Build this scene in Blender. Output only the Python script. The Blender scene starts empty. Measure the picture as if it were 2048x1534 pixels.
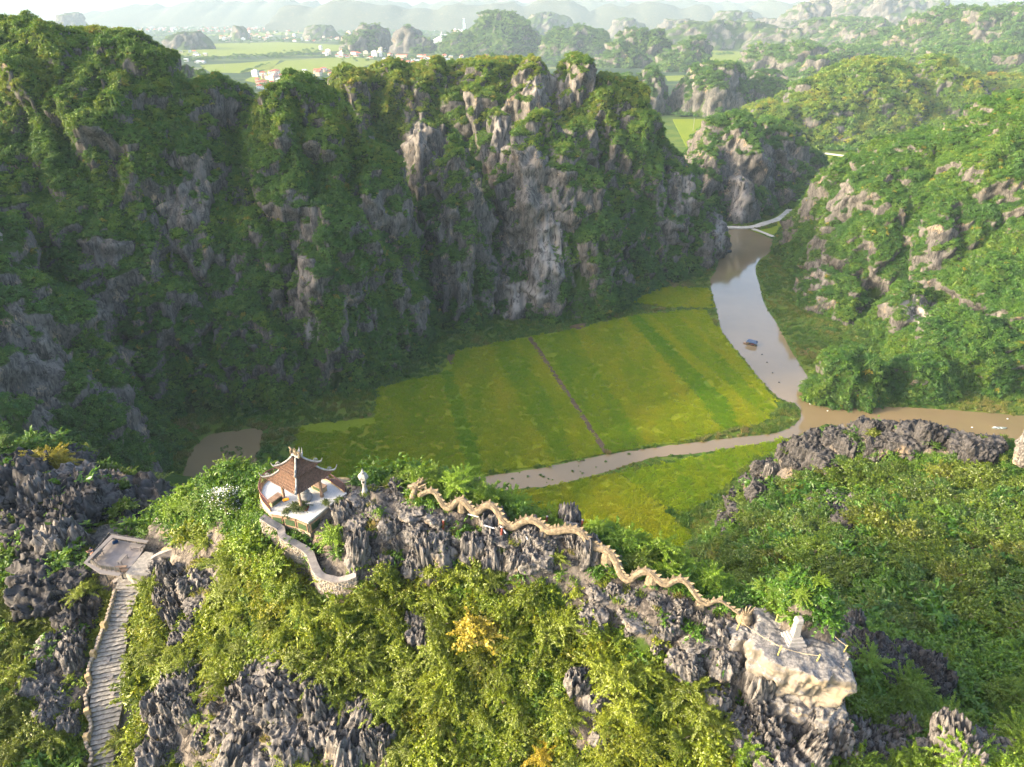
import bpy, bmesh, math, time
import numpy as np
from mathutils import Vector, Matrix
T0 = time.time()
SC = bpy.context.scene
COL = SC.collection
R = math.radians
rng = np.random.default_rng(11)

# ------------------------------------------------------------------ camera, sky, sun, exposure
EYE = np.array([0.0, 0.0, 135.0])
PITCH = R(28.6)
CP, SP = math.cos(PITCH), math.sin(PITCH)
FOC = 1365.0
cam_d = bpy.data.cameras.new('camera'); cam_d.sensor_width = 36.0; cam_d.lens = 36.0 * FOC / 2048.0
cam_d.clip_start = 0.5; cam_d.clip_end = 60000
cam = bpy.data.objects.new('camera', cam_d); COL.objects.link(cam)
cam.location = EYE; cam.rotation_euler = (math.pi / 2 - PITCH, 0, 0)
SC.camera = cam

SUN_AZ = R(256)      # compass bearing the light comes from (0 = +Y, clockwise)
SUN_EL = R(18)
world = bpy.data.worlds.new('World'); SC.world = world; world.use_nodes = True
wn = world.node_tree; wn.nodes.clear()
sky = wn.nodes.new('ShaderNodeTexSky'); sky.sky_type = 'NISHITA'; sky.sun_disc = False
sky.sun_elevation = SUN_EL; sky.sun_rotation = SUN_AZ
sky.air_density = 0.8; sky.dust_density = 5.0; sky.ozone_density = 0.4
bg = wn.nodes.new('ShaderNodeBackground'); bg.inputs[1].default_value = 0.15
wo = wn.nodes.new('ShaderNodeOutputWorld')
wn.links.new(sky.outputs[0], bg.inputs[0]); wn.links.new(bg.outputs[0], wo.inputs[0])
sun_d = bpy.data.lights.new('sun', 'SUN'); sun_d.energy = 2.0; sun_d.angle = R(1.5); sun_d.color = (0.92, 0.78, 0.57)
sun = bpy.data.objects.new('sun', sun_d); COL.objects.link(sun)
to_sun = Vector((math.sin(SUN_AZ) * math.cos(SUN_EL), math.cos(SUN_AZ) * math.cos(SUN_EL), math.sin(SUN_EL)))
sun.rotation_euler = to_sun.to_track_quat('Z', 'Y').to_euler(); sun.location = (0, 0, 300)
SC.view_settings.view_transform = 'Standard'; SC.view_settings.look = 'None'
SC.view_settings.gamma = 1.0; SC.view_settings.exposure = 2.5
SC.view_settings.use_curve_mapping = False
SC.render.engine = 'CYCLES'
SC.cycles.max_bounces = 5; SC.cycles.diffuse_bounces = 3; SC.cycles.glossy_bounces = 2
SC.cycles.transmission_bounces = 2; SC.cycles.volume_bounces = 0; SC.cycles.transparent_max_bounces = 6
SC.cycles.use_denoising = True
SC.cycles.caustics_reflective = False; SC.cycles.caustics_refractive = False

# ------------------------------------------------------------------ geometry of the view: photo measurements -> metres
def uv(sx, sy):
    return (np.asarray(sx, float) - 1024.0) / FOC, (767.0 - np.asarray(sy, float)) / FOC
def at_t(sx, sy, t):
    """world point seen at sx,sy (2048 px wide photo) at depth t metres"""
    u, v = uv(sx, sy)
    return np.stack([u * t, t * (CP + v * SP), EYE[2] + t * (-SP + v * CP)], -1)
def at_z(sx, sy, z=0.0):
    u, v = uv(sx, sy)
    t = (z - EYE[2]) / (-SP + v * CP)
    return np.stack([u * t, t * (CP + v * SP), np.full(np.shape(t), z) if np.ndim(t) else z], -1)
def at_y(sx, sy, y):
    u, v = uv(sx, sy)
    return at_t(sx, sy, y / (CP + v * SP))
def project(p):
    d = np.asarray(p, float) - EYE
    t = d[..., 1] * CP - d[..., 2] * SP
    t = np.where(t < 0.01, 0.01, t)
    up = d[..., 1] * SP + d[..., 2] * CP
    return 1024 + FOC * d[..., 0] / t, 767 - FOC * up / t, t

# ------------------------------------------------------------------ noise
_perm = np.random.default_rng(5).permutation(512).astype(np.int32)
_perm = np.concatenate([_perm, _perm, _perm])
_g = np.random.default_rng(6).normal(size=(512, 3)); _g = (_g / np.linalg.norm(_g, axis=1)[:, None]).astype(np.float32)
def noise3(p):
    p = np.asarray(p, np.float32)
    i = np.floor(p).astype(np.int32); f = p - i; i &= 511
    w = f * f * f * (f * (f * 6 - 15) + 10)
    out = 0
    for dx in (0, 1):
        wx = w[..., 0] if dx else 1 - w[..., 0]
        a = _perm[i[..., 0] + dx]
        for dy in (0, 1):
            wy = w[..., 1] if dy else 1 - w[..., 1]
            b = _perm[a + i[..., 1] + dy]
            for dz in (0, 1):
                wz = w[..., 2] if dz else 1 - w[..., 2]
                g = _g[_perm[b + i[..., 2] + dz]]
                out = out + wx * wy * wz * (g[..., 0] * (f[..., 0] - dx) + g[..., 1] * (f[..., 1] - dy) + g[..., 2] * (f[..., 2] - dz))
    return out * 1.6
def fbm(p, n=4, gain=0.5, lac=2.03):
    p = np.asarray(p, np.float32); a = 1.0; s = 0
    for k in range(n):
        s = s + a * noise3(p + 17.3 * k); p = p * lac; a *= gain
    return s
def ridged(p, n=3, gain=0.5, lac=2.1):
    p = np.asarray(p, np.float32); a = 1.0; s = 0
    for k in range(n):
        s = s + a * (1 - 2 * np.abs(noise3(p + 9.1 * k))); p = p * lac; a *= gain
    return s
def smooth(x, a, b):
    t = np.clip((x - a) / (b - a), 0, 1); return t * t * (3 - 2 * t)
def inside(px, py, poly):
    poly = np.asarray(poly, float); res = np.zeros(np.shape(px), bool)
    x0, y0 = poly[-1]
    for x1, y1 in poly:
        c = (y1 > py) != (y0 > py)
        with np.errstate(divide='ignore', invalid='ignore'):
            res ^= c & (px < (x0 - x1) * (py - y1) / (y0 - y1) + x1)
        x0, y0 = x1, y1
    return res
def catmull(pts, step, closed=False):
    P = np.asarray(pts, float); n = len(P); out = []
    for i in range(n if closed else n - 1):
        p0 = P[(i - 1) % n] if closed or i > 0 else P[i]
        p1, p2 = P[i], P[(i + 1) % n]
        p3 = P[(i + 2) % n] if closed or i + 2 < n else p2
        m = max(1, int(np.linalg.norm(p2 - p1) / step))
        for k in range(m):
            t = k / m
            out.append(0.5 * (2 * p1 + (p2 - p0) * t + (2 * p0 - 5 * p1 + 4 * p2 - p3) * t * t + (3 * p1 - p0 - 3 * p2 + p3) * t ** 3))
    if not closed: out.append(P[-1])
    return np.array(out)

# ------------------------------------------------------------------ objects
def mesh_np(name, V, F, mats=(), smooth_=False, attrs=None, mat_idx=None):
    """V (n,3); F (m,k) array of equal faces, or list of lists"""
    me = bpy.data.meshes.new(name)
    V = np.asarray(V, np.float32)
    if isinstance(F, np.ndarray):
        k = F.shape[1]; m = len(F)
        me.vertices.add(len(V)); me.vertices.foreach_set('co', V.ravel())
        me.loops.add(m * k); me.loops.foreach_set('vertex_index', F.astype(np.int32).ravel())
        me.polygons.add(m); me.polygons.foreach_set('loop_start', np.arange(0, m * k, k, dtype=np.int32))
        me.update(calc_edges=True)
    else:
        me.from_pydata([tuple(map(float, v)) for v in V], [], [list(map(int, f)) for f in F]); me.update()
    for m_ in mats: me.materials.append(m_)
    if mat_idx is not None: me.polygons.foreach_set('material_index', np.asarray(mat_idx, np.int32))
    if smooth_: me.polygons.foreach_set('use_smooth', np.ones(len(me.polygons), bool))
    for an, (dom, arr) in (attrs or {}).items():
        a = me.attributes.new(an, 'FLOAT', dom); a.data.foreach_set('value', np.asarray(arr, np.float32).ravel())
    return me
def link(name, data, parent=None, loc=None):
    o = bpy.data.objects.new(name, data); COL.objects.link(o)
    if parent: o.parent = parent
    if loc is not None: o.location = tuple(map(float, loc))
    return o
def tag(o, label=None, cat=None, group=None, kind=None):
    if label: o['label'] = label
    if cat: o['category'] = cat
    if group: o['group'] = group
    if kind: o['kind'] = kind
    return o
def copy_tree(o, parent=None, link_=True):
    c = o.copy(); COL.objects.link(c)
    if parent is not None: c.parent = parent
    for ch in o.children: copy_tree(ch, c)
    return c

class MB:
    """collects simple shapes and links them as one mesh"""
    def __init__(s): s.V = []; s.F = []
    def add(s, V, F):
        o = len(s.V); s.V += [tuple(map(float, v)) for v in V]; s.F += [[i + o for i in f] for f in F]; return s
    def box(s, c, size, rz=0.0, tilt=0.0, taper=1.0):
        hx, hy, hz = size[0] / 2, size[1] / 2, size[2] / 2
        P = []
        for z in (-1, 1):
            k = taper if z > 0 else 1.0
            for x, y in ((-1, -1), (1, -1), (1, 1), (-1, 1)): P.append(Vector((x * hx * k, y * hy * k, z * hz)))
        M = Matrix.Rotation(rz, 3, 'Z') @ Matrix.Rotation(tilt, 3, 'X')
        P = [M @ p + Vector(c) for p in P]
        return s.add(P, [[3, 2, 1, 0], [4, 5, 6, 7], [0, 1, 5, 4], [1, 2, 6, 5], [2, 3, 7, 6], [3, 0, 4, 7]])
    def tube(s, pts, rad, n=8, cap=True, flat=1.0):
        P = [Vector(p) for p in pts]; m = len(P); rad = [rad] * m if np.isscalar(rad) else list(rad)
        V = []; F = []
        for i in range(m):
            d = (P[min(i + 1, m - 1)] - P[max(i - 1, 0)]).normalized()
            up = Vector((0, 0, 1)) if abs(d.z) < 0.95 else Vector((1, 0, 0))
            a = d.cross(up).normalized(); b = a.cross(d).normalized()
            for k in range(n):
                t = 2 * math.pi * k / n
                V.append(P[i] + (a * math.cos(t) + b * math.sin(t) * flat) * rad[i])
        for i in range(m - 1):
            for k in range(n):
                F.append([i * n + k, i * n + (k + 1) % n, (i + 1) * n + (k + 1) % n, (i + 1) * n + k])
        if cap: F.append(list(range(n))[::-1]); F.append([(m - 1) * n + k for k in range(n)])
        return s.add(V, F)
    def lathe(s, prof, c=(0, 0, 0), n=16, rot=0.0, sq=False):
        V = []; F = []; m = len(prof)
        for r, z in prof:
            for k in range(n):
                t = 2 * math.pi * (k + 0.5 * sq) / n + rot
                V.append((c[0] + r * math.cos(t), c[1] + r * math.sin(t), c[2] + z))
        for i in range(m - 1):
            for k in range(n):
                F.append([i * n + k, i * n + (k + 1) % n, (i + 1) * n + (k + 1) % n, (i + 1) * n + k])
        F.append(list(range(n))[::-1]); F.append([(m - 1) * n + k for k in range(n)])
        return s.add(V, F)
    def prism(s, poly, z0, z1):
        n = len(poly); V = [(p[0], p[1], z0) for p in poly] + [(p[0], p[1], z1) for p in poly]
        return s.add(V, [list(range(n))[::-1], [n + k for k in range(n)]] + [[k, (k + 1) % n, n + (k + 1) % n, n + k] for k in range(n)])
    def mesh(s, name, mat, smooth_=False):
        me = bpy.data.meshes.new(name); me.from_pydata(s.V, [], s.F); me.update()
        for m_ in (mat if isinstance(mat, (list, tuple)) else [mat]): me.materials.append(m_)
        if smooth_: me.polygons.foreach_set('use_smooth', np.ones(len(me.polygons), bool))
        return me
    def build(s, name, mat, parent=None, loc=None, smooth_=False, bevel=0.0):
        o = link(name, s.mesh(name, mat, smooth_), parent, loc)
        if bevel:
            md = o.modifiers.new('bevel', 'BEVEL'); md.width = bevel; md.segments = 1; md.limit_method = 'ANGLE'
        return o

# ------------------------------------------------------------------ materials
class NT:
    def __init__(s, name):
        s.m = bpy.data.materials.new(name); s.m.use_nodes = True; s.t = s.m.node_tree; s.t.nodes.clear()
        s.out = s.n('ShaderNodeOutputMaterial')
    def n(s, typ, **kw):
        nd = s.t.nodes.new(typ)
        for k, v in kw.items(): setattr(nd, k, v)
        return nd
    def l(s, a, b): s.t.links.new(a, b)
    def put(s, sock, v):
        if v is None: return
        if hasattr(v, 'is_output') or isinstance(v, bpy.types.NodeSocket): s.l(v, sock)
        else: sock.default_value = v if not isinstance(v, tuple) or len(v) != 3 or sock.type == 'VECTOR' else (*v, 1)
    def pos(s): return s.n('ShaderNodeNewGeometry').outputs['Position']
    def obj(s): return s.n('ShaderNodeTexCoord').outputs['Object']
    def nz(s):
        x = s.n('ShaderNodeSeparateXYZ'); s.l(s.n('ShaderNodeNewGeometry').outputs['Normal'], x.inputs[0]); return x.outputs[2]
    def scale(s, vec, sc):
        m = s.n('ShaderNodeMapping'); s.l(vec, m.inputs[0]); m.inputs['Scale'].default_value = sc; return m.outputs[0]
    def noise(s, vec, sc=1.0, det=4, rough=0.55, dist=0.0):
        n = s.n('ShaderNodeTexNoise'); s.l(vec, n.inputs['Vector']); n.inputs['Scale'].default_value = sc
        n.inputs['Detail'].default_value = det; n.inputs['Roughness'].default_value = rough; n.inputs['Distortion'].default_value = dist
        return n.outputs['Fac']
    def vor(s, vec, sc=1.0, feature='F1', out='Distance', rnd=1.0):
        n = s.n('ShaderNodeTexVoronoi', feature=feature); s.l(vec, n.inputs['Vector']); n.inputs['Scale'].default_value = sc
        n.inputs['Randomness'].default_value = rnd
        return n.outputs[out]
    def math(s, op, a, b=None, c=None):
        n = s.n('ShaderNodeMath', operation=op); s.put(n.inputs[0], a); s.put(n.inputs[1], b)
        if c is not None: s.put(n.inputs[2], c)
        return n.outputs[0]
    def rng(s, v, a, b, c=0.0, d=1.0):
        n = s.n('ShaderNodeMapRange', interpolation_type='SMOOTHSTEP'); s.put(n.inputs[0], v)
        for i, k in enumerate((a, b, c, d)): n.inputs[1 + i].default_value = k
        return n.outputs[0]
    def mix(s, f, a, b, blend='MIX'):
        n = s.n('ShaderNodeMix', data_type='RGBA', blend_type=blend); s.put(n.inputs[0], f); s.put(n.inputs[6], a); s.put(n.inputs[7], b)
        return n.outputs[2]
    def ramp(s, f, stops):
        n = s.n('ShaderNodeValToRGB'); s.put(n.inputs[0], f); e = n.color_ramp.elements
        while len(e) < len(stops): e.new(0.5)
        for el, (p, c) in zip(e, stops): el.position = p; el.color = (*c, 1)
        return n.outputs[0]
    def attr(s, name, typ='GEOMETRY', out='Fac'):
        n = s.n('ShaderNodeAttribute', attribute_name=name, attribute_type=typ); return n.outputs[out]
    def bump(s, h, strength=0.5, dist=0.1, normal=None):
        n = s.n('ShaderNodeBump'); s.put(n.inputs['Height'], h); n.inputs['Strength'].default_value = strength
        n.inputs['Distance'].default_value = dist
        if normal is not None: s.l(normal, n.inputs['Normal'])
        return n.outputs[0]
    def bsdf(s, col, rough=0.8, normal=None, spec=0.3, metal=0.0):
        b = s.n('ShaderNodeBsdfPrincipled'); s.put(b.inputs['Base Color'], col); s.put(b.inputs['Roughness'], rough)
        b.inputs['Specular IOR Level'].default_value = spec; b.inputs['Metallic'].default_value = metal
        if normal is not None: s.l(normal, b.inputs['Normal'])
        return b.outputs[0]
    def done(s, sh): s.l(sh, s.out.inputs[0]); return s.m

def m_plain(name, col, var=0.25, sc=3.0, rough=0.7, spec=0.3, bump=0.3, bd=0.02, stain=None, metal=0.0):
    k = NT(name); p = k.obj()
    a = k.noise(p, sc, 6, 0.65); b = k.noise(p, sc * 7, 4, 0.6)
    c = k.mix(k.rng(a, 0.3, 0.72), tuple(x * (1 - var) for x in col), tuple(min(1, x * (1 + var)) for x in col))
    if stain: c = k.mix(k.rng(k.noise(k.scale(p, (1, 1, 0.35)), sc * 1.7, 5, 0.7), 0.5, 0.7), c, stain)
    return k.done(k.bsdf(c, rough, k.bump(b, bump, bd), spec, metal))

def m_rock(name, dark, mid, pale, world=True, sc=1.0, pale_at=(0.56, 0.72), green=True, bd=0.35, warm=(0.30, 0.22, 0.13)):
    """karst limestone: vertical flutes and streaks, cracks, pale scars, moss on ledges"""
    k = NT(name); p = k.pos() if world else k.obj()
    st = k.scale(p, (1, 1, 0.22))
    fl = k.noise(st, 0.45 * sc, 6, 0.62, 0.4); fine = k.noise(st, 1.9 * sc, 5, 0.65); big = k.noise(p, 0.05 * sc, 4, 0.6)
    wv = k.n('ShaderNodeVectorMath', operation='ADD'); k.l(k.scale(p, (1, 1, 0.45)), wv.inputs[0]); nn = k.n('ShaderNodeTexNoise'); k.l(p, nn.inputs['Vector']); nn.inputs['Scale'].default_value = 0.5 * sc; nn.inputs['Detail'].default_value = 4; sv = k.n('ShaderNodeVectorMath', operation='SCALE'); k.l(nn.outputs['Color'], sv.inputs[0]); sv.inputs['Scale'].default_value = 4.0 / sc; k.l(sv.outputs[0], wv.inputs[1])
    v = k.vor(wv.outputs[0], 0.24 * sc, 'DISTANCE_TO_EDGE')
    crack = k.math('MAXIMUM', k.rng(v, 0.0, 0.03), k.rng(k.noise(p, 0.3 * sc, 3), 0.42, 0.52))
    c = k.mix(k.rng(fl, 0.40, 0.60), dark, mid)
    c = k.mix(k.rng(fine, 0.42, 0.7), c, tuple(min(1, x * 1.35) for x in mid))
    c = k.mix(k.math('MULTIPLY', k.rng(big, *pale_at), k.rng(fl, 0.4, 0.56)), c, pale)
    c = k.mix(k.math('MULTIPLY', k.rng(k.noise(p, 0.13 * sc, 4, 0.6), 0.56, 0.7), k.rng(fine, 0.4, 0.6)), c, warm)
    c = k.mix(k.math('MULTIPLY', k.rng(k.noise(k.scale(p, (1, 1, 0.05)), 1.1 * sc, 4, 0.7), 0.56, 0.64), 0.7), c, tuple(x * 0.5 for x in dark))
    c = k.mix(k.math('MULTIPLY', crack, 1.0), tuple(x * 0.35 for x in dark), c)
    if green:
        g = k.math('ADD', k.attr('veg'), k.math('MULTIPLY', k.math('SUBTRACT', k.noise(p, 0.55, 5, 0.7), 0.5), 0.9))
        gc = k.mix(k.noise(p, 0.9, 4, 0.7), (0.014, 0.036, 0.006), (0.050, 0.080, 0.009))
        c = k.mix(k.rng(g, 0.42, 0.62), c, gc)
    if world: c = k.mix(k.math('MULTIPLY', k.attr('scar'), k.rng(fl, 0.36, 0.56)), c, (0.34, 0.315, 0.285))
    h = k.math('ADD', k.math('MULTIPLY', fl, 1.0), k.math('MULTIPLY', fine, 0.45))
    h = k.math('ADD', h, k.math('MULTIPLY', crack, 0.25))
    return k.done(k.bsdf(c, 0.9, k.bump(h, 0.9, bd / 1.0), 0.15))

def m_leaf(name, mode, stops, trans=0.35, dark=0.6):
    """mode 'INSTANCER': colour along the ramp by the instance's hue; 'OBJECT': the object's own colour"""
    k = NT(name)
    t = k.attr('tint')
    if mode == 'OBJECT':
        base = k.n('ShaderNodeObjectInfo').outputs['Color']
        base = k.mix(k.rng(t, 0.86, 1.0), base, k.mix(0.5, base, (0.27, 0.26, 0.02)))
    else:
        h = k.attr('hue', 'INSTANCER')
        h = k.math('ADD', h, k.math('MULTIPLY', k.math('SUBTRACT', t, 0.5), 0.22))
        base = k.ramp(h, stops)
    c = k.mix(1.0, base, k.ramp(t, [(0.0, (dark,) * 3), (1.0, (1.35,) * 3)]), 'MULTIPLY')
    d = k.n('ShaderNodeBsdfDiffuse'); k.l(c, d.inputs[0])
    tr = k.n('ShaderNodeBsdfTranslucent'); k.l(k.mix(0.35, c, (0.20, 0.24, 0.02)), tr.inputs[0])
    g = k.n('ShaderNodeBsdfGlossy'); g.inputs['Roughness'].default_value = 0.45; g.inputs[0].default_value = (1, 1, 1, 1)
    s1 = k.n('ShaderNodeMixShader'); s1.inputs[0].default_value = trans; k.l(d.outputs[0], s1.inputs[1]); k.l(tr.outputs[0], s1.inputs[2])
    s2 = k.n('ShaderNodeMixShader'); s2.inputs[0].default_value = 0.035; k.l(s1.outputs[0], s2.inputs[1]); k.l(g.outputs[0], s2.inputs[2])
    return k.done(s2.outputs[0])

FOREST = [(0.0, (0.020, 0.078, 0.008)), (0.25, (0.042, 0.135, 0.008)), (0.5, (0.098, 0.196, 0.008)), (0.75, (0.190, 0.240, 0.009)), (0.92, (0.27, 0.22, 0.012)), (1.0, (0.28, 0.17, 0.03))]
M = {}
M['leaf_forest'] = m_leaf('forest_leaves', 'INSTANCER', FOREST)
M['leaf'] = m_leaf('shrub_leaves', 'OBJECT', None)
M['reed'] = m_leaf('reed_blades', 'INSTANCER', [(0.0, (0.020, 0.080, 0.008)), (0.4, (0.070, 0.155, 0.010)), (0.7, (0.15, 0.17, 0.02)), (1.0, (0.23, 0.17, 0.06))], 0.3)
M['cliff'] = m_rock('karst_cliff', (0.042, 0.040, 0.037), (0.112, 0.103, 0.092), (0.28, 0.255, 0.215), pale_at=(0.61, 0.77))
M['cliff_far'] = m_rock('far_karst_cliff', (0.05, 0.05, 0.048), (0.11, 0.105, 0.095), (0.24, 0.195, 0.15), sc=0.3, pale_at=(0.60, 0.74), bd=2.0)
M['hill_rock'] = m_rock('foreground_slope_rock', (0.050, 0.044, 0.038), (0.125, 0.108, 0.090), (0.24, 0.21, 0.175), sc=2.6, bd=0.12)
M['rock'] = m_rock('fluted_limestone', (0.048, 0.045, 0.043), (0.140, 0.130, 0.121), (0.28, 0.25, 0.22), world=False, sc=4.0, green=False, bd=0.10)
M['rock_dark'] = m_rock('shade_toned_limestone', (0.024, 0.023, 0.023), (0.066, 0.062, 0.060), (0.20, 0.185, 0.17), world=False, sc=3.0, green=False, bd=0.14)  # darker copy of the limestone: shade on the outcrops put into the colour
M['bark'] = m_plain('bark', (0.10, 0.075, 0.05), 0.35, 6)
# ------------------------------------------------------------------ karst mountains
def profile(k=2.6, m=0.62, tp=0.28, n=400):
    z = np.linspace(0, 1, n); r = np.clip(1 - z ** k, 0, 1) ** m * (1 - tp * z); return z, r
class Tower:
    def __init__(s, x, y, h, a, b, rot=0.0, k=2.6, m=0.62, tp=0.28, rock=0.0):
        s.x, s.y, s.h, s.a, s.b, s.rot, s.rock = x, y, h, a, b, R(rot), rock
        s.z, s.r = profile(k, m, tp)
    def height(s, x, y):
        dx, dy = x - s.x, y - s.y; c, n = math.cos(s.rot), math.sin(s.rot)
        e = np.hypot((dx * c + dy * n) / s.a, (-dx * n + dy * c) / s.b)
        return np.where(e < 1, s.h * np.interp(e, s.r[::-1], s.z[::-1]), -5)
    def mesh(s, res, amp=1.0, base=-3.0, ns=1.0):
        rm = 0.5 * (s.a + s.b)
        arc = np.concatenate([[0], np.cumsum(np.hypot(np.diff(s.z * (s.h - base)), np.diff(s.r * rm)))])
        nv = max(8, int(arc[-1] / res)); nt = max(16, int(math.pi * (s.a + s.b) * 0.93 / res))
        q = np.linspace(0, arc[-1] * 0.995, nv)
        zz = base + np.interp(q, arc, s.z) * (s.h - base); rr = np.interp(q, arc, s.r)
        th = np.linspace(0, 2 * math.pi, nt, endpoint=False)
        c, n = math.cos(s.rot), math.sin(s.rot)
        ex = s.a * np.cos(th)[None] * rr[:, None]; ey = s.b * np.sin(th)[None] * rr[:, None]
        X = s.x + ex * c - ey * n; Y = s.y + ex * n + ey * c; Z = np.repeat(zz[:, None], nt, 1)
        P = np.stack([X, Y, Z], -1).astype(np.float32)
        N = np.stack([np.cos(th + s.rot)[None].repeat(nv, 0), np.sin(th + s.rot)[None].repeat(nv, 0), 0.55 * np.ones((nv, nt)) * smooth(zz / s.h, 0.3, 1.0)[:, None]], -1)
        N /= np.linalg.norm(N, axis=-1, keepdims=True)
        L = rm * 0.45
        hf = smooth(rr, 0.0, 0.35)[:, None]
        d = L * 0.42 * fbm(P / np.array([L, L, L * 1.7]) + s.x * 0.013, 3) * (0.35 + 0.65 * hf)           # buttresses and gullies
        Pn = P / ns; amp = amp * ns
        r1 = ridged(Pn / np.array([13, 13, 52.0]), 2)
        d += amp * 4.2 * hf * (r1 - 0.5)
        r2 = ridged(Pn / np.array([4.5, 4.5, 18.0]), 3)
        d += amp * 2.1 * (r2 - 0.6)                                # flutes
        d += amp * 1.0 * fbm(Pn / np.array([7.0, 7.0, 2.6]), 2)                                            # bedding ledges
        P = P + N * d[..., None]
        top = np.array([[s.x, s.y, P[-1, :, 2].mean() + 0.3]])
        V = np.concatenate([P.reshape(-1, 3), top])
        i = np.arange(nv - 1)[:, None] * nt; j = np.arange(nt)[None]; j2 = (j + 1) % nt
        Q = np.stack([i + j, i + j2, i + nt + j2, i + nt + j], -1).reshape(-1, 4)
        j = np.arange(nt); last = (nv - 1) * nt
        tri = np.stack([last + j, last + (j + 1) % nt, np.full(nt, nv * nt), np.full(nt, nv * nt)], -1)
        F = np.concatenate([np.stack([Q[:, 0], Q[:, 1], Q[:, 2]], -1), np.stack([Q[:, 0], Q[:, 2], Q[:, 3]], -1), tri[:, :3]])
        rib = np.concatenate([(0.6 * (r1 - 0.6) + 0.4 * (r2 - 0.7)).reshape(-1), [0]])
        return V, F, rib

def vnormals(V, F):
    fn = np.cross(V[F[:, 1]] - V[F[:, 0]], V[F[:, 2]] - V[F[:, 0]])
    n = np.zeros_like(V)
    for k in range(3):
        for c in range(3): n[:, c] += np.bincount(F[:, k], fn[:, c], len(V))
    return n / np.maximum(np.linalg.norm(n, axis=1, keepdims=True), 1e-9), fn

ALL_TOWERS = []
FOREST_PTS = []          # (pos, normal, scale, hue)
def towers_at(x, y, skip=None):
    h = np.full(np.shape(x), -5.0)
    for t in ALL_TOWERS:
        if t is not skip: h = np.maximum(h, t.height(x, y))
    return h

# bare rock faces and pale scars that stand out on the photo: centre x, y, half width, half height, bareness, paleness
ZONES = [(1105, 505, 60, 75, .6, .55), (1050, 595, 48, 38, .6, .8), (1150, 615, 18, 22, .5, .7), (1835, 622, 36, 34, .8, .8), (1480, 395, 20, 52, .7, .7), (1640, 548, 26, 42, .7, .3), (625, 655, 16, 34, .6, .7), (1440, 470, 14, 42, .7, .6), (1690, 385, 24, 34, .4, .1),
         (200, 560, 45, 95, .8, 0), (350, 400, 75, 55, .55, 0), (470, 230, 34, 45, .6, .15), (605, 560, 30, 60, .7, .2), (750, 430, 34, 70, .6, 0), (468, 555, 26, 55, .6, 0), (1080, 300, 60, 70, .5, .2), (1000, 275, 22, 65, .6, .45), (905, 420, 32, 70, .5, 0), (1090, 400, 75, 90, .55, .1),
         (80, 740, 70, 80, .6, 0), (1890, 470, 34, 50, .5, 0), (835, 280, 34, 52, .7, .25), (1100, 170, 70, 34, .6, .3), (930, 200, 40, 26, .4, .2), (620, 225, 40, 40, .4, 0), (1340, 420, 40, 70, .5, .1), (1380, 380, 16, 60, .4, .4), (1440, 340, 50, 50, .5, 0), (1550, 330, 40, 40, .4, 0), (240, 350, 40, 60, .4, 0), (1570, 300, 30, 60, .3, 0), (150, 100, 50, 30, .35, .1)]
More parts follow.
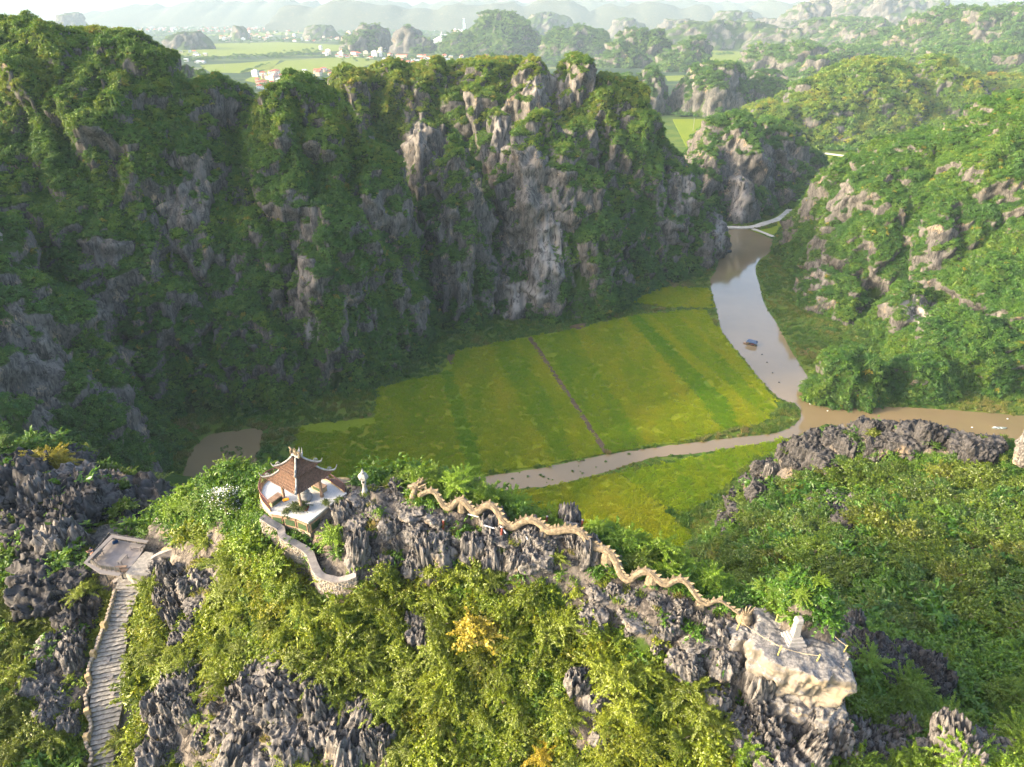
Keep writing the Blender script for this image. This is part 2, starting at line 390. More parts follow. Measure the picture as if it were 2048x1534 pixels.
def mountain(name, towers, res, mat, dens=0.0, size=(1.0, 2.4), bias=0.0, hue0=0.3, amp=1.0, label=None, sunny=0.0, ns=1.0):
    VV, FF, off, rocks, ribs = [], [], 0, [], []
    for t in towers:
        V, F, rb = t.mesh(res, amp, ns=ns); ribs.append(rb); VV.append(V); FF.append(F + off); off += len(V); rocks.append(np.full(len(V), t.rock))
    V = np.concatenate(VV); F = np.concatenate(FF); rock = np.concatenate(rocks)
    N, fn = vnormals(V, F)
    S = max(1.0, res / 1.6) if ns == 1 else ns
    veg = 0.5 + 0.75 * (N[:, 2] - 0.33) + 0.40 * fbm(V / np.array([17, 17, 30.0]) / S, 3) + 0.22 * noise3(V / 5.0 / S) + bias - rock
    veg -= 0.50 * np.concatenate(ribs) * smooth(0.75, 0, 1) * (1 - smooth(N[:, 2], 0.45, 0.8))
    veg += 0.55 * smooth(V[:, 2], 12, 0) * (rock < 0.25)
    scar = np.zeros(len(V)); vx, vy, _ = project(V); wob = 0.5 * noise3(V / 6.0) + 0.4 * noise3(V / 15.0)
    if ns == 1:
        for cx, cy, rx, ry, amt, pale in ZONES:
            e = ((vx - cx) / rx) ** 2 + ((vy - cy) / ry) ** 2; w = np.exp(-e * (1 + wob)); veg -= 0.72 * amt * w; scar = np.maximum(scar, pale * smooth(w, 0.35, 0.75))
    ob = link(name, mesh_np(name, V, F, [mat], True, {'veg': ('POINT', np.clip(veg, 0, 1)), 'scar': ('POINT', scar)}))
    tag(ob, kind='structure')
    if dens > 0:
        A = np.linalg.norm(fn, axis=1) * 0.5
        C = V[F].mean(1); vis = (((C - EYE) * fn).sum(1) / np.maximum(np.linalg.norm(fn, axis=1) * np.linalg.norm(C - EYE, axis=1), 1e-6)) < 0.18
        sx, sy, tt = project(C); vis &= (sx > -150) & (sx < 2200) & (C[:, 2] > -0.5)
        vv = veg[F].mean(1); w = A * vis * smooth(vv, 0.30, 0.62)
        n = int(w.sum() * dens)
        if n:
            f = rng.choice(len(F), n, p=w / w.sum()); a, b = rng.random(n), rng.random(n)
            fl = a + b > 1; a[fl], b[fl] = 1 - a[fl], 1 - b[fl]
            p = V[F[f, 0]] + a[:, None] * (V[F[f, 1]] - V[F[f, 0]]) + b[:, None] * (V[F[f, 2]] - V[F[f, 0]])
            nn = fn[f] / np.linalg.norm(fn[f], axis=1, keepdims=True)
            hsum = towers_at(p[:, 0], p[:, 1]); keep = p[:, 2] > hsum * 0.72 - 6
            p, nn, vf = p[keep], nn[keep], vv[f][keep]
            big = rng.random(len(p)) ** 2.2
            sc = (size[0] + (size[1] - size[0]) * big) * (0.55 + 0.45 * smooth(vf, 0.4, 0.8))
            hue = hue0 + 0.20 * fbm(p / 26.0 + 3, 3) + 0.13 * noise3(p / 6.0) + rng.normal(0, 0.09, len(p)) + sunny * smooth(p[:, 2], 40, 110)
            odd = rng.random(len(p)); hue = np.where((odd > 0.988) & (ns == 1) & (p[:, 1] < 700), 0.88, hue)
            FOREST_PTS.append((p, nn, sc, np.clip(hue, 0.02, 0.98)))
    return ob

def tw(sx, sy, Y, a, b, rot=0, **kw):
    p = at_y(sx, sy, Y); return Tower(p[0], p[1], p[2], a, b, rot, **kw)

LEFT = [tw(130, 62, 296, 105, 50), tw(60, 36, 285, 66, 62), tw(215, 78, 280, 46, 55), tw(-220, 60, 285, 75, 70), tw(330, 150, 290, 30, 46, rock=0.10),
        tw(430, 146, 300, 27, 50, rock=0.14), tw(505, 205, 300, 22, 44), tw(585, 146, 298, 26, 52), tw(660, 185, 302, 24, 50, rock=0.03), tw(735, 290, 300, 20, 42, rock=.05),
        tw(375, 265, 272, 18, 34, rock=0.22), tw(200, 330, 262, 24, 34, rock=0.2), tw(60, 330, 255, 34, 36, rock=0.1),
        tw(500, 420, 262, 17, 26), tw(205, 440, 240, 12, 16, rock=0.45), tw(640, 400, 265, 17, 26, rock=0.1), tw(760, 470, 285, 15, 26, rock=0.05),
        tw(615, 515, 249, 4.2, 5.5, k=5, m=0.5, tp=0.3, rock=0.7), tw(300, 560, 240, 30, 20), tw(470, 600, 245, 28, 18), tw(700, 640, 262, 22, 16)]
SPUR = [Tower(-285, 190, 140, 80, 80), Tower(-196, 196, 92, 74, 56, 0, rock=0.10), Tower(-150, 172, 52, 34, 34, 20, rock=0.14), Tower(-160, 150, 66, 60, 26, -20, rock=.05)]  # first tower stands out of view, added to shade the paddies
CENTRE = [tw(1085, 222, 352, 31, 38, k=3.2, tp=0.42, rock=0.22), tw(1160, 330, 345, 25, 30, rock=0.0), tw(905, 268, 328, 19, 27, k=3, tp=.4, rock=0.2), tw(992, 222, 372, 15, 20, rock=0.28),
          tw(845, 245, 372, 16, 22, rock=0.34), tw(940, 450, 345, 16, 20), tw(1020, 330, 350, 18, 20, rock=0.1), tw(1040, 520, 325, 14, 12, rock=0.5),
          tw(985, 129, 440, 120, 42, k=4, tp=0.12), tw(800, 132, 436, 70, 40, k=4, tp=.12), tw(690, 128, 415, 36, 46), tw(780, 122, 425, 38, 44), tw(870, 118, 428, 38, 46, rock=0.10), tw(970, 128, 425, 36, 46, rock=0.16),
          tw(1060, 115, 420, 36, 46, rock=0.22), tw(1145, 115, 420, 36, 46, rock=0.18), tw(1215, 150, 420, 36, 50, rock=0.02), tw(1275, 215, 418, 34, 50, rock=0.04),
          tw(1330, 300, 416, 28, 44, rock=0.2), tw(1380, 400, 428, 22, 34, rock=0.38), tw(1250, 380, 385, 24, 34, rock=0.0), tw(1418, 455, 442, 11, 17, rock=0.55, k=4, tp=0.15), tw(1200, 480, 350, 18, 22)]
BEND = [tw(1470, 228, 560, 36, 56, rock=0.22), tw(1420, 300, 530, 22, 34, rock=0.2), tw(1550, 245, 590, 34, 48, rock=0.12), tw(1620, 300, 610, 22, 30, rock=0.1),
        tw(1482, 350, 512, 15, 22, rock=0.4, k=4, tp=0.2), tw(1570, 350, 560, 22, 26, rock=0.2)]
RIGHT = [tw(1728, 318, 390, 28, 52, rock=0.12), tw(1785, 305, 385, 42, 70, rock=0.1), tw(1880, 272, 385, 55, 82, rock=0.08), tw(1990, 235, 380, 64, 90, rock=0.05), tw(2150, 180, 370, 80, 100),
         tw(1895, 425, 330, 12, 18, k=3.2, rock=0.12), tw(1830, 575, 296, 14, 16, rock=0.1), tw(1692, 430, 372, 14, 30, rock=0.3), tw(1672, 550, 335, 13, 26, rock=0.3), tw(2060, 500, 300, 46, 62, rock=0.1),
         tw(1950, 640, 262, 34, 24, rock=0.0), tw(1740, 690, 290, 22, 22), tw(1705, 705, 236, 13, 8.5, k=3.5, rock=-0.1), tw(1840, 715, 243, 13, 9, k=3.5, rock=-0.05)]
LIT = [tw(1740, 118, 900, 95, 95, rock=0.05), tw(1880, 114, 910, 88, 95, rock=0.05), tw(1640, 160, 880, 70, 80, rock=0.12), tw(1545, 205, 850, 50, 60, rock=0.22), tw(1700, 230, 830, 60, 50, rock=0.2), tw(1850, 240, 840, 60, 50),
       tw(2040, 150, 960, 80, 90), tw(1960, 190, 900, 40, 60)]
FAR1 = [tw(1425, 128, 1110, 50, 62, k=3.4, tp=0.15, rock=0.18), tw(1460, 126, 1120, 34, 60, k=3.4, rock=0.12), tw(1300, 135, 1110, 30, 44, k=3, rock=0.16), tw(1255, 150, 1105, 40, 50), tw(1535, 143, 1180, 55, 62, rock=0.1), tw(990, 112, 1150, 34, 34),
        tw(372, 128, 700, 20, 24), tw(400, 150, 640, 26, 30, rock=.05), tw(345,124,760,26,30,rock=.2)]
for grp in (LEFT, SPUR, CENTRE, BEND, RIGHT, LIT, FAR1): ALL_TOWERS += grp
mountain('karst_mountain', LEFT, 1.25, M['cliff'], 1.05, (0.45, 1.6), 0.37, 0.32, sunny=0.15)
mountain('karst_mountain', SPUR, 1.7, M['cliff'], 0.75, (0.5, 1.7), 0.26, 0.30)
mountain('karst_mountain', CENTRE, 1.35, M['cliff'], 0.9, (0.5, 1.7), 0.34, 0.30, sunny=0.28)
mountain('karst_mountain', BEND, 2.2, M['cliff'], 0.24, (1.1, 2.6), 0.18, 0.28)
mountain('karst_mountain', RIGHT, 1.5, M['cliff'], 0.95, (0.45, 1.6), 0.46, 0.33)
mountain('karst_mountain', LIT, 3.6, M['cliff_far'], 0.075, (2.0, 4.6), 0.24, 0.56)
mountain('karst_mountain', FAR1, 3.6, M['cliff_far'], 0.065, (2.0, 4.4), 0.06, 0.22)

FAR2 = [  # px, py top, Y, a, b, rock
    (1000, 24, 2750, 165, 160, .05), (935, 66, 2700, 110, 90, .1), (1150, 56, 2600, 110, 100, .15), (1185, 62, 2620, 60, 80, .1), (1090, 24, 4600, 190, 160, .0), (1285, 62, 2150, 85, 90, .15), (1245, 85, 2100, 60, 70, .2), (1385, 80, 1980, 50, 60, .1), (1350, 108, 1960, 46, 50, .1),
    (740, 52, 2950, 75, 80, .3), (718, 66, 2900, 70, 70, .1), (815, 54, 2850, 62, 60, .55), (845, 76, 2820, 46, 50, .2), (370, 64, 3100, 92, 80, .2), (640, 50, 4300, 100, 80, .1), (140, 26, 5200, 110, 90, .3), (478, 52, 4100, 36, 40, .1),
    (1400, 46, 3100, 170, 120, .05), (1480, 44, 3150, 190, 130, .08), (1570, 62, 3000, 160, 130, .12), (1650, 42, 2950, 150, 130, .1), (1725, 42, 2800, 160, 130, .12), (1790, 62, 2100, 110, 120, .1), (1865, 40, 2000, 130, 140, .05), (1920, 20, 1950, 120, 140, .0), (2000, 24, 1850, 150, 150, .0), (2080, 10, 1800, 150, 170, .0),
    (1560, 100, 1750, 90, 80, .15), (1610, 92, 1700, 60, 70, .35), (1640, 122, 1500, 50, 60, .2), (1800, 120, 1650, 140, 120, .05), (1950, 105, 1500, 150, 120, .1), (2040, 110, 1350, 120, 110, .15), (1720, 100, 1800, 120, 110, .05),
    (1470, 22, 4300, 190, 150, .15), (1440, 40, 3900, 130, 120, .4), (1535, 36, 4000, 100, 100, .5), (1355, 40, 4100, 120, 100, .45), (1620, 4, 3900, 150, 150, .35), (1637, -14, 3950, 75, 80, .3), (1585, 40, 3700, 130, 110, .45),
    (1740, -25, 4200, 260, 220, .15), (1830, -25, 4300, 260, 220, .2), (1790, -12, 3900, 200, 180, .45), (1880, 20, 3600, 180, 160, .4), (1255, 36, 4500, 110, 100, .3), (1960, 16, 3500, 150, 140, .2), (2035, 10, 3700, 160, 140, .2), (1700, 30, 3500, 150, 120, .5)]
for px, py, Y, a, b, rk in FAR2:
    t = tw(px, py, Y, a, b, rng.uniform(-30, 30), k=rng.uniform(2.4, 3.4), m=0.55, tp=rng.uniform(0.15, 0.4), rock=rk)
    mountain('karst_hill', [t], 6.0 if Y < 2500 else 10.0, M['cliff_far'], 0.010 if Y < 3000 else 0, (4.5, 8.5), 0.30 if Y < 2800 else 0.06, 0.30, amp=1.5, ns=3.0)
# ranges on the horizon, kilometres off
def far_range(name, pts, Y, depth):
    P = [at_y(a, b, Y) for a, b in pts]; xs = np.array([p[0] for p in P]); zs = np.array([p[2] for p in P])
    X = np.arange(xs[0], xs[-1], 55.0); n = len(X); rows = 11
    q = np.stack([X / 420, np.full(n, Y / 300.0), np.zeros(n)], -1)
    H = np.interp(X, xs, zs) + 42 * ridged(q * 1.7, 4) - 24 
    V = []
    for j in range(rows):
        s = (j / (rows - 1)) * 2 - 1
        f = np.clip(1 - np.abs(s) ** 1.4, 0, 1)
        V.append(np.stack([X, np.full(n, Y + depth * s) + 60 * noise3(q * 2 + j), np.maximum(-4, H * f + 34 * fbm(np.stack([X / 160, np.full(n, s * 5), q[:, 1]], -1), 3) * f) - (4 if j in (0, rows - 1) else 0)], -1))
    V = np.concatenate(V); i = np.arange(rows - 1)[:, None] * n; j = np.arange(n - 1)[None]
    F = np.stack([i + j, i + j + 1, i + n + j + 1, i + n + j], -1).reshape(-1, 4)
    tag(link(name, mesh_np(name, V, F, [M['cliff_far']], True, {'veg': ('POINT', np.full(len(V), 0.5))})), kind='structure')
far_range('hill_range', [(180, 26), (260, 16), (300, 18), (340, 12), (400, 5), (470, 9), (560, 3), (640, 6), (760, 2), (800, 8), (860, 4), (900, 6), (960, 0), (1040, -4), (1100, -6), (1180, 0), (1260, 6), (1340, 4), (1420, 6), (1520, 8), (1600, 12)], 8200, 900)
far_range('hill_range', [(560, 22), (620, 15), (700, 14), (760, 16), (860, 22), (960, 16), (1040, 8), (1120, 5), (1200, 18), (1280, 14), (1340, 20), (1420, 18)], 6200, 500)
far_range('hill_range', [(1500, 14), (1600, 6), (1700, 0), (1850, -6), (1980, 0), (2060, 4), (2300, -8)], 7000, 700)
# ------------------------------------------------------------------ valley floor, water, paddies
def m_ground():
    k = NT('valley_ground'); p = k.pos()
    a = k.noise(p, 0.05, 5, 0.6); b = k.noise(p, 0.6, 5, 0.7)
    near = k.mix(k.rng(a, 0.35, 0.65), (0.040, 0.095, 0.010), (0.100, 0.140, 0.016))
    near = k.mix(k.rng(b, 0.45, 0.7), near, (0.11, 0.11, 0.03))
    # the plain: parcels of paddy, orchards and villages
    v = k.n('ShaderNodeTexVoronoi'); k.l(k.scale(p, (0.006, 0.011, 1)), v.inputs['Vector']); v.inputs['Scale'].default_value = 1.0
    sx = k.n('ShaderNodeSeparateXYZ'); k.l(v.outputs['Color'], sx.inputs[0])
    plot = k.ramp(sx.outputs[0], [(0.0, (0.025, 0.055, 0.02)), (0.35, (0.05, 0.085, 0.025)), (0.6, (0.11, 0.15, 0.03)), (0.8, (0.13, 0.15, 0.04)), (1.0, (0.10, 0.10, 0.07))])
    tn = k.noise(k.scale(p, (0.004, 0.006, 1)), 1.0, 8, 0.7)
    plot = k.mix(k.rng(tn, 0.42, 0.52), plot, (0.022, 0.045, 0.016))
    yy = k.n('ShaderNodeSeparateXYZ'); k.l(p, yy.inputs[0])
    c = k.mix(k.rng(yy.outputs[1], 900, 1200), near, plot)
    return k.done(k.bsdf(c, 0.95, k.bump(b, 0.8, 0.6), 0.1))
def m_paddy(name, c1, c2, c3):
    k = NT(name); p = k.pos()
    rows = k.scale(p, (1.0, 0.35, 1))
    a = k.noise(rows, 0.07, 5, 0.62, 0.3); b = k.noise(p, 1.6, 6, 0.75); d = k.noise(p, 0.22, 5, 0.65)
    c = k.mix(k.rng(a, 0.3, 0.7), c1, c2)
    c = k.mix(k.math('MULTIPLY', k.rng(d, 0.55, 0.75), 0.6), c, c3)
    c = k.mix(k.rng(b, 0.5, 0.72), c, tuple(x * 0.62 for x in c2))
    return k.done(k.bsdf(c, 0.9, k.bump(k.math('ADD', b, k.math('MULTIPLY', d, 0.7)), 1.0, 0.5), 0.1))
def m_water():
    k = NT('muddy_water'); p = k.pos()
    c = k.mix(k.rng(k.noise(p, 0.03, 4), 0.3, 0.7), (0.20, 0.145, 0.075), (0.16, 0.12, 0.062))
    b = k.noise(k.scale(p, (1, 0.6, 1)), 0.8, 3, 0.5)
    return k.done(k.bsdf(c, 0.06, k.bump(b, 0.05, 0.05), 0.6))
M['ground'] = m_ground(); M['water'] = m_water()
M['paddy_lime'] = m_paddy('ripening_rice', (0.205, 0.222, 0.009), (0.160, 0.200, 0.009), (0.23, 0.21, 0.014))
M['paddy_green'] = m_paddy('green_rice', (0.155, 0.198, 0.009), (0.130, 0.180, 0.009), (0.18, 0.19, 0.012))
M['paddy_bright'] = m_paddy('bright_grass', (0.105, 0.180, 0.009), (0.130, 0.195, 0.010), (0.10, 0.15, 0.012))
M['paddy_olive'] = m_paddy('olive_rice', (0.155, 0.178, 0.010), (0.185, 0.195, 0.010), (0.14, 0.135, 0.016))
M['mud'] = m_plain('wet_mud', (0.085, 0.055, 0.028), 0.35, 0.4, 0.55)
M['road'] = m_plain('pale_concrete_road', (0.42, 0.38, 0.32), 0.18, 0.2, 0.85)
M['far_paddy'] = m_paddy('far_rice', (0.150, 0.185, 0.018), (0.125, 0.165, 0.02), (0.17, 0.165, 0.03))

NO_REED = []
g = 9; gx = np.array([-14000, -4000, -900, -300, 0, 300, 900, 4000, 14000.]); gy = np.array([-3000, 0, 150, 400, 900, 2000, 6000, 14000, 16000.])
GX, GY = np.meshgrid(gx, gy); V = np.stack([GX.ravel(), GY.ravel(), np.zeros(81)], -1)
F = np.array([[j * 9 + i, j * 9 + i + 1, j * 9 + i + 10, j * 9 + i + 9] for j in range(8) for i in range(8)])
tag(link('ground', mesh_np('ground', V, F, [M['ground']])), kind='structure')

def outline(px, z, step=2.0, jit=0.0):
    P = at_z(np.array(px, float)[:, 0], np.array(px, float)[:, 1], z)
    if step:
        P = catmull(P, step, True)
        if jit: P[:, :2] += jit * np.stack([noise3(P / 3.0 + 5), noise3(P / 3.0 + 50)], -1)
    return P
def slab(name, px, z, mat, step=3.0, jit=0.5, kind='structure', reed_free=True, down=0.6):
    if step and step == 2.6:                 # straight sided parcel: resample the outline without rounding its corners
        c = at_z(np.array(px, float)[:, 0], np.array(px, float)[:, 1], z); P = []
        for i in range(len(c)):
            a, b = c[i], c[(i + 1) % len(c)]; m = max(1, int(np.linalg.norm(b - a) / 1.6))
            P += [a + (b - a) * q / m for q in range(m)]
        P = np.array(P); P[:, :2] += 0.55 * np.stack([noise3(P / 2.6 + 5), noise3(P / 2.6 + 50)], -1)
    else: P = outline(px, z, step, jit)
    n = len(P)
    V = np.concatenate([P, P - [0, 0, down]])
    F = [list(range(n))] + [[(k + 1) % n, k, n + k, n + (k + 1) % n] for k in range(n)]
    a = P[:, 0] * np.roll(P[:, 1], -1) - np.roll(P[:, 0], -1) * P[:, 1]
    if a.sum() < 0: F = [f[::-1] for f in F]
    o = link(name, mesh_np(name, V, F, [mat])); tag(o, kind=kind)
    if reed_free: NO_REED.append(P[:, :2])
    return o
RIVER = [(1462, 452), (1444, 500), (1432, 540), (1420, 562), (1428, 600), (1438, 640), (1448, 670), (1490, 720), (1522, 760), (1560, 798), (1590, 808), (1602, 826), (1590, 848), (1550, 866), (1480, 874), (1380, 886), (1250, 903), (1150, 922), (1060, 940), (940, 957), (880, 962), (880, 995),
         (1030, 978), (1110, 970), (1200, 947), (1300, 917), (1400, 906), (1500, 890), (1570, 880), (1630, 858), (1660, 850), (1760, 868), (1850, 880), (2100, 905), (2200, 880), (2160, 838), (2060, 832), (1900, 820), (1800, 814), (1690, 813), (1642, 797), (1625, 772), (1606, 740), (1582, 700), (1556, 652), (1530, 610), (1519, 572), (1512, 530), (1540, 505), (1566, 492), (1500, 460)]
slab('river', RIVER, 0.06, M['water'], 2.0, 0.5)
slab('pond', [(366, 960), (385, 900), (420, 870), (470, 862), (522, 858), (520, 900), (505, 940), (480, 975), (400, 985)], 0.06, M['water'], 1.5, 0.4)
FIELDS = [('paddy_olive', [(596, 855), (640, 870), (753, 850), (756, 880), (766, 960), (640, 965), (590, 920)]),
          ('paddy_olive', [(757, 775), (790, 768), (838, 756), (880, 752), (934, 952), (766, 955), (748, 862)]),
          ('paddy_bright', [(884, 745), (902, 742), (972, 946), (937, 953)]),
          ('paddy_lime', [(905, 742), (911, 703), (985, 690), (1062, 840), (1108, 925), (974, 945)]),
          ('paddy_green', [(987, 690), (1022, 682), (1100, 800), (1150, 918), (1110, 924), (1064, 840)]),
          ('paddy_lime', [(1024, 682), (1054, 676), (1146, 810), (1206, 906), (1152, 917), (1102, 800)]),
          ('paddy_green', [(1064, 673), (1150, 661), (1165, 700), (1290, 888), (1218, 903), (1155, 808)]),
          ('paddy_lime', [(1152, 661), (1228, 640), (1340, 790), (1392, 866), (1380, 878), (1293, 887), (1168, 700)]),
          ('paddy_lime', [(1230, 640), (1252, 634), (1400, 800), (1440, 862), (1395, 868), (1343, 790)]),
          ('paddy_bright', [(1256, 633), (1276, 631), (1452, 800), (1476, 852), (1444, 862), (1403, 800)]),
          ('paddy_lime', [(1279, 631), (1300, 629), (1475, 790), (1540, 835), (1515, 848), (1480, 852), (1455, 800)]),
          ('paddy_green', [(1303, 628), (1345, 625), (1500, 770), (1545, 820), (1540, 832), (1478, 788)]),
          ('paddy_lime', [(1348, 624), (1412, 620), (1428, 650), (1470, 705), (1540, 790), (1555, 815), (1503, 770)]),
          ('paddy_lime', [(1268, 604), (1312, 574), (1418, 577), (1424, 616), (1340, 614)]),
          ('paddy_lime', [(1027, 986), (1100, 974), (1238, 946), (1310, 1000), (1360, 1050), (1396, 1086), (1300, 1140), (1150, 1090)]),
          ('paddy_green', [(1240, 945), (1400, 912), (1575, 880), (1590, 884), (1500, 920), (1440, 985), (1364, 1030), (1312, 1000)]),
          ('paddy_green', [(1505, 462), (1545, 455), (1640, 400), (1660, 385), (1680, 420), (1640, 470), (1600, 488)]),
          ('paddy_lime', [(1540, 440), (1650, 372), (1680, 350), (1690, 392), (1645, 398), (1560, 450)]),
          ('far_paddy', [(1640, 310), (1740, 318), (1720, 345), (1650, 336)]), ('far_paddy', [(1640, 340), (1710, 348), (1690, 372), (1646, 366)]),
          ('paddy_green', [(1345, 238), (1420, 238), (1400, 290), (1372, 292)])]
slab('paddy_field', [(600, 850), (753, 835), (756, 775), (880, 748), (908, 703), (985, 688), (1054, 674), (1150, 659), (1228, 638), (1300, 628), (1412, 619), (1430, 650), (1472, 703), (1542, 790), (1557, 815), (1515, 850), (1440, 864), (1380, 880), (1218, 905), (1108, 926), (973, 948), (930, 955), (766, 965), (640, 968), (590, 920)], 0.22, M['paddy_green'], 2.6, 0.4)
for i, (m, px) in enumerate(FIELDS): slab('paddy_field', px, 0.30 + 0.03 * (i % 3), M[m], 2.6, 0.35)
slab('ditch', [(1056, 676), (1063, 673), (1154, 808), (1217, 903), (1208, 906), (1146, 810)], 0.42, M['mud'], 2.0, 0.3)
slab('mud_patch', [(1140, 652), (1172, 646), (1166, 656), (1146, 660)], 0.45, M['mud'], 1.0, 0.3)
slab('mud_patch', [(895, 712), (908, 708), (910, 720), (902, 728)], 0.45, M['mud'], 1.0, 0.2)
def ribbon(name, px, w, z, mat):
    P = catmull(at_z(np.array(px, float)[:, 0], np.array(px, float)[:, 1], z), 4)
    d = np.gradient(P, axis=0); d /= np.linalg.norm(d, axis=1, keepdims=True); s = np.stack([-d[:, 1], d[:, 0], 0 * d[:, 0]], -1) * w / 2
    n = len(P); V = np.concatenate([P + s, P - s, P + s - [0, 0, .6], P - s - [0, 0, .6]]); F = []
    for i in range(n - 1):
        F += [[i, n + i, n + i + 1, i + 1], [2 * n + i, i, i + 1, 2 * n + i + 1], [n + i, 3 * n + i, 3 * n + i + 1, n + i + 1]]
    NO_REED.append(np.concatenate([(P + s)[:, :2], (P - s)[::-1, :2]]))
    return tag(link(name, mesh_np(name, V, F, [mat])), kind='structure')
ribbon('road', [(1452, 454), (1500, 454), (1530, 446), (1560, 436), (1580, 420), (1600, 402), (1622, 390), (1660, 380), (1700, 366)], 5.5, 0.55, M['road'])
ribbon('path', [(1506, 457), (1540, 470), (1590, 491), (1620, 500)], 3.0, 0.5, M['road'])
ribbon('road', [(1630, 303), (1690, 311), (1760, 315), (1850, 312)], 7.0, 0.5, M['road'])
ribbon('path', [(1640, 335), (1700, 343), (1760, 350)], 5, 0.55, M['road'])
# the plain beyond
for px in ([(318, 96), (400, 88), (560, 84), (730, 92), (735, 99), (560, 108), (420, 113), (340, 109)], [(400, 130), (480, 126), (560, 120), (545, 136), (480, 146), (420, 144)],
           [(530, 140), (570, 122), (700, 112), (760, 122), (700, 142), (600, 150), (520, 168), (490, 160)], [(400, 70), (500, 64), (640, 61), (640, 66), (480, 74)],
           [(1400, 100), (1480, 103), (1490, 128), (1420, 122)], [(1440, 138), (1600, 142), (1660, 118), (1690, 122), (1600, 150), (1480, 146)], [(1330, 152), (1380, 150), (1370, 160), (1336, 162)], [(860, 100), (1000, 98), (1010, 108), (880, 112)], [(1640, 118), (1700, 116), (1690, 126)],
           [(700, 34), (900, 32), (1000, 34), (880, 37)], [(1190, 66), (1290, 64), (1290, 68), (1200, 70)], [(950, 128), (1060, 122), (1080, 134), (980, 140)]):
    slab('paddy_field', px, 0.5, M['far_paddy'], 0, 0)

# ------------------------------------------------------------------ leaf prototypes
def clump(nl, rad, leaf, squash=0.8, seed=0, lobes=9, sub=0.45, aspect=0.4, droop=0.2, hollow=0.55, spray=0.0, shoots=26, reach=1.3):
    """leaf-shaped faces spread over lobes of a crown; returns V (n,3), F, tint per face"""
    r = np.random.default_rng(seed)
    lc = r.normal(size=(lobes, 3)); lc /= np.linalg.norm(lc, axis=1, keepdims=True); lc[:, 2] = np.abs(lc[:, 2]) * 0.9 - 0.12
    lc *= rad * (1 - sub) * r.uniform(0.6, 1.05, (lobes, 1)); lr = rad * sub * r.uniform(0.6, 1.15, lobes)
    k = r.integers(0, lobes, nl); d = r.normal(size=(nl, 3)); d /= np.linalg.norm(d, axis=1, keepdims=True)
    d[:, 2] = np.where(d[:, 2] < -0.5, -d[:, 2], d[:, 2])
    c = lc[k] + d * (lr[k] * r.uniform(hollow, 1.08, nl))[:, None]
    c[:, 2] *= squash
    if spray:
        ns_ = int(nl * spray); sd_ = r.normal(size=(shoots, 3)); sd_[:, 2] = np.abs(sd_[:, 2]) * 0.8 + 0.05; sd_ /= np.linalg.norm(sd_, axis=1, keepdims=True); ln = rad * reach * r.uniform(.75, 1.1, shoots)
        q = r.integers(0, shoots, ns_); f = r.uniform(.35, 1.0, ns_) ** 0.8; cs = sd_[q] * (ln[q] * f)[:, None]; cs[:, 2] -= 0.32 * rad * f ** 2.2 * (1 + droop); cs += r.normal(0, .07 * rad, (ns_, 3)) * (1.25 - f)[:, None]
        c[:ns_] = cs; d[:ns_] = sd_[q]
    ax = d * 0.7 + r.normal(size=(nl, 3)) * 0.6; ax[:, 2] -= droop; ax /= np.linalg.norm(ax, axis=1, keepdims=True)
    up = d + r.normal(size=(nl, 3)) * 0.55 + [0, 0, 0.5]
    sd = np.cross(ax, up); sd /= np.maximum(np.linalg.norm(sd, axis=1, keepdims=True), 1e-6)
    L = leaf * r.uniform(0.6, 1.3, (nl, 1)); W = L * aspect
    nn = np.cross(sd, ax)
    V = np.stack([c - ax * L * 0.5, c + sd * W * 0.5 - nn * W * 0.15, c + ax * L * 0.5, c - sd * W * 0.5 - nn * W * 0.15], 1).reshape(-1, 3)
    i = np.arange(nl)[:, None] * 4; F = np.concatenate([i + [[0, 1, 2]], i + [[0, 2, 3]]])
    lobe_t = r.uniform(0.25, 0.75, lobes)
    t = np.clip(lobe_t[k] + r.normal(0, 0.16, nl), 0, 1); t = np.concatenate([t, t])
    return V, F, t
def clump_mesh(name, mat, **kw):
    V, F, t = clump(**kw); return mesh_np(name, V, F, [mat], False, {'tint': ('FACE', t)})

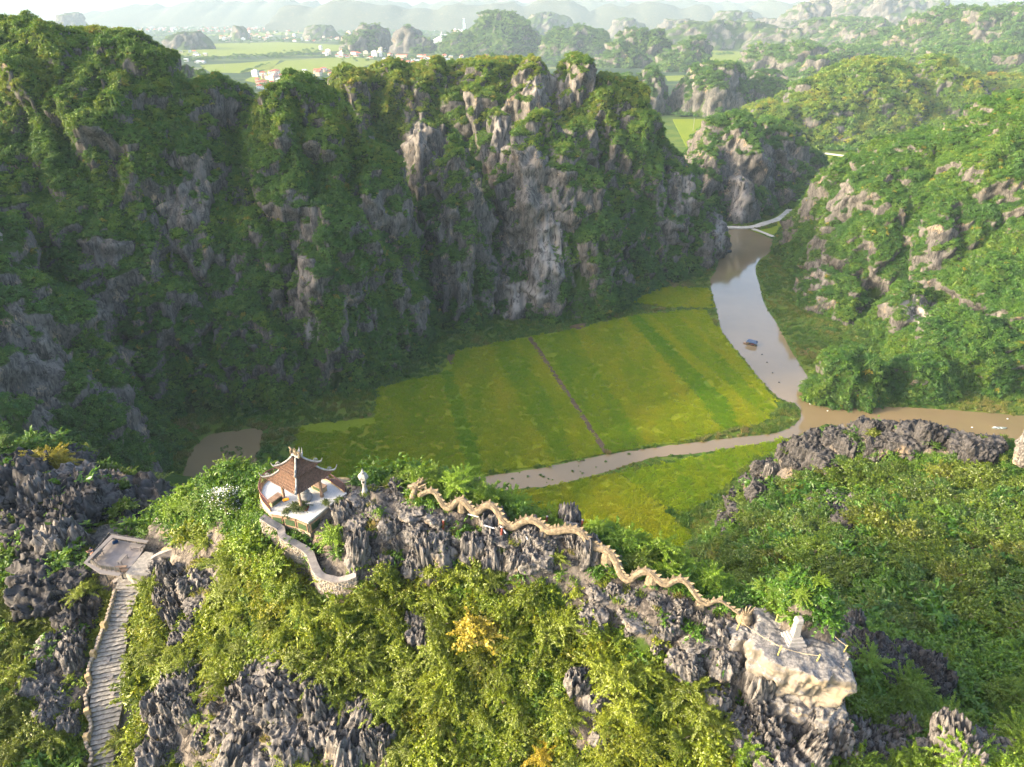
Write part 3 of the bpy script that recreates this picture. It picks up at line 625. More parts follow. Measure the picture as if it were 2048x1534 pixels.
def instancer(name, protos, pos, rot, scl, idx, hue):
    """one object: prototype meshes set on points (stuff nobody could count)"""
    pc = bpy.data.collections.new(name + '_parts')
    for i, me in enumerate(protos):
        o = bpy.data.objects.new(f'{name}_{i:02d}', me); pc.objects.link(o)
    me = bpy.data.meshes.new(name); me.vertices.add(len(pos)); me.vertices.foreach_set('co', np.asarray(pos, np.float32).ravel())
    for an, arr in (('scl', scl), ('hue', hue)):
        a = me.attributes.new(an, 'FLOAT', 'POINT'); a.data.foreach_set('value', np.asarray(arr, np.float32))
    a = me.attributes.new('idx', 'INT', 'POINT'); a.data.foreach_set('value', np.asarray(idx, np.int32))
    a = me.attributes.new('rot', 'FLOAT_VECTOR', 'POINT'); a.data.foreach_set('vector', np.asarray(rot, np.float32).ravel())
    o = link(name, me); tag(o, kind='stuff')
    ng = bpy.data.node_groups.new(name, 'GeometryNodeTree')
    ng.interface.new_socket('Geometry', in_out='INPUT', socket_type='NodeSocketGeometry'); ng.interface.new_socket('Geometry', in_out='OUTPUT', socket_type='NodeSocketGeometry')
    N = ng.nodes.new; gi, go = N('NodeGroupInput'), N('NodeGroupOutput'); iop = N('GeometryNodeInstanceOnPoints'); ci = N('GeometryNodeCollectionInfo')
    ci.inputs[0].default_value = pc; ci.inputs['Separate Children'].default_value = True; ci.inputs['Reset Children'].default_value = True
    iop.inputs['Pick Instance'].default_value = True
    def na(nm, t):
        n = N('GeometryNodeInputNamedAttribute'); n.data_type = t; n.inputs[0].default_value = nm; return n.outputs[0]
    e = N('FunctionNodeEulerToRotation'); L = ng.links.new
    L(na('rot', 'FLOAT_VECTOR'), e.inputs[0]); L(gi.outputs[0], iop.inputs['Points']); L(ci.outputs[0], iop.inputs['Instance'])
    L(na('idx', 'INT'), iop.inputs['Instance Index']); L(e.outputs[0], iop.inputs['Rotation']); L(na('scl', 'FLOAT'), iop.inputs['Scale']); L(iop.outputs[0], go.inputs[0])
    md = o.modifiers.new('scatter', 'NODES'); md.node_group = ng
    return o

# woodland on the mountains
P = np.concatenate([f[0] for f in FOREST_PTS]); Nn = np.concatenate([f[1] for f in FOREST_PTS]); S = np.concatenate([f[2] for f in FOREST_PTS]); H = np.concatenate([f[3] for f in FOREST_PTS])
n = len(P); print('forest clumps', n)
forest_protos = [clump_mesh('forest_clump', M['leaf_forest'], nl=280, rad=1.0, leaf=0.34, seed=40 + i, lobes=9, sub=0.42, aspect=0.6, squash=0.85, spray=.4, shoots=14, reach=1.45) for i in range(5)]
forest_protos += [clump_mesh('forest_clump', M['leaf_forest'], nl=220, rad=1.0, leaf=0.36, seed=60 + i, lobes=6, aspect=0.5, squash=1.3, droop=1.2, spray=.5, shoots=12, reach=1.5) for i in range(2)]
P2 = P + Nn * 0.30 * S[:, None] + np.array([0, 0, 0.35]) * S[:, None]
rot = np.stack([rng.normal(0, 0.2, n) - 0.35 * Nn[:, 1], rng.normal(0, 0.2, n) + 0.35 * Nn[:, 0], rng.uniform(0, 6.28, n)], -1)
big = np.where((Nn[:, 2] < 0.35) & (rng.random(n) < 0.5), rng.integers(5, 7, n), rng.integers(0, 7, n))
instancer('forest', forest_protos, P2, rot, S, big, H)

# reeds and rank grass on the valley floor
n = 60000
x = rng.uniform(-150, 260, n); y = rng.uniform(140, 520, n)
sx, sy, t = project(np.stack([x, y, 0 * x], -1))
keep = (sx > 300) & (sx < 2100) & (sy < 1130) & (towers_at(x, y) < 0.4)
keep &= rng.random(n) < np.clip(260 / t, 0, 1)
x, y = x[keep], y[keep]; inf = np.zeros(len(x), bool)
for pl in NO_REED: inf |= inside(x, y, pl)
x, y = x[~inf], y[~inf]; n = len(x); p = np.stack([x, y, 0 * x], -1)
def blades(nb, h, w, seed, spread):
    r = np.random.default_rng(seed); a = r.uniform(0, 6.28, nb); rr = spread * np.sqrt(r.random(nb)); b = np.stack([rr * np.cos(a), rr * np.sin(a), 0 * a], -1)
    hh = h * r.uniform(0.5, 1.1, nb); lean = r.normal(0, 0.33, (nb, 2)); tip = b + np.stack([lean[:, 0] * hh, lean[:, 1] * hh, hh], -1)
    a2 = r.uniform(0, 6.28, nb); sd = np.stack([np.cos(a2), np.sin(a2), 0 * a2], -1) * w; mid = (b + tip) / 2 + [0, 0, 0.1 * h]
    V = np.stack([b, mid + sd, tip, mid - sd], 1).reshape(-1, 3); i = np.arange(nb)[:, None] * 4
    t = r.random(nb)
    return mesh_np('reed_tuft', V, np.concatenate([i + [[0, 1, 2]], i + [[0, 2, 3]]]), [M['reed']], False, {'tint': ('FACE', np.concatenate([t, t]))})
reed_protos = [blades(70, 1.0, 0.07, 3 + i, 0.9) for i in range(3)] + [clump_mesh('low_bush', M['reed'], nl=140, rad=0.9, leaf=0.42, seed=90 + i, squash=0.7) for i in range(2)]
hue = 0.40 + 0.45 * fbm(p / 22.0, 3) + rng.normal(0, 0.1, n)
idx = np.where(rng.random(n) < np.clip(0.15 - fbm(p / 15.0 + 31, 2), 0.04, 0.6), rng.integers(3, 5, n), rng.integers(0, 3, n))
near_foot = np.zeros(n)
for dx, dy in ((6, 0), (-6, 0), (0, 6), (0, -6)): near_foot += towers_at(x + dx, y + dy) > 0.5
wet = np.zeros(n, bool)
for dx, dy in ((0, 3.5), (0, 1.8), (2, 0), (-2, 0)): wet |= inside(x + dx, y + dy, NO_REED[0])
scl = rng.uniform(0.7, 1.4, n) * np.where(wet, 0.5, 1.0) * (1 + 0.5 * (idx >= 3)) * (1 + 0.25 * near_foot)
hue = np.where(near_foot > 0, hue - 0.05, hue + 0.10)
instancer('reeds', reed_protos, p, np.stack([0 * x, 0 * x, rng.uniform(0, 6.28, n)], -1), scl, idx, np.clip(hue, 0, 1))

# rice standing in the paddies: low tufts whose colour follows the parcel, so that parcel edges are soft
def m_rice():
    k = NT('rice_leaves'); h = k.attr('hue', 'INSTANCER'); t = k.attr('tint')
    c = k.ramp(h, [(0.0, (0.112, 0.235, 0.010)), (0.35, (0.172, 0.270, 0.010)), (0.65, (0.250, 0.305, 0.012)), (1.0, (0.33, 0.31, 0.02))])
    c = k.mix(1.0, c, k.ramp(t, [(0.0, (0.85,) * 3), (1.0, (1.15,) * 3)]), 'MULTIPLY')
    d = k.n('ShaderNodeBsdfDiffuse'); k.l(c, d.inputs[0]); tr = k.n('ShaderNodeBsdfTranslucent'); k.l(c, tr.inputs[0]); s1 = k.n('ShaderNodeMixShader'); s1.inputs[0].default_value = 0.3; k.l(d.outputs[0], s1.inputs[1]); k.l(tr.outputs[0], s1.inputs[2])
    return k.done(s1.outputs[0])
M['rice'] = m_rice()
def rice_tuft(seed):
    r = np.random.default_rng(seed); nb = 60; b = np.stack([r.uniform(-.9, .9, nb), r.uniform(-.9, .9, nb), np.zeros(nb)], -1); h = r.uniform(.35, .7, nb); l = r.normal(0, .5, (nb, 2))
    tip = b + np.stack([l[:, 0] * h, l[:, 1] * h, h], -1); a = r.uniform(0, 6.28, nb); sd = np.stack([np.cos(a), np.sin(a), 0 * a], -1) * .10; mid = (b + tip) / 2 + [0, 0, .08]
    i = np.arange(nb)[:, None] * 4; t = r.random(nb)
    return mesh_np('rice_tuft', np.stack([b, mid + sd, tip, mid - sd], 1).reshape(-1, 3), np.concatenate([i + [[0, 1, 2]], i + [[0, 2, 3]]]), [M['rice']], False, {'tint': ('FACE', np.concatenate([t, t]))})
n = 60000; x = rng.uniform(-80, 150, n); y = rng.uniform(145, 400, n); ok = np.zeros(n, bool); hue = np.zeros(n); jx, jy = x + rng.normal(0, .8, n), y + rng.normal(0, .8, n)
HUE = {'paddy_lime': .62, 'paddy_green': .38, 'paddy_bright': .15, 'paddy_olive': .48}
for m, px in FIELDS[:16]:
    pl = at_z(np.array(px, float)[:, 0], np.array(px, float)[:, 1], .3)[:, :2]; k = inside(jx, jy, pl); ok |= k; hue[k] = HUE[m]
pq = np.stack([x, y, 0 * x], -1); hue += .26 * fbm(pq / np.array([9, 30.0, 1]), 3) + .10 * noise3(pq / 3.0) + rng.normal(0, .05, n)
ok &= (fbm(pq / 7.0 + 40, 3) < 0.62) & (rng.random(n) < .8)
dl = NO_REED[-1]
x, y, hue = x[ok], y[ok], hue[ok]; n = len(x)
dc = at_z(np.array([1056, 1063, 1154, 1217, 1208, 1146.]), np.array([676, 673, 808, 903, 906, 810.]), .3)[:, :2]; k = ~inside(x, y, dc); x, y, hue = x[k], y[k], hue[k]; n = len(x)
instancer('rice', [rice_tuft(s) for s in range(3)], np.stack([x, y, np.full(n, .22)], -1), np.stack([0 * x, 0 * x, rng.uniform(0, 6.28, n)], -1), rng.uniform(.7, 1.15, n), rng.integers(0, 3, n), np.clip(hue, 0, 1))
# ------------------------------------------------------------------ the foreground peak
CTRL = [(600, 1000, 61), (690, 1040, 59.5), (727, 1000, 60), (780, 1000, 60), (830, 1012, 58.5), (910, 1020, 58), (1000, 1055, 57), (1100, 1075, 56), (1170, 1085, 55.5), (1240, 1150, 54), (1330, 1175, 53), (1450, 1225, 51), (1530, 1250, 50), (1600, 1275, 48.5), (1680, 1300, 47.5),
        (560, 1060, 59.6), (520, 990, 63), (500, 1010, 64), (600, 950, 66), (700, 960, 66), (850, 965, 66), (980, 1010, 64), (1150, 1075, 60), (1330, 1125, 58), (1500, 1200, 55), (1640, 1240, 54),
        (240, 1110, 71), (180, 1120, 72), (290, 1110, 70.5), (270, 1090, 74), (100, 1000, 85), (0, 900, 95), (150, 900, 103), (300, 1000, 95), (350, 1050, 82), (-150, 980, 88), (-150, 1200, 72), (0, 1100, 78), (0, 1300, 66), (0, 1534, 58), (100, 1400, 62), (-150, 1534, 58),
        (270, 1140, 70), (240, 1250, 66.5), (215, 1400, 62.5), (200, 1534, 59), (160, 1250, 67.5), (150, 1150, 71), (330, 1110, 69.5), (400, 1075, 67.5), (460, 1020, 65.5), (430, 980, 67), (370, 1000, 76),
        (420, 1180, 64), (330, 1250, 64.5), (450, 1300, 60), (330, 1400, 60), (450, 1450, 56.5), (500, 1534, 53.5), (330, 1534, 57.5),
        (560, 1180, 58.4), (640, 1180, 57.0), (700, 1170, 56.8), (640, 1110, 58.0), (650, 1060, 59.4), (690, 1140, 57.2), (700, 1250, 56.3), (700, 1400, 54), (750, 1534, 51.5), (850, 1150, 57), (1000, 1200, 54.8), (1000, 1350, 52.5), (1000, 1534, 50), (1150, 1180, 54.2),
        (1250, 1250, 52), (1250, 1400, 50), (1250, 1534, 48), (1400, 1300, 50.6), (1450, 1380, 50.0), (1450, 1534, 47.5), (1530, 1350, 50.6), (1600, 1420, 50.8), (1680, 1410, 51), (1650, 1480, 49.8), (1700, 1534, 49), (1580, 1500, 48.6),
        (1760, 1330, 62), (1760, 1450, 58), (1850, 1500, 51), (1950, 1505, 50), (2048, 1515, 49), (2200, 1520, 49), (1850, 1440, 66), (2048, 1440, 70), (2200, 1400, 72),
        (1700, 1230, 92), (1600, 1150, 112), (1550, 1130, 120), (1500, 1130, 128), (1850, 1300, 82), (2048, 1250, 88), (2048, 1100, 104), (1900, 1150, 100), (1800, 1050, 116), (1650, 1050, 128), (1500, 1050, 150), (2200, 1050, 108),
        (1480, 1000, 165), (1530, 945, 162), (1570, 908, 160), (1640, 888, 157), (1760, 878, 152), (1850, 906, 148), (1900, 914, 145), (1990, 922, 142), (2060, 918, 138), (2250, 860, 135), (1600, 965, 152), (1750, 965, 140), (1900, 980, 128), (2048, 980, 122)]
C = at_t([c[0] for c in CTRL], [c[1] for c in CTRL], np.array([c[2] for c in CTRL], float))
extra = []
for k in range(19, 26): extra += [C[k] + [0, 7, -13], C[k] + [0, 16, -36], C[k] + [0, 30, -66], C[k] + [0, 48, -98]]
for k in (42 - 12, 31, 32, 33, 34): extra += [C[k] + [-2, 14, -22], C[k] + [0, 30, -58], C[k] + [0, 44, -90]]
extra += [C[115 - 0 if 0 else 0] * 0 + np.array(q, float) for q in ((-60, 6, 60), (-30, 8, 62), (0, 8, 66), (25, 8, 66), (50, 10, 66), (80, 14, 64), (110, 20, 66), (-90, 20, 66), (60, 30, 72), (44, 36, 72), (30, 62, 62), (20, 70, 52))]
for q in range(len(CTRL)):
    if CTRL[q][2] >= 135 and CTRL[q][1] <= 1000 and q > 90 and CTRL[q][0] < 2100 and CTRL[q][1] < 940 or CTRL[q][0] == 1480: extra += [C[q] + [-3, 8, -22], C[q] + [-6, 16, -55]]
extra += [(52, 148, 0), (44, 140, 2), (38, 128, 6), (30, 115, 12), (20, 105, 8), (0, 105, 2), (-25, 115, 0), (-50, 128, 4), (-75, 140, 10), (-60, 118, 22), (135, 110, 50), (120, 150, 20)]
ZC = [(616, 1066, 95.5), (655, 1046, 95.7), (600, 1080, 95.0), (650, 1125, 94.0), (690, 1142, 93.8), (640, 1090, 94.9), (580, 1062, 95.4)]
extra += [at_z(a, b, z_) for a, b, z_ in ZC]
C = np.concatenate([C, np.array(extra, float)])
c2 = 3.0 ** 2
def kern(a, b): return np.sqrt(((a[:, None] - b[None]) ** 2).sum(-1) + c2)
A = kern(C[:, :2], C[:, :2]); n = len(C)
A[np.arange(n), np.arange(n)] += 0.0
B = np.zeros((n + 1, n + 1)); B[:n, :n] = A; B[:n, n] = 1; B[n, :n] = 1
W = np.linalg.lstsq(B + np.diag(np.r_[np.full(n, -0.05), 0]), np.r_[C[:, 2], 0], rcond=None)[0]
GX0, GX1, GY0, GY1, GS = -112.0, 138.0, 8.0, 172.0, 0.5
xs = np.arange(GX0, GX1, GS); ys = np.arange(GY0, GY1, GS); nx, ny = len(xs), len(ys)
X, Y = np.meshgrid(xs, ys); Q = np.stack([X.ravel(), Y.ravel()], -1)
Z = np.concatenate([kern(q, C[:, :2]) @ W[:n] + W[n] for q in np.array_split(Q, 24)])
Q3 = np.concatenate([Q, Z[:, None]], -1)
# image-plane regions measured on the photo, looked up by projecting ground points
R_ROCK = [[(640, 1040), (700, 970), (790, 970), (850, 1020), (1000, 1030), (1100, 1060), (1180, 1060), (1230, 1120), (1160, 1130), (1090, 1160), (1010, 1190), (960, 1130), (900, 1110), (860, 1150), (780, 1150), (720, 1190), (690, 1100)],
          [(320, 1120), (440, 1090), (450, 1160), (400, 1230), (350, 1330), (330, 1250)], [(290, 1480), (340, 1330), (470, 1390), (520, 1320), (620, 1350), (700, 1430), (760, 1534), (290, 1534)],
          [(30, 1060), (120, 980), (210, 1000), (240, 1060), (160, 1130), (190, 1230), (120, 1260), (70, 1180)], [(50, 1310), (180, 1270), (190, 1420), (110, 1480), (60, 1400)], [(0, 940), (120, 930), (230, 970), (330, 1030), (330, 1080), (200, 1050), (60, 1040)],
          [(1150, 1160), (1240, 1160), (1340, 1180), (1480, 1230), (1720, 1250), (1720, 1420), (1640, 1534), (1500, 1534), (1470, 1460), (1350, 1330), (1270, 1270), (1180, 1250)], [(1150, 1340), (1230, 1360), (1210, 1500), (1140, 1500)],
          [(1440, 1010), (1480, 940), (1560, 890), (1650, 845), (1850, 850), (1990, 895), (1990, 930), (1840, 900), (1720, 900), (1640, 930), (1560, 960), (1500, 1010), (1460, 1080)],
          [(1480, 1534), (1620, 1450), (1720, 1440), (1760, 1480), (1880, 1480), (1960, 1490), (2048, 1495), (2048, 1534)], [(1680, 1280), (1800, 1310), (1880, 1370), (1890, 1420), (1830, 1370), (1700, 1310)], [(1640, 1000), (1700, 1000), (1700, 1060), (1660, 1060)],
          [(820, 1240), (860, 1240), (880, 1310), (840, 1310)], [(690, 1390), (760, 1450), (800, 1534), (740, 1534)]]
R_BARE = [[(520, 990), (560, 930), (690, 940), (720, 990), (650, 1050), (700, 1160), (640, 1150), (610, 1060), (540, 1040)], [(170, 1130), (200, 1060), (330, 1080), (310, 1140), (270, 1200), (260, 1534), (170, 1534), (190, 1330), (235, 1200)],
          [(320, 1085), (430, 1080), (430, 1120), (310, 1130)], [(420, 1045), (445, 1040), (450, 1095), (428, 1100)], [(550, 1060), (620, 1110), (640, 1160), (720, 1150), (720, 1180), (620, 1175), (560, 1110)], [(1210, 1140), (1500, 1240), (1480, 1280), (1230, 1190)], [(1460, 1215), (1700, 1260), (1710, 1330), (1680, 1420), (1560, 1390), (1440, 1270)]]
R_EARTH = [[(1100, 1150), (1230, 1160), (1300, 1190), (1290, 1250), (1180, 1240), (1110, 1190)]]
def in_any(sx, sy, regs):
    m = np.zeros(np.shape(sx), bool)
    for r in regs: m |= inside(sx, sy, r)
    return m
sx, sy, tt = project(Q3)
rk = in_any(sx, sy, R_ROCK).astype(np.float32); br = in_any(sx, sy, R_BARE).astype(np.float32); er = in_any(sx, sy, R_EARTH).astype(np.float32)
def blur(a, k):
    a = a.reshape(ny, nx)
    for _ in range(k): a = (a + np.roll(a, 1, 0) + np.roll(a, -1, 0) + np.roll(a, 1, 1) + np.roll(a, -1, 1)) / 5
    return a.ravel()
rkb, brb = blur(rk, 3), blur(br, 2)
near = smooth(tt, 130, 60)
dz = 0.35 * fbm(Q3 / 5.0, 3) * (1 - brb) + rkb * (1 - brb) * (0.9 * (ridged(Q3 / np.array([2.3, 2.3, 8]), 3) - 0.5) + 0.5 * fbm(Q3 / 6.0, 2))
Z = np.maximum(Z, -4) + np.where(Z > 3, dz, 0)
# level the ground under the terrace, the platform and the stairway, and cut it away outside the serpentine wall
FZ = 96.7
TERR_PX = [(521, 1000), (519, 985), (526, 967), (545, 955), (580, 948), (625, 950), (660, 962), (694, 986), (665, 1006), (640, 1026), (616, 1044), (592, 1034), (565, 1028), (540, 1024)]
terr = np.array([at_z(a, b, FZ)[:2] for a, b in TERR_PX]); tc_ = terr.mean(0)
Z = np.where(inside(Q[:, 0], Q[:, 1], tc_ + (terr - tc_) * 1.12), np.minimum(Z, FZ - 0.35), Z)
WALL_PX = [(524, 1032, 59.6), (545, 1046, 59.4), (561, 1056, 59.3), (566, 1072, 58.8), (595, 1088, 58.5), (618, 1104, 58.1), (628, 1128, 57.25), (640, 1148, 56.6), (668, 1158, 56.3), (692, 1156, 56.25), (712, 1148, 56.2)]
WP = catmull(at_t([p[0] for p in WALL_PX], [p[1] for p in WALL_PX], np.array([p[2] for p in WALL_PX], float)), 0.2)
d_ = Q[:, None] - WP[None, :, :2]; dist_ = np.sqrt((d_ ** 2).sum(-1)); iw = dist_.argmin(1); dw = dist_.min(1); tg = np.gradient(WP[:, :2], axis=0)[iw]; dq = d_[np.arange(len(Q)), iw]
outside = (tg[:, 0] * dq[:, 1] - tg[:, 1] * dq[:, 0]) < 0
endw = (iw > 0) & (iw < len(WP) - 1)
Z = np.where((dw < 2.6) & outside & endw, np.minimum(Z, WP[iw, 2] - 2.3 - 0.3 * dw), Z); Z = np.where((dw < 1.2) & ~outside & endw, np.clip(Z, WP[iw, 2] - 1.3, WP[iw, 2] - 0.6), Z)
DPX = [(838, 992), (848, 986), (859, 982), (870, 984), (880, 998), (889, 1012), (900, 1016), (912, 1004), (924, 1000), (936, 1010), (946, 1022), (954, 1025), (964, 1016), (975, 1010), (988, 1014), (999, 1028), (1008, 1044), (1020, 1054), (1030, 1053), (1042, 1045), (1056, 1040), (1072, 1042), (1086, 1052), (1097, 1061), (1112, 1062), (1130, 1059), (1150, 1059), (1164, 1066), (1177, 1082), (1190, 1094), (1208, 1098), (1222, 1108), (1233, 1124), (1240, 1142), (1247, 1154), (1258, 1160), (1270, 1150), (1286, 1143), (1300, 1145), (1313, 1156), (1325, 1167), (1336, 1168), (1348, 1161), (1362, 1159), (1375, 1166), (1388, 1184), (1402, 1202), (1414, 1208), (1428, 1202), (1442, 1202), (1456, 1211), (1470, 1222), (1480, 1228)]
DT = [58.3 - (p[0] - 825) / 675 * 8.0 for p in DPX]
DP = catmull(at_t([p[0] for p in DPX], [p[1] for p in DPX], np.array(DT)), 0.12)
dd_ = ((Q[:, None] - DP[None, ::5, :2]) ** 2).sum(-1); id_ = dd_.argmin(1) * 5; dd_ = np.sqrt(dd_.min(1))
Z = np.where(dd_ < 3.0, np.minimum(Z, DP[id_, 2] - 0.55 - 0.25 * dd_), Z)
CL_PX = [(280, 1134), (266, 1158), (254, 1188), (240, 1228), (226, 1268), (221, 1310), (217, 1352), (214, 1400), (211, 1450), (207, 1500), (204, 1560)]
STAIR = catmull(at_t([c[0] for c in CL_PX], [c[1] for c in CL_PX], np.linspace(70.2, 58.6, len(CL_PX))) + [0, 0, 0.25], 0.05)
ds_ = np.sqrt(((Q[:, None] - STAIR[None, ::4, :2]) ** 2).sum(-1)); is_ = ds_.argmin(1) * 4; ds_ = ds_.min(1)
Z = np.where(ds_ < 2.2, np.minimum(Z, STAIR[is_, 2] - 0.45), np.where(ds_ < 3.4, np.minimum(Z, STAIR[is_, 2] + 0.15), Z))
DECK_Z = at_t(236, 1110, 70.6)[2]; DECK_PX = ((182, 1127), (222, 1078), (292, 1090), (279, 1113), (262, 1133), (243, 1148), (205, 1143)); DK = np.array([at_z(a, b, DECK_Z)[:2] for a, b in DECK_PX]); dkc = DK.mean(0)
Z = np.where(inside(Q[:, 0], Q[:, 1], dkc + (DK - dkc) * 1.2), np.minimum(Z, DECK_Z - 0.5), Z)
ZG = Z.reshape(ny, nx)
def ground_z(x, y):
    fx = np.clip((np.asarray(x, float) - GX0) / GS, 0, nx - 1.01); fy = np.clip((np.asarray(y, float) - GY0) / GS, 0, ny - 1.01)
    i, j = fx.astype(int), fy.astype(int); a, b = fx - i, fy - j
    return (ZG[j, i] * (1 - a) + ZG[j, i + 1] * a) * (1 - b) + (ZG[j + 1, i] * (1 - a) + ZG[j + 1, i + 1] * a) * b
def on_ground(sx, sy, near_t=30.0, far_t=200.0):
    """first hit of the view ray through sx,sy with the foreground terrain"""
    t = np.arange(near_t, far_t, 0.1); p = at_t(np.full(len(t), float(sx)), np.full(len(t), float(sy)), t)
    hit = np.nonzero(p[:, 2] < ground_z(p[:, 0], p[:, 1]))[0]
    return p[hit[0]] if len(hit) else p[-1]
V = np.stack([X.ravel(), Y.ravel(), Z], -1)
i = np.arange(ny - 1)[:, None] * nx; j = np.arange(nx - 1)[None]
F = np.stack([i + j, i + j + 1, i + nx + j + 1, i + nx + j], -1).reshape(-1, 4)
F = F[(V[F][..., 2].max(1) > -2.5)]
veg = np.clip(0.85 - 1.0 * rkb - 0.9 * brb - 0.45 * blur(er, 2) + 0.2 * fbm(V / 3.0, 2), 0, 1)
used = np.zeros(len(V), bool); used[F.ravel()] = True; remap = np.cumsum(used) - 1
tag(link('foreground_hill', mesh_np('foreground_hill', V[used], remap[F], [M['hill_rock']], True, {'veg': ('POINT', veg[used])})), kind='structure')
print('terrain', round(time.time() - T0, 1))
# ------------------------------------------------------------------ materials for built things
M['roof_tile'] = m_plain('brown_roof_tiles', (0.112, 0.064, 0.042), 0.35, 5, 0.8, 0.2, 0.5, 0.02, (0.10, 0.075, 0.055))
M['plaster'] = m_plain('weathered_white_plaster', (0.29, 0.28, 0.26), 0.35, 4, 0.85, 0.2, 0.4, 0.01, (0.33, 0.30, 0.26))
M['marble'] = m_plain('pale_grey_stone', (0.25, 0.24, 0.225), 0.15, 4, 0.75, 0.25, 0.3, 0.01, (0.33, 0.31, 0.29))
M['timber'] = m_plain('brown_post', (0.26, 0.17, 0.11), 0.25, 6, 0.75, 0.25, 0.4, 0.01)
M['red_rail'] = m_plain('dark_red_rail', (0.11, 0.045, 0.038), 0.2, 6, 0.55)
M['red_post'] = m_plain('rusty_red_pipe', (0.15, 0.035, 0.025), 0.35, 8, 0.6)
M['dragon'] = m_plain('sandy_concrete', (0.200, 0.160, 0.108), 0.4, 4, 0.95, 0.1, 1.0, 0.05, (0.105, 0.088, 0.066))
M['ochre'] = m_plain('ochre_wall', (0.40, 0.29, 0.15), 0.28, 3, 0.9, 0.1, 0.5, 0.02, (0.25, 0.21, 0.16))
M['concrete'] = m_plain('grey_concrete', (0.22, 0.20, 0.185), 0.22, 2, 0.88, 0.15, 0.5, 0.015, (0.2, 0.18, 0.16))
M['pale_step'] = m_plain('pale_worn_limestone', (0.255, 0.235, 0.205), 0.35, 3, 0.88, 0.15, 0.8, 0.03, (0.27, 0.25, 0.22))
M['riser'] = m_plain('shade_and_soil_riser', (0.15, 0.132, 0.112), 0.4, 4, 0.95, 0.1, 0.8, 0.03)  # shade of the step fronts, with some soil, painted as darker stone
M['rubble'] = m_plain('rubble_masonry', (0.30, 0.25, 0.19), 0.4, 2.5, 0.9, 0.1, 0.8, 0.03, (0.25, 0.22, 0.19))
M['metal'] = m_plain('grey_brown_steel', (0.15, 0.135, 0.125), 0.12, 2, 0.6, 0.3, 0.2, 0.01)
M['dark_metal'] = m_plain('dark_grey_steel', (0.07, 0.07, 0.07), 0.2, 4, 0.55)
M['deck'] = m_plain('mauve_grey_deck', (0.215, 0.192, 0.182), 0.16, 1.2, 0.75, 0.25, 0.3, 0.01)
M['bamboo'] = m_plain('yellow_bamboo', (0.30, 0.26, 0.09), 0.2, 8, 0.6)
M['rope'] = m_plain('dull_rope', (0.33, 0.27, 0.17), 0.2, 8, 0.9)
M['white'] = m_plain('white_plastic', (0.66, 0.66, 0.64), 0.06, 4, 0.5)
M['cyan'] = m_plain('turquoise_sheet', (0.02, 0.42, 0.40), 0.15, 4, 0.5)
M['blue'] = m_plain('blue_cloth', (0.012, 0.05, 0.13), 0.2, 4, 0.8)
M['navy'] = m_plain('navy_cloth', (0.012, 0.016, 0.035), 0.2, 6, 0.9)
M['skin'] = m_plain('skin', (0.48, 0.26, 0.17), 0.08, 6, 0.6)
M['hair'] = m_plain('black_hair', (0.012, 0.010, 0.009), 0.2, 9, 0.6)
M['orange'] = m_plain('orange_cloth', (0.60, 0.24, 0.015), 0.1, 4, 0.8)
M['panel_green'] = m_plain('glazed_green_panel', (0.045, 0.075, 0.035), 0.3, 8, 0.4)
M['boat_blue'] = m_plain('blue_boat_roof', (0.035, 0.06, 0.12), 0.2, 1.5, 0.45)
M['boat_dark'] = m_plain('dark_boat_hull', (0.035, 0.030, 0.026), 0.3, 2, 0.6)
M['boat_grey'] = m_plain('grey_green_boat_hull', (0.16, 0.20, 0.18), 0.2, 2, 0.6)
M['black'] = m_plain('black_float', (0.02, 0.02, 0.02), 0.2, 4, 0.6)
def m_tiles():
    k = NT('white_floor_tiles'); p = k.obj()
    b = k.n('ShaderNodeTexBrick'); k.l(p, b.inputs['Vector']); b.inputs['Scale'].default_value = 3.2; b.offset = 0.5
    b.inputs['Color1'].default_value = (0.50, 0.50, 0.49, 1); b.inputs['Color2'].default_value = (0.42, 0.43, 0.42, 1); b.inputs['Mortar'].default_value = (0.30, 0.30, 0.29, 1)
    b.inputs['Mortar Size'].default_value = 0.03; b.inputs['Brick Width'].default_value = 0.5; b.inputs['Row Height'].default_value = 0.5
    return k.done(k.bsdf(b.outputs['Color'], 0.6, None, 0.3))
M['tiles'] = m_tiles()
def m_boulder():
    k = NT('pale_boulder'); p = k.obj(); st = k.scale(p, (1, 1, 0.22))
    a = k.noise(st, 1.6, 6, 0.62, 0.5); b = k.noise(p, 0.45, 4, 0.6); f = k.noise(p, 6, 6, 0.7)
    side = k.mix(k.rng(a, 0.35, 0.62), (0.125, 0.110, 0.092), (0.215, 0.190, 0.156)); side = k.mix(k.rng(b, 0.52, 0.68), side, (0.29, 0.235, 0.165))
    side = k.mix(k.math('MULTIPLY', k.rng(k.noise(st, 2.6, 5, 0.7), 0.60, 0.70), 0.75), side, (0.09, 0.085, 0.08))
    top = k.mix(k.rng(f, 0.35, 0.65), (0.085, 0.083, 0.083), (0.22, 0.21, 0.20))
    c = k.mix(k.rng(k.math('ADD', k.nz(), k.math('MULTIPLY', k.math('SUBTRACT', a, 0.5), 0.6)), 0.22, 0.48), side, top)
    h = k.math('ADD', a, k.math('MULTIPLY', f, 0.35))
    return k.done(k.bsdf(c, 0.9, k.bump(h, 0.8, 0.12), 0.15))
M['boulder'] = m_boulder()
PI = math.pi
def empty(name, loc, rz=0.0):
    o = bpy.data.objects.new(name, None); COL.objects.link(o); o.location = tuple(map(float, loc)); o.rotation_euler = (0, 0, rz); o.empty_display_size = 0.3
    return o
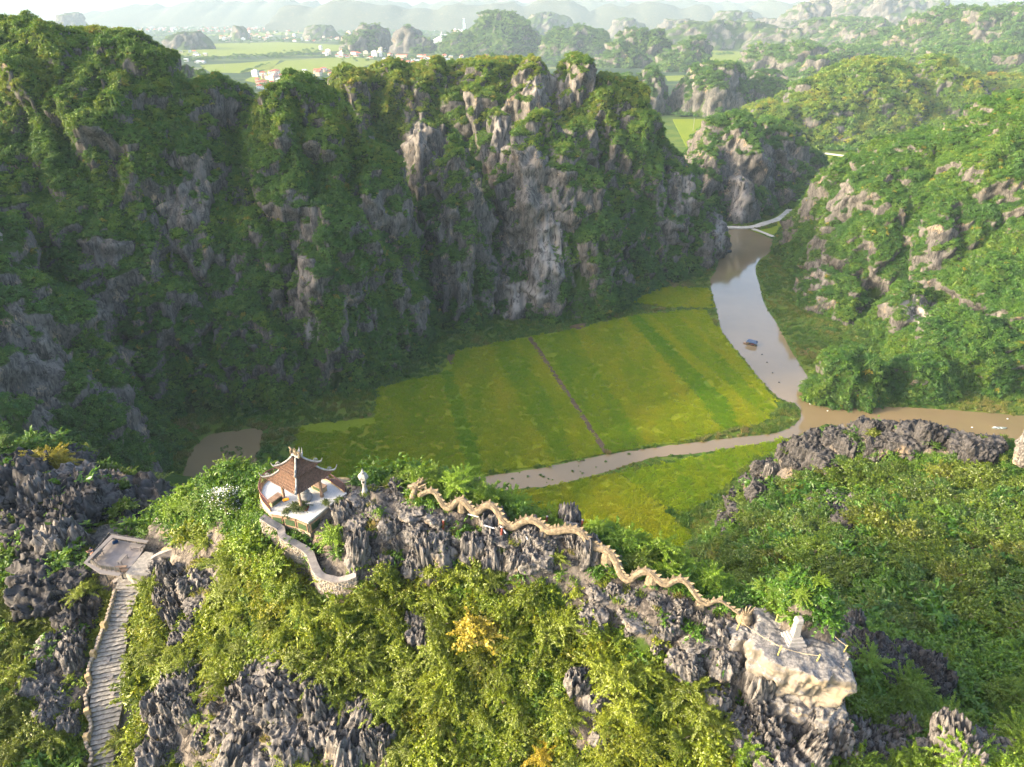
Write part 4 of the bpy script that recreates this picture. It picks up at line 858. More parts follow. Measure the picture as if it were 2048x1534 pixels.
def dup(o, loc=None, rz=None, parent=None):
    c = o.copy(); COL.objects.link(c)
    if parent is not None: c.parent = parent
    if loc is not None: c.location = tuple(map(float, loc))
    if rz is not None: c.rotation_euler = (c.rotation_euler[0], c.rotation_euler[1], rz)
    return c
def loc_(root, p):
    return np.asarray(p, float) - np.array(root.location)

# ------------------------------------------------------------------ the pavilion and its terrace
pc = at_z(607, 997, FZ)
terr_px = [(521, 1000), (519, 985), (526, 967), (545, 955), (580, 948), (625, 950), (660, 962), (694, 986), (665, 1006), (640, 1026), (616, 1044), (592, 1034), (565, 1028), (540, 1024)]
terr = np.array([at_z(a, b, FZ)[:2] for a, b in terr_px])
te = empty('terrace', (pc[0], pc[1], FZ)); tag(te, 'white tiled D-shaped terrace carrying the tiled-roof pavilion', 'terrace')
tl = [(q[0] - pc[0], q[1] - pc[1]) for q in terr]
MB().prism(tl, -0.18, 0.0).build('floor', M['tiles'], te)
MB().prism([(a * 0.985, b * 0.985) for a, b in tl], -3.2, -0.18).build('base_wall', M['rubble'], te)
for a, b in ((10, 11), (11, 12), (9, 10), (12, 13)):     # green panels in the base, framed in brown
    A_, B_ = np.array(tl[a]), np.array(tl[b]); d = B_ - A_; L = np.linalg.norm(d); d /= L; nrm = np.array([-d[1], d[0]])
    m_ = (A_ + B_) / 2 * 0.985 + nrm * 0.06; ang = math.atan2(d[1], d[0])
    fr = MB().box((m_[0], m_[1], -0.75), (L * 0.86, 0.10, 0.95), ang).build('panel_frame', M['timber'], te)
    q = m_ + nrm * 0.055
    MB().box((q[0], q[1], -0.75), (L * 0.7, 0.05, 0.62), ang).build('panel', M['panel_green'], fr)
# railing round the outer edge
rl_pts = [13, 0, 1, 2, 3, 4, 5, 6, 7]
path = catmull(np.array([tl[i] + (0,) for i in rl_pts]), 0.05); seg = np.r_[0, np.cumsum(np.linalg.norm(np.diff(path, axis=0), axis=1))]
ra = empty('railing', (pc[0], pc[1], FZ)); tag(ra, 'dark red railing with close balusters curving round the white terrace', 'railing')
path = path * 0.97
MB().tube(path[::6] + [0, 0, 1.0], 0.055, 8).build('handrail', M['red_rail'], ra)
MB().tube(path[::6] + [0, 0, 0.12], 0.035, 6).build('bottom_rail', M['red_rail'], ra)
bal = MB().box((0, 0, 0.55), (0.04, 0.04, 0.9)).mesh('baluster', M['red_rail'])
for s in np.arange(0.1, seg[-1], 0.24):
    q = [np.interp(s, seg, path[:, k]) for k in range(2)]; link('baluster', bal, ra, (q[0], q[1], 0.0))
kb = MB().tube(path[::6] + [0, 0, 0.03], 0.09, 6); kb.build('kerb', M['ochre'], ra)

pv = empty('pavilion', (pc[0], pc[1], FZ), R(-80)); tag(pv, 'open pavilion with two-tiered brown tile roof and upturned eaves', 'pavilion'); pv.scale = (.88, .88, .86)
def roof_tier(name, r0, z0, r1, z1, lift, e0=0.0, e1=0.0, nu=34, nv=12):
    """square hipped roof, corners along local axes; e: half length of a short ridge"""
    V, F = [], []
    cs = [(1, 0), (0, 1), (-1, 0), (0, -1)]
    for k in range(4):
        a, b = np.array(cs[k], float), np.array(cs[(k + 1) % 4], float); o = len(V)
        for j in range(nv + 1):
            v = j / nv; z = z0 + (z1 - z0) * (0.50 * v + 0.50 * v * v); r = r0 + (r1 - r0) * v
            for i in range(nu + 1):
                u = i / nu; w = abs(2 * u - 1)
                p = (a * (1 - u) + b * u) * r
                p = p * (1 + 0.07 * w ** 6 * (1 - v)) * (1 - 0.05 * (1 - w) * (1 - v))
                rib = 0.032 * (1 if i % 2 else -1) + 0.03 * (j % 2)
                V.append((p[0], p[1], z + lift * w ** 5 * (1 - v) ** 2 + rib))
        for j in range(nv):
            for i in range(nu):
                q = o + j * (nu + 1) + i; F.append([q, q + 1, q + nu + 2, q + nu + 1])
    o_ = MB(); o_.V, o_.F = V, F
    ob = o_.build(name, M['roof_tile'], pv); md = ob.modifiers.new('solid', 'SOLIDIFY'); md.thickness = 0.11; md.offset = -1
    for k in range(4):                                  # white hip ridge with its upturned horn
        a = np.array(cs[k], float); pts, rad = [], []
        for j in range(15):
            v = 1 - j / 14; z = z0 + (z1 - z0) * (0.5 * v + 0.5 * v * v); r = (r0 + (r1 - r0) * v) * (1 + 0.07 * (1 - v))
            pts.append((a[0] * r, a[1] * r, z + lift * (1 - v) ** 2 + 0.07)); rad.append(0.085)
        tip = np.array(pts[-1])
        for q in range(1, 8):
            f = q / 7; pts.append(tuple(tip + np.array([a[0] * 0.42 * f, a[1] * 0.42 * f, 0.62 * f * f]) * (r0 / 3.2))); rad.append(0.08 * (1 - f) + 0.015)
        h = MB().tube(pts, rad, 8, True, 1.25).build('hip_ridge', M['plaster'], pv, smooth_=True)
        c = np.array(pts[11]) + [0, 0, 0.2]; sp = [(c[0] + a[0] * rr * math.cos(t), c[1] + a[1] * rr * math.cos(t), c[2] + rr * math.sin(t)) for t, rr in ((t, 0.21 - 0.022 * t) for t in np.linspace(0, 7.5, 18))]
        MB().tube(sp, 0.045, 6).build('scroll', M['plaster'], h)
roof_tier('lower_roof', 3.15, 2.75, 1.55, 4.05, 0.42)
roof_tier('upper_roof', 2.05, 4.02, 0.34, 5.35, 0.34, nu=24)
MB().lathe([(1.55, 3.7), (1.55, 4.12)], n=4, rot=0).build('roof_frieze', M['timber'], pv)
rg = MB().box((0, 0, 5.40), (1.05, 0.26, 0.22), R(45)).build('ridge', M['plaster'], pv)
for s in (-1, 1):
    x, y = 0.42 * s, 0.42 * s
    MB().tube([(x, y, 5.45), (x * 1.1, y * 1.1, 5.75), (x * 0.9, y * 0.9, 5.98), (x * 1.25, y * 1.25, 6.1), (x * 1.6, y * 1.6, 6.02)], [0.16, 0.13, 0.12, 0.09, 0.02], 7).build('finial', M['dragon'], pv, smooth_=True)
fl = MB()
for a, l in ((-0.5, 0.6), (-0.25, 0.8), (0, 1.0), (0.25, 0.85), (0.5, 0.6)):
    fl.tube([(0.1 * a, 0.1 * a, 5.45), (0.3 * a, 0.3 * a, 5.45 + l * 0.6), (0.55 * a, 0.55 * a, 5.45 + l)], [0.11, 0.075, 0.01], 6)
fl.lathe([(0.0, 5.6), (0.16, 5.7), (0.16, 5.85), (0.0, 5.95)], n=10); fl.build('flame_crest', M['dragon'], pv)
col = MB().lathe([(0.20, 0), (0.20, 0.25), (0.15, 0.3), (0.14, 2.9), (0.18, 3.0)], n=12).mesh('column', M['timber'], True)
for a in range(4): link('column', col, pv, (1.85 * math.cos(a * PI / 2), 1.85 * math.sin(a * PI / 2), 0))
for a in range(4):
    x, y = 0.925 * (math.cos(a * PI / 2) + math.cos((a + 1) * PI / 2)), 0.925 * (math.sin(a * PI / 2) + math.sin((a + 1) * PI / 2))
    MB().box((x, y, 2.72), (2.62, 0.16, 0.24), a * PI / 2 + 3 * PI / 4).build('beam', M['timber'], pv)
# things on the terrace floor
st = empty('statue', pc + [0.15, 0.0, 0.0]); tag(st, 'white seated stone statue on round pedestal under the pavilion roof', 'statue')
MB().lathe([(0.65, 0), (0.68, 0.25), (0.5, 0.3), (0.42, 0.5), (0.50, 0.7), (0.46, 0.78)], n=20).build('pedestal', M['marble'], st, smooth_=True)
sb = MB().lathe([(0.42, 0.78), (0.38, 0.95), (0.24, 1.1), (0.22, 1.4), (0.18, 1.55), (0.09, 1.62), (0.085, 1.68), (0.14, 1.76), (0.145, 1.9), (0.09, 2.0), (0.03, 2.07)], n=18)
sb.build('figure', M['marble'], st, smooth_=True)
cl = MB().box((0, 0, 0.04), (0.55, 0.34, 0.08), 0.4).box((0.1, 0.05, 0.10), (0.3, 0.25, 0.05), 0.2); o = cl.build('cloth', M['orange'], None, at_z(572, 1000, FZ + 0.5), bevel=0.02); tag(o, 'folded orange cloth on the bench beside the left pavilion column', 'cloth')
for px0, px1, lab in (((540, 1013), (562, 997), 'low planter bench left of the pavilion with green leaves inside'), ((628, 974), (650, 984), 'low ochre bench behind the right pavilion column')):
    a, b = at_z(*px0, FZ), at_z(*px1, FZ); d = b - a; L = np.linalg.norm(d); b_ = empty('planter_bench', (a + b) / 2, math.atan2(d[1], d[0])); tag(b_, lab, 'bench')
    MB().box((0, 0, 0.24), (L, 0.55, 0.48)).build('body', M['ochre'], b_); MB().box((0, 0, 0.52), (L + 0.1, 0.65, 0.08)).build('coping', M['timber'], b_); MB().box((0, -0.282, 0.24), (L * 0.8, 0.03, 0.3)).build('panel', M['panel_green'], b_)
fp = empty('flower_pot', at_z(612, 1020, FZ)); tag(fp, 'terracotta bowl of leaves near the front corner of the terrace', 'flower pot')
MB().lathe([(0.18, 0), (0.30, 0.28), (0.33, 0.3)], n=12).build('pot', M['red_post'], fp)

# ------------------------------------------------------------------ walls
def wall(name, px, label, mat, top_t=None, thick=0.45, h=1.6, depth=3.0, cope=0.10, stones=0, holes=0, posts=(), top_off=0.0, cat='wall', follow=True):
    """a low masonry wall whose top runs through the photo points px (sx, sy, t)"""
    P = catmull(at_t([p[0] for p in px], [p[1] for p in px], np.array([p[2] for p in px], float)), 0.18)
    root = empty(name, P[len(P) // 2] * [1, 1, 0] + [0, 0, P[:, 2].min() - h]); tag(root, label, cat)
    Q = P - np.array(root.location); d = np.gradient(Q, axis=0); d[:, 2] = 0; d /= np.maximum(np.linalg.norm(d, axis=1, keepdims=True), 1e-6)
    s = np.stack([-d[:, 1], d[:, 0], 0 * d[:, 0]], -1); n = len(Q)
    def strip(hw, z0, z1, jit=0.0):
        V = []; F = []
        for i in range(n):
            j = jit * noise3(P[i:i + 1] * 1.3)[0]
            a, b = Q[i] + s[i] * (hw + j), Q[i] - s[i] * (hw + j)
            V += [a + [0, 0, z1 + j], b + [0, 0, z1 + j], b + [0, 0, z0], a + [0, 0, z0]]
        for i in range(n - 1):
            for k in range(4): F.append([i * 4 + k, i * 4 + (k + 1) % 4, i * 4 + 4 + (k + 1) % 4, i * 4 + 4 + k])
        F += [[0, 1, 2, 3], [n * 4 - 1, n * 4 - 2, n * 4 - 3, n * 4 - 4]]
        m = MB(); m.V = [tuple(v) for v in V]; m.F = F; return m
    strip(thick / 2, -depth, -cope, 0.04).build('body', mat, root)
    strip(thick / 2 + 0.05, -cope, 0.0, 0.03).build('coping', M['concrete'] if stones else mat, root)
    if stones:
        r = np.random.default_rng(len(px)); V, F = [], []
        for side in (-1, 1):
            for i in range(0, n):
                for z in np.arange(-0.22, -h - 0.25, -0.2):
                    if r.random() < 0.12: continue
                    c = Q[i] + side * s[i] * (thick / 2 - 0.02) + d[i] * r.uniform(-.05, .05) + [0, 0, z + r.uniform(-0.05, 0.05)]
                    a, b, e = r.uniform(0.07, 0.14), r.uniform(0.06, 0.10), r.uniform(0.06, 0.11)
                    o = len(V); 
                    for sx_, sy_, sz_ in ((-1, -.7, -.8), (1, -.9, -.7), (1, 1, -.9), (-1, .8, -1), (-.8, -.5, .8), (.9, -.7, .9), (.8, .6, .8), (-.9, .7, .7)):
                        V.append(c + d[i] * sx_ * a * r.uniform(.7, 1) + s[i] * sy_ * b * r.uniform(.8, 1) + np.array([0, 0, sz_ * e * r.uniform(.7, 1)]))
                    F += [[o + q for q in f] for f in ([3, 2, 1, 0], [4, 5, 6, 7], [0, 1, 5, 4], [1, 2, 6, 5], [2, 3, 7, 6], [3, 0, 4, 7])]
        o = link('stones', mesh_np('stones', np.array(V), np.array(F), [M['rubble'], M['pale_step'], M['concrete']], False, None, r.integers(0, 3, len(F) // 6).repeat(6)), root); o['kind'] = 'stuff'
    if holes:
        for i in range(4, n - 3, holes):
            for sd in (-1, 1):
                c = Q[i] + s[i] * sd * (thick / 2 + 0.035); MB().box(tuple(c - [0, 0, 0.36]), (0.26, 0.05, 0.16), math.atan2(d[i][1], d[i][0])).build('slot', M['black'], root)
    for f in posts:
        i = int(f * (n - 1)); c = Q[i]
        p_ = MB().box(tuple(c - [0, 0, h / 2 - 0.2]), (0.42, 0.42, h + 0.5), math.atan2(d[i][1], d[i][0])).build('post', mat, root)
        MB().box(tuple(c + [0, 0, 0.50]), (0.54, 0.54, 0.12), math.atan2(d[i][1], d[i][0])).box(tuple(c + [0, 0, 0.62]), (0.4, 0.4, 0.12), math.atan2(d[i][1], d[i][0]), taper=0.5).build('cap', M['concrete'], p_)
    return root
wall('stone_wall', WALL_PX,
     'serpentine rubble stone retaining wall winding below the pavilion', M['rubble'], thick=0.55, h=1.5, depth=4.0, stones=1)
wall('parapet_wall', [(652, 962, 64), (680, 958, 64.5), (705, 962, 64.5), (722, 972, 64)], 'ochre parapet wall with small dark slots behind the red railing', M['ochre'], h=1.2, depth=2.5, holes=4, posts=(0.0, 0.8))
wall('parapet_wall', [(326, 1096, 70), (340, 1098, 69.8), (370, 1090, 69.5)], 'ochre slotted parapet with a square pillar at the right of the landing', M['ochre'], thick=0.35, h=1.0, depth=1.9, holes=5, posts=(0.42,))
wall('parapet_wall', [(404, 1045, 67.5), (424, 1052, 67), (422, 1076, 66.5), (436, 1096, 66)], 'grey brown curved parapet of the upper stairway left of the lime tree', M['concrete'], thick=0.5, h=1.3, depth=2.5, posts=(0.66,))
wall('parapet_wall', [(262, 1129, 70.0), (246, 1146, 69.6), (226, 1164, 69.2)], 'concrete parapet with slots at the corner of the viewing platform', M['concrete'], thick=0.35, h=0.9, depth=1.8, holes=7)
wall('kerb_wall', [(300, 1117, 70), (318, 1106, 69.8), (350, 1094, 69.5), (372, 1088, 69.3)], 'sloping grey kerb wall leading up from the pale landing', M['concrete'], thick=0.4, h=0.8, depth=1.6)

# ------------------------------------------------------------------ stone stairway
cl_px = [(280, 1134), (266, 1158), (254, 1188), (240, 1228), (226, 1268), (221, 1310), (217, 1352), (214, 1400), (211, 1450), (207, 1500), (204, 1560)]
cw = [2.6, 2.6, 2.4, 2.2, 2.6, 2.9, 3.0, 2.7, 2.2, 2.0, 2.0]
ct = np.linspace(70.2, 58.6, len(cl_px))
CLP = at_t([c[0] for c in cl_px], [c[1] for c in cl_px], ct) + [0, 0, 0.25]
STAIR = catmull(CLP, 0.05); sa = np.r_[0, np.cumsum(np.linalg.norm(np.diff(STAIR[:, :2], axis=0), axis=1))]
nst = 50
sr = empty('stairway', STAIR[-1] * [1, 1, 0] + [0, 0, STAIR[-1, 2] - 0.5]); tag(sr, 'broad worn limestone stairway climbing to the landing and platform', 'stairs')
r_ = np.random.default_rng(2); up_ang = None
for i in range(nst):
    f = i / (nst - 1); s_ = f * sa[-1]; c = np.array([np.interp(s_, sa, STAIR[:, k]) for k in range(3)]); c2_ = np.array([np.interp(min(s_ + .3, sa[-1]), sa, STAIR[:, k]) for k in range(3)]); c1_ = np.array([np.interp(max(s_ - .3, 0), sa, STAIR[:, k]) for k in range(3)])
    d = (c2_ - c1_); ang = math.atan2(d[1], d[0]) + PI / 2; w = np.interp(f, np.linspace(0, 1, len(cw)), cw); dep = sa[-1] / nst
    V, F = [], []; m = 15; q = loc_(sr, c)
    w *= r_.uniform(.93, 1.07); t_ = np.linspace(-w / 2, w / 2, m) + r_.uniform(-.08, .08); jy = 0.11 * noise3(np.stack([t_ * 2.3, np.full(m, i * 7.37 + .4), 0 * t_], -1)); jz = 0.045 * noise3(np.stack([t_ * 2.3, np.full(m, i * 9.71 + .3), 0 * t_ + 9], -1))
    ca, sn_ = math.cos(ang), math.sin(ang)
    for k in range(m):
        for (yy, zz) in ((-dep * 0.95 + jy[k] * 0.3, 0.02 + jz[k]), (dep * 0.42 + jy[k], jz[k] - 0.02), (dep * 0.50 + jy[k] * 0.5, -0.6), (-dep * 0.95, -0.6)):
            yy = -yy; V.append((q[0] + t_[k] * ca - yy * sn_, q[1] + t_[k] * sn_ + yy * ca, q[2] + zz))
    for k in range(m - 1):
        for e in range(4): F.append([k * 4 + e, k * 4 + (e + 1) % 4, k * 4 + 4 + (e + 1) % 4, k * 4 + 4 + e])
    F += [[0, 1, 2, 3], [m * 4 - 1, m * 4 - 2, m * 4 - 3, m * 4 - 4]]
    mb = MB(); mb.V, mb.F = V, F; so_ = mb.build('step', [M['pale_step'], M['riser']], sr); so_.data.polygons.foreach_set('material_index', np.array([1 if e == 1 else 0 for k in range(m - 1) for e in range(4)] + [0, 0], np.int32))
for i in (5, 9, 12, 14, 18, 22, 25, 29, 33):        # loose slabs let into the treads
    s_ = i / nst * sa[-1]; c = loc_(sr, [np.interp(s_, sa, STAIR[:, k]) for k in range(3)])
    MB().box(tuple(c + [r_.uniform(-.5, .6), 0, 0.03]), (r_.uniform(.3, .55), r_.uniform(.2, .35), 0.10), r_.uniform(0, 3)).build('stone', M['concrete'], sr, bevel=0.03)
# kerb of rough blocks down the left side
kp = catmull(at_t([231, 214, 204, 196, 186, 179, 181, 173, 178, 184, 174, 186, 180], [1186, 1246, 1272, 1298, 1322, 1345, 1378, 1396, 1430, 1460, 1490, 1512, 1545], np.interp([1186, 1246, 1272, 1298, 1322, 1345, 1378, 1396, 1430, 1460, 1490, 1512, 1545], [c[1] for c in cl_px], ct) - .25), 0.34)
kr = empty('stair_kerb', kp[-1] - [0, 0, 1]); tag(kr, 'low crooked kerb of rough stone blocks along the left edge of the stairway', 'kerb')
for i in range(len(kp) - 1):
    c = loc_(kr, kp[i]); d = kp[i + 1] - kp[i]; big = i in (9, 16, 22, 30, 36)
    MB().box(tuple(c + [0, 0, 0.0 + (0.2 if big else 0)]), (0.36 + 0.12 * big, 0.30 + 0.2 * big, 0.95 + 0.3 * big), math.atan2(d[1], d[0]) + r_.uniform(-.15, .15), r_.uniform(-.05, .05), 0.9).build('post' if big else 'block', M['ochre'] if big else M['rubble'], kr, bevel=0.04)
lz = at_t(280, 1112, 70.3)[2] + 0.05
ld = empty('landing', at_z(280, 1115, lz)); tag(ld, 'pale worn stone landing between the platform and the stairway', 'landing')
lp = [at_z(a, b, lz)[:2] - np.array(ld.location)[:2] for a, b in ((308, 1105), (302, 1128), (298, 1150), (262, 1150), (250, 1146), (264, 1130), (279, 1113), (290, 1102))]
MB().prism(lp, -1.2, 0).build('slab', M['pale_step'], ld, bevel=0.05)

# ------------------------------------------------------------------ viewing platform
dz_ = at_t(236, 1110, 70.6)[2]
vo = at_z(232, 1110, dz_); vp = empty('viewing_platform', vo); tag(vp, 'angular steel viewing platform with a wide flat grey rail', 'platform')
dp = [at_z(a, b, dz_)[:2] - vo[:2] for a, b in ((182, 1127), (222, 1078), (292, 1090), (279, 1113), (262, 1133), (243, 1148), (205, 1143))]
MB().prism(dp, -0.15, 0).build('deck', M['deck'], vp, bevel=0.02)
RH = 1.0
ro = [at_z(a, b, dz_ + RH)[:2] - vo[:2] for a, b in ((167, 1125), (222, 1069), (298, 1081), (293, 1086), (226, 1075), (175, 1124), (204, 1140), (243, 1146), (238, 1152), (200, 1147))]
def quad_board(a, b, c, d, z, th, name, mat):
    P = [np.r_[p, z] for p in (a, b, c, d)]; area = sum(P[i][0] * P[(i + 1) % 4][1] - P[(i + 1) % 4][0] * P[i][1] for i in range(4))
    if area < 0: P = P[::-1]
    MB().prism([p[:2] for p in P], z - th, z).build(name, mat, vp)
quad_board(ro[0], ro[1], ro[4], ro[5], RH, 0.08, 'top_rail', M['metal']); quad_board(ro[1], ro[2], ro[3], ro[4], RH, 0.08, 'top_rail', M['metal']); quad_board(ro[0], ro[5], ro[6], ro[9], RH - .004, 0.08, 'top_rail', M['metal']); quad_board(ro[9], ro[6], ro[7], ro[8], RH, 0.08, 'top_rail', M['metal'])
for a, b in ((0, 1), (1, 2), (0, 6), (6, 5)):
    A_, B_ = np.array(dp[a]), np.array(dp[b]); L = np.linalg.norm(B_ - A_); m_ = (A_ + B_) / 2; ang = math.atan2(*(B_ - A_)[::-1])
    MB().box((m_[0], m_[1], 0.62), (L, 0.05, 0.42), ang).build('rail_board', M['dark_metal'], vp)
    MB().tube([(A_[0], A_[1], 0.25), (B_[0], B_[1], 0.25)], 0.025, 6).build('rail_bar', M['metal'], vp)
    for f in np.linspace(0.02, 0.98, 5):
        q = A_ + (B_ - A_) * f; MB().box((q[0], q[1], 0.46), (0.07, 0.07, 0.9), ang).build('post', M['metal'], vp)
for f, g_ in ((0, 0), (6, 0), (1, 0.2), (5, 0)):
    q = np.array(dp[f]) * 0.95; MB().tube([(q[0], q[1], -0.15), (q[0] * 0.9, q[1] * 0.9, -3.0)], 0.07, 8).build('leg', M['dark_metal'], vp)
MB().tube([(*(np.array(dp[0]) * .95), -0.2), (*(np.array(dp[6]) * .9), -2.2)], 0.045, 6).build('brace', M['dark_metal'], vp)
def bench(px0, px1, label):
    a, b = at_z(*px0, dz_ + 0.45), at_z(*px1, dz_ + 0.45); d = b - a; L = np.linalg.norm(d)
    o = empty('bench', (*((a + b) / 2)[:2], dz_), math.atan2(d[1], d[0])); tag(o, label, 'bench', 'steel benches on the viewing platform')
    MB().box((0, 0, 0.45), (L, 0.42, 0.06)).build('seat', M['metal'], o, bevel=0.01)
    for s in (-1, 1):
        MB().tube([(s * (L / 2 - .12), -0.19, 0), (s * (L / 2 - .12), -0.19, 0.42), (s * (L / 2 - .12), 0.19, 0.42), (s * (L / 2 - .12), 0.19, 0)], 0.03, 6).build('leg', M['dark_metal'], o)
bench((237, 1124), (252, 1108), 'grey steel bench standing free in the middle of the platform')
bench((261, 1090), (284, 1094), 'grey steel bench along the far right rail of the platform')
bench((187, 1117), (203, 1100), 'grey steel bench by the left rail under the seated person')
stp = empty('deck_step', at_z(243, 1138, dz_)); tag(stp, 'two shallow wooden steps at the near corner of the platform', 'steps')
for k in range(2): MB().box((0.25 * k, -0.3 * k, 0.12 + 0.14 * (1 - k)), (1.1, 0.34, 0.1), 0.1).build('tread', M['timber'], stp)
bg_ = empty('bag', at_z(231, 1086, dz_), 0.7); tag(bg_, 'blue bag lying on the platform deck near the far corner', 'bag')
MB().box((0, 0, 0.17), (0.62, 0.36, 0.34), taper=0.75).build('body', M['blue'], bg_, bevel=0.08); MB().tube([(-.15, 0, .33), (-.1, 0, .42), (.1, 0, .42), (.15, 0, .33)], 0.02, 6).build('handle', M['navy'], bg_)

# ------------------------------------------------------------------ the person at the rail
def skin_body(name, joints, edges, mat, parent, root=0, sub=1):
    me = bpy.data.meshes.new(name); me.from_pydata([j[:3] for j in joints], edges, []); me.materials.append(mat)
    o = link(name, me, parent)
    md = o.modifiers.new('skin', 'SKIN'); md.use_smooth_shade = True
    for i, j in enumerate(joints):
        sv = me.skin_vertices[0].data[i]; sv.radius = (j[3], j[3]); sv.use_root = i == root
    s = o.modifiers.new('sub', 'SUBSURF'); s.levels = s.render_levels = sub
    return o
bpos = at_z(193, 1113, dz_)
pr = empty('person', bpos, R(140)); tag(pr, 'person in a dark shirt and cap seated with arms on the platform rail', 'person')
J = [(0, 0, 0.52, .14), (0, .04, 0.75, .14), (0, .10, 0.98, .15), (0, .14, 1.08, .07), (0, .19, 1.18, .095), (0, .20, 1.28, .09),
     (.10, .02, .52, .10), (.13, .40, .50, .075), (.13, .44, .12, .05), (.13, .55, .05, .04), (-.10, .02, .52, .10), (-.13, .38, .52, .075), (-.14, .40, .13, .05), (-.14, .51, .05, .04),
     (.19, .12, 1.0, .06), (.30, .28, .86, .045), (.16, .52, 1.04, .036), (.10, .60, 1.06, .03), (-.19, .12, 1.0, .06), (-.32, .26, .88, .045), (-.18, .50, 1.04, .036), (-.12, .58, 1.06, .03)]
E = [(0, 1), (1, 2), (2, 3), (3, 4), (4, 5), (0, 6), (6, 7), (7, 8), (8, 9), (0, 10), (10, 11), (11, 12), (12, 13), (2, 14), (14, 15), (15, 16), (16, 17), (2, 18), (18, 19), (19, 20), (20, 21)]
for hnd, sx_ in ((17, 1), (21, -1)):                     # four fingers and a thumb on each hand
    q = J[hnd]
    for k, ln in enumerate((.07, .08, .075, .055)):
        J.append((q[0] + sx_ * .024 * (1.5 - k), q[1] + .045, q[2], .009)); J.append((q[0] + sx_ * .026 * (1.5 - k), q[1] + .045 + ln * .6, q[2] - .03, .007)); E += [(hnd, len(J) - 2), (len(J) - 2, len(J) - 1)]
    J.append((q[0] - sx_ * .05, q[1] + .02, q[2] - .01, .009)); E.append((hnd, len(J) - 1))
skin_body('body', J, E, M['skin'], pr, 0, 1)
skin_body('shirt', [(0, 0, .55, .165), (0, .04, .76, .17), (0, .10, .98, .18), (.2, .13, 1.0, .085), (.27, .23, .9, .07), (-.2, .13, 1.0, .085), (-.28, .22, .92, .07)], [(0, 1), (1, 2), (2, 3), (3, 4), (2, 5), (5, 6)], M['navy'], pr)
skin_body('shorts', [(0, 0, .52, .16), (.10, .03, .52, .125), (.13, .28, .51, .10), (-.10, .03, .52, .125), (-.13, .26, .52, .10)], [(0, 1), (1, 2), (0, 3), (3, 4)], M['orange'], pr)
MB().lathe([(0.155, 1.245), (0.125, 1.275), (0.11, 1.35), (0.06, 1.40), (0.0, 1.41)], (0, .20, 0), 14).build('cap', M['navy'], pr, smooth_=True)
# ------------------------------------------------------------------ the stone dragon along the ridge
dseg = np.r_[0, np.cumsum(np.linalg.norm(np.diff(DP, axis=0), axis=1))]; DL = dseg[-1]
droot = empty('dragon', at_t(827, 1010, 58.4)); tag(droot, 'long sandy stone dragon arching along the whole rocky crest', 'dragon statue')
Qd = DP - np.array(droot.location); fr_ = dseg / DL
radd = 0.33 * np.clip(0.72 + 0.5 * np.sin(np.clip(fr_ * 1.15, 0, 1) * PI), 0.3, 1.05) * np.clip((1.02 - fr_) * 9, 0.45, 1)
body = MB().tube(Qd[::2], radd[::2], 14, True, 0.92).build('body', M['dragon'], droot, smooth_=True)
gr = MB()                                                     # raised band along the flank
side = np.cross(np.gradient(Qd, axis=0), [0, 0, 1]); side /= np.maximum(np.linalg.norm(side, axis=1, keepdims=True), 1e-6)
gr.tube((Qd + side * (radd * 0.72)[:, None] + np.array([0, 0, 0.55]) * radd[:, None])[::3], 0.07, 6).build('flank_band', M['dragon'], droot)
spine = MB(); spine.V = [(-.17, -.05, -.1), (.17, -.05, -.1), (.17, .05, -.1), (-.17, .05, -.1), (.20, 0, .40), (.02, -.02, .2), (.02, .02, .2)]; spine.F = [[0, 1, 4, 5], [3, 6, 4, 2], [1, 2, 4], [0, 5, 6, 3], [5, 4, 6], [0, 3, 2, 1]]
spine_me = spine.mesh('spine', M['dragon'])
rs = np.random.default_rng(3)
for s in np.arange(0.25, DL - 0.3, 0.42):
    i = int(np.searchsorted(dseg, s)); d = Vector(DP[min(i + 2, len(DP) - 1)] - DP[max(i - 2, 0)]).normalized(); a = d.cross(Vector((0, 0, 1))).normalized(); up = a.cross(d).normalized()
    o = link('spine', spine_me, droot); k = rs.uniform(0.8, 1.25)
    mat = Matrix((d, -a, up)).transposed().to_4x4() @ Matrix.Diagonal((k, 1, k * rs.uniform(.8, 1.1), 1)); mat.translation = Vector(Qd[i]) + up * radd[i] * 0.86; o.matrix_local = mat
for s_, w in ((0.155, .5), (0.30, .5), (0.425, .55), (0.61, .65), (0.765, .6), (0.905, .6)):   # stone feet where the coils touch the rock
    i = int(s_ * len(DP)); c = Qd[i]
    ft = MB(); ft.lathe([(w * 0.9, -1.1), (w * 0.85, -0.5), (w * 0.6, 0.0)], tuple(c), 9, rs.uniform(0, 1)); ft.build('foot', M['dragon'], droot)
hd = loc_(droot, at_t(827, 1010, 58.4)); nt_ = [loc_(droot, at_t(a, b, 58.4)) for a, b in ((829, 1014), (826, 1000), (826, 992), (829, 984), (832, 974))]
MB().tube(nt_, [0.42, 0.34, 0.30, 0.26, 0.30], 12).build('neck', M['dragon'], droot, smooth_=True)
bx_ = nt_[0]
MB().lathe([(0.75, -0.6), (0.62, -0.15), (0.40, 0.25), (0.3, 0.6)], tuple(bx_ + [0.1, 0, 0]), 12).build('chest', M['dragon'], droot, smooth_=True)
for a, b in ((-0.45, -0.35), (0.05, -0.55), (0.5, -0.35)):
    MB().tube([tuple(bx_ + [a * .6, b * .5, 0.35]), tuple(bx_ + [a, b, 0.0]), tuple(bx_ + [a * 1.25, b * 1.3, -0.35])], [0.2, 0.2, 0.13], 8).build('claw', M['dragon'], droot, smooth_=True)
hc = nt_[-1]                                                  # the head looks left (-X)
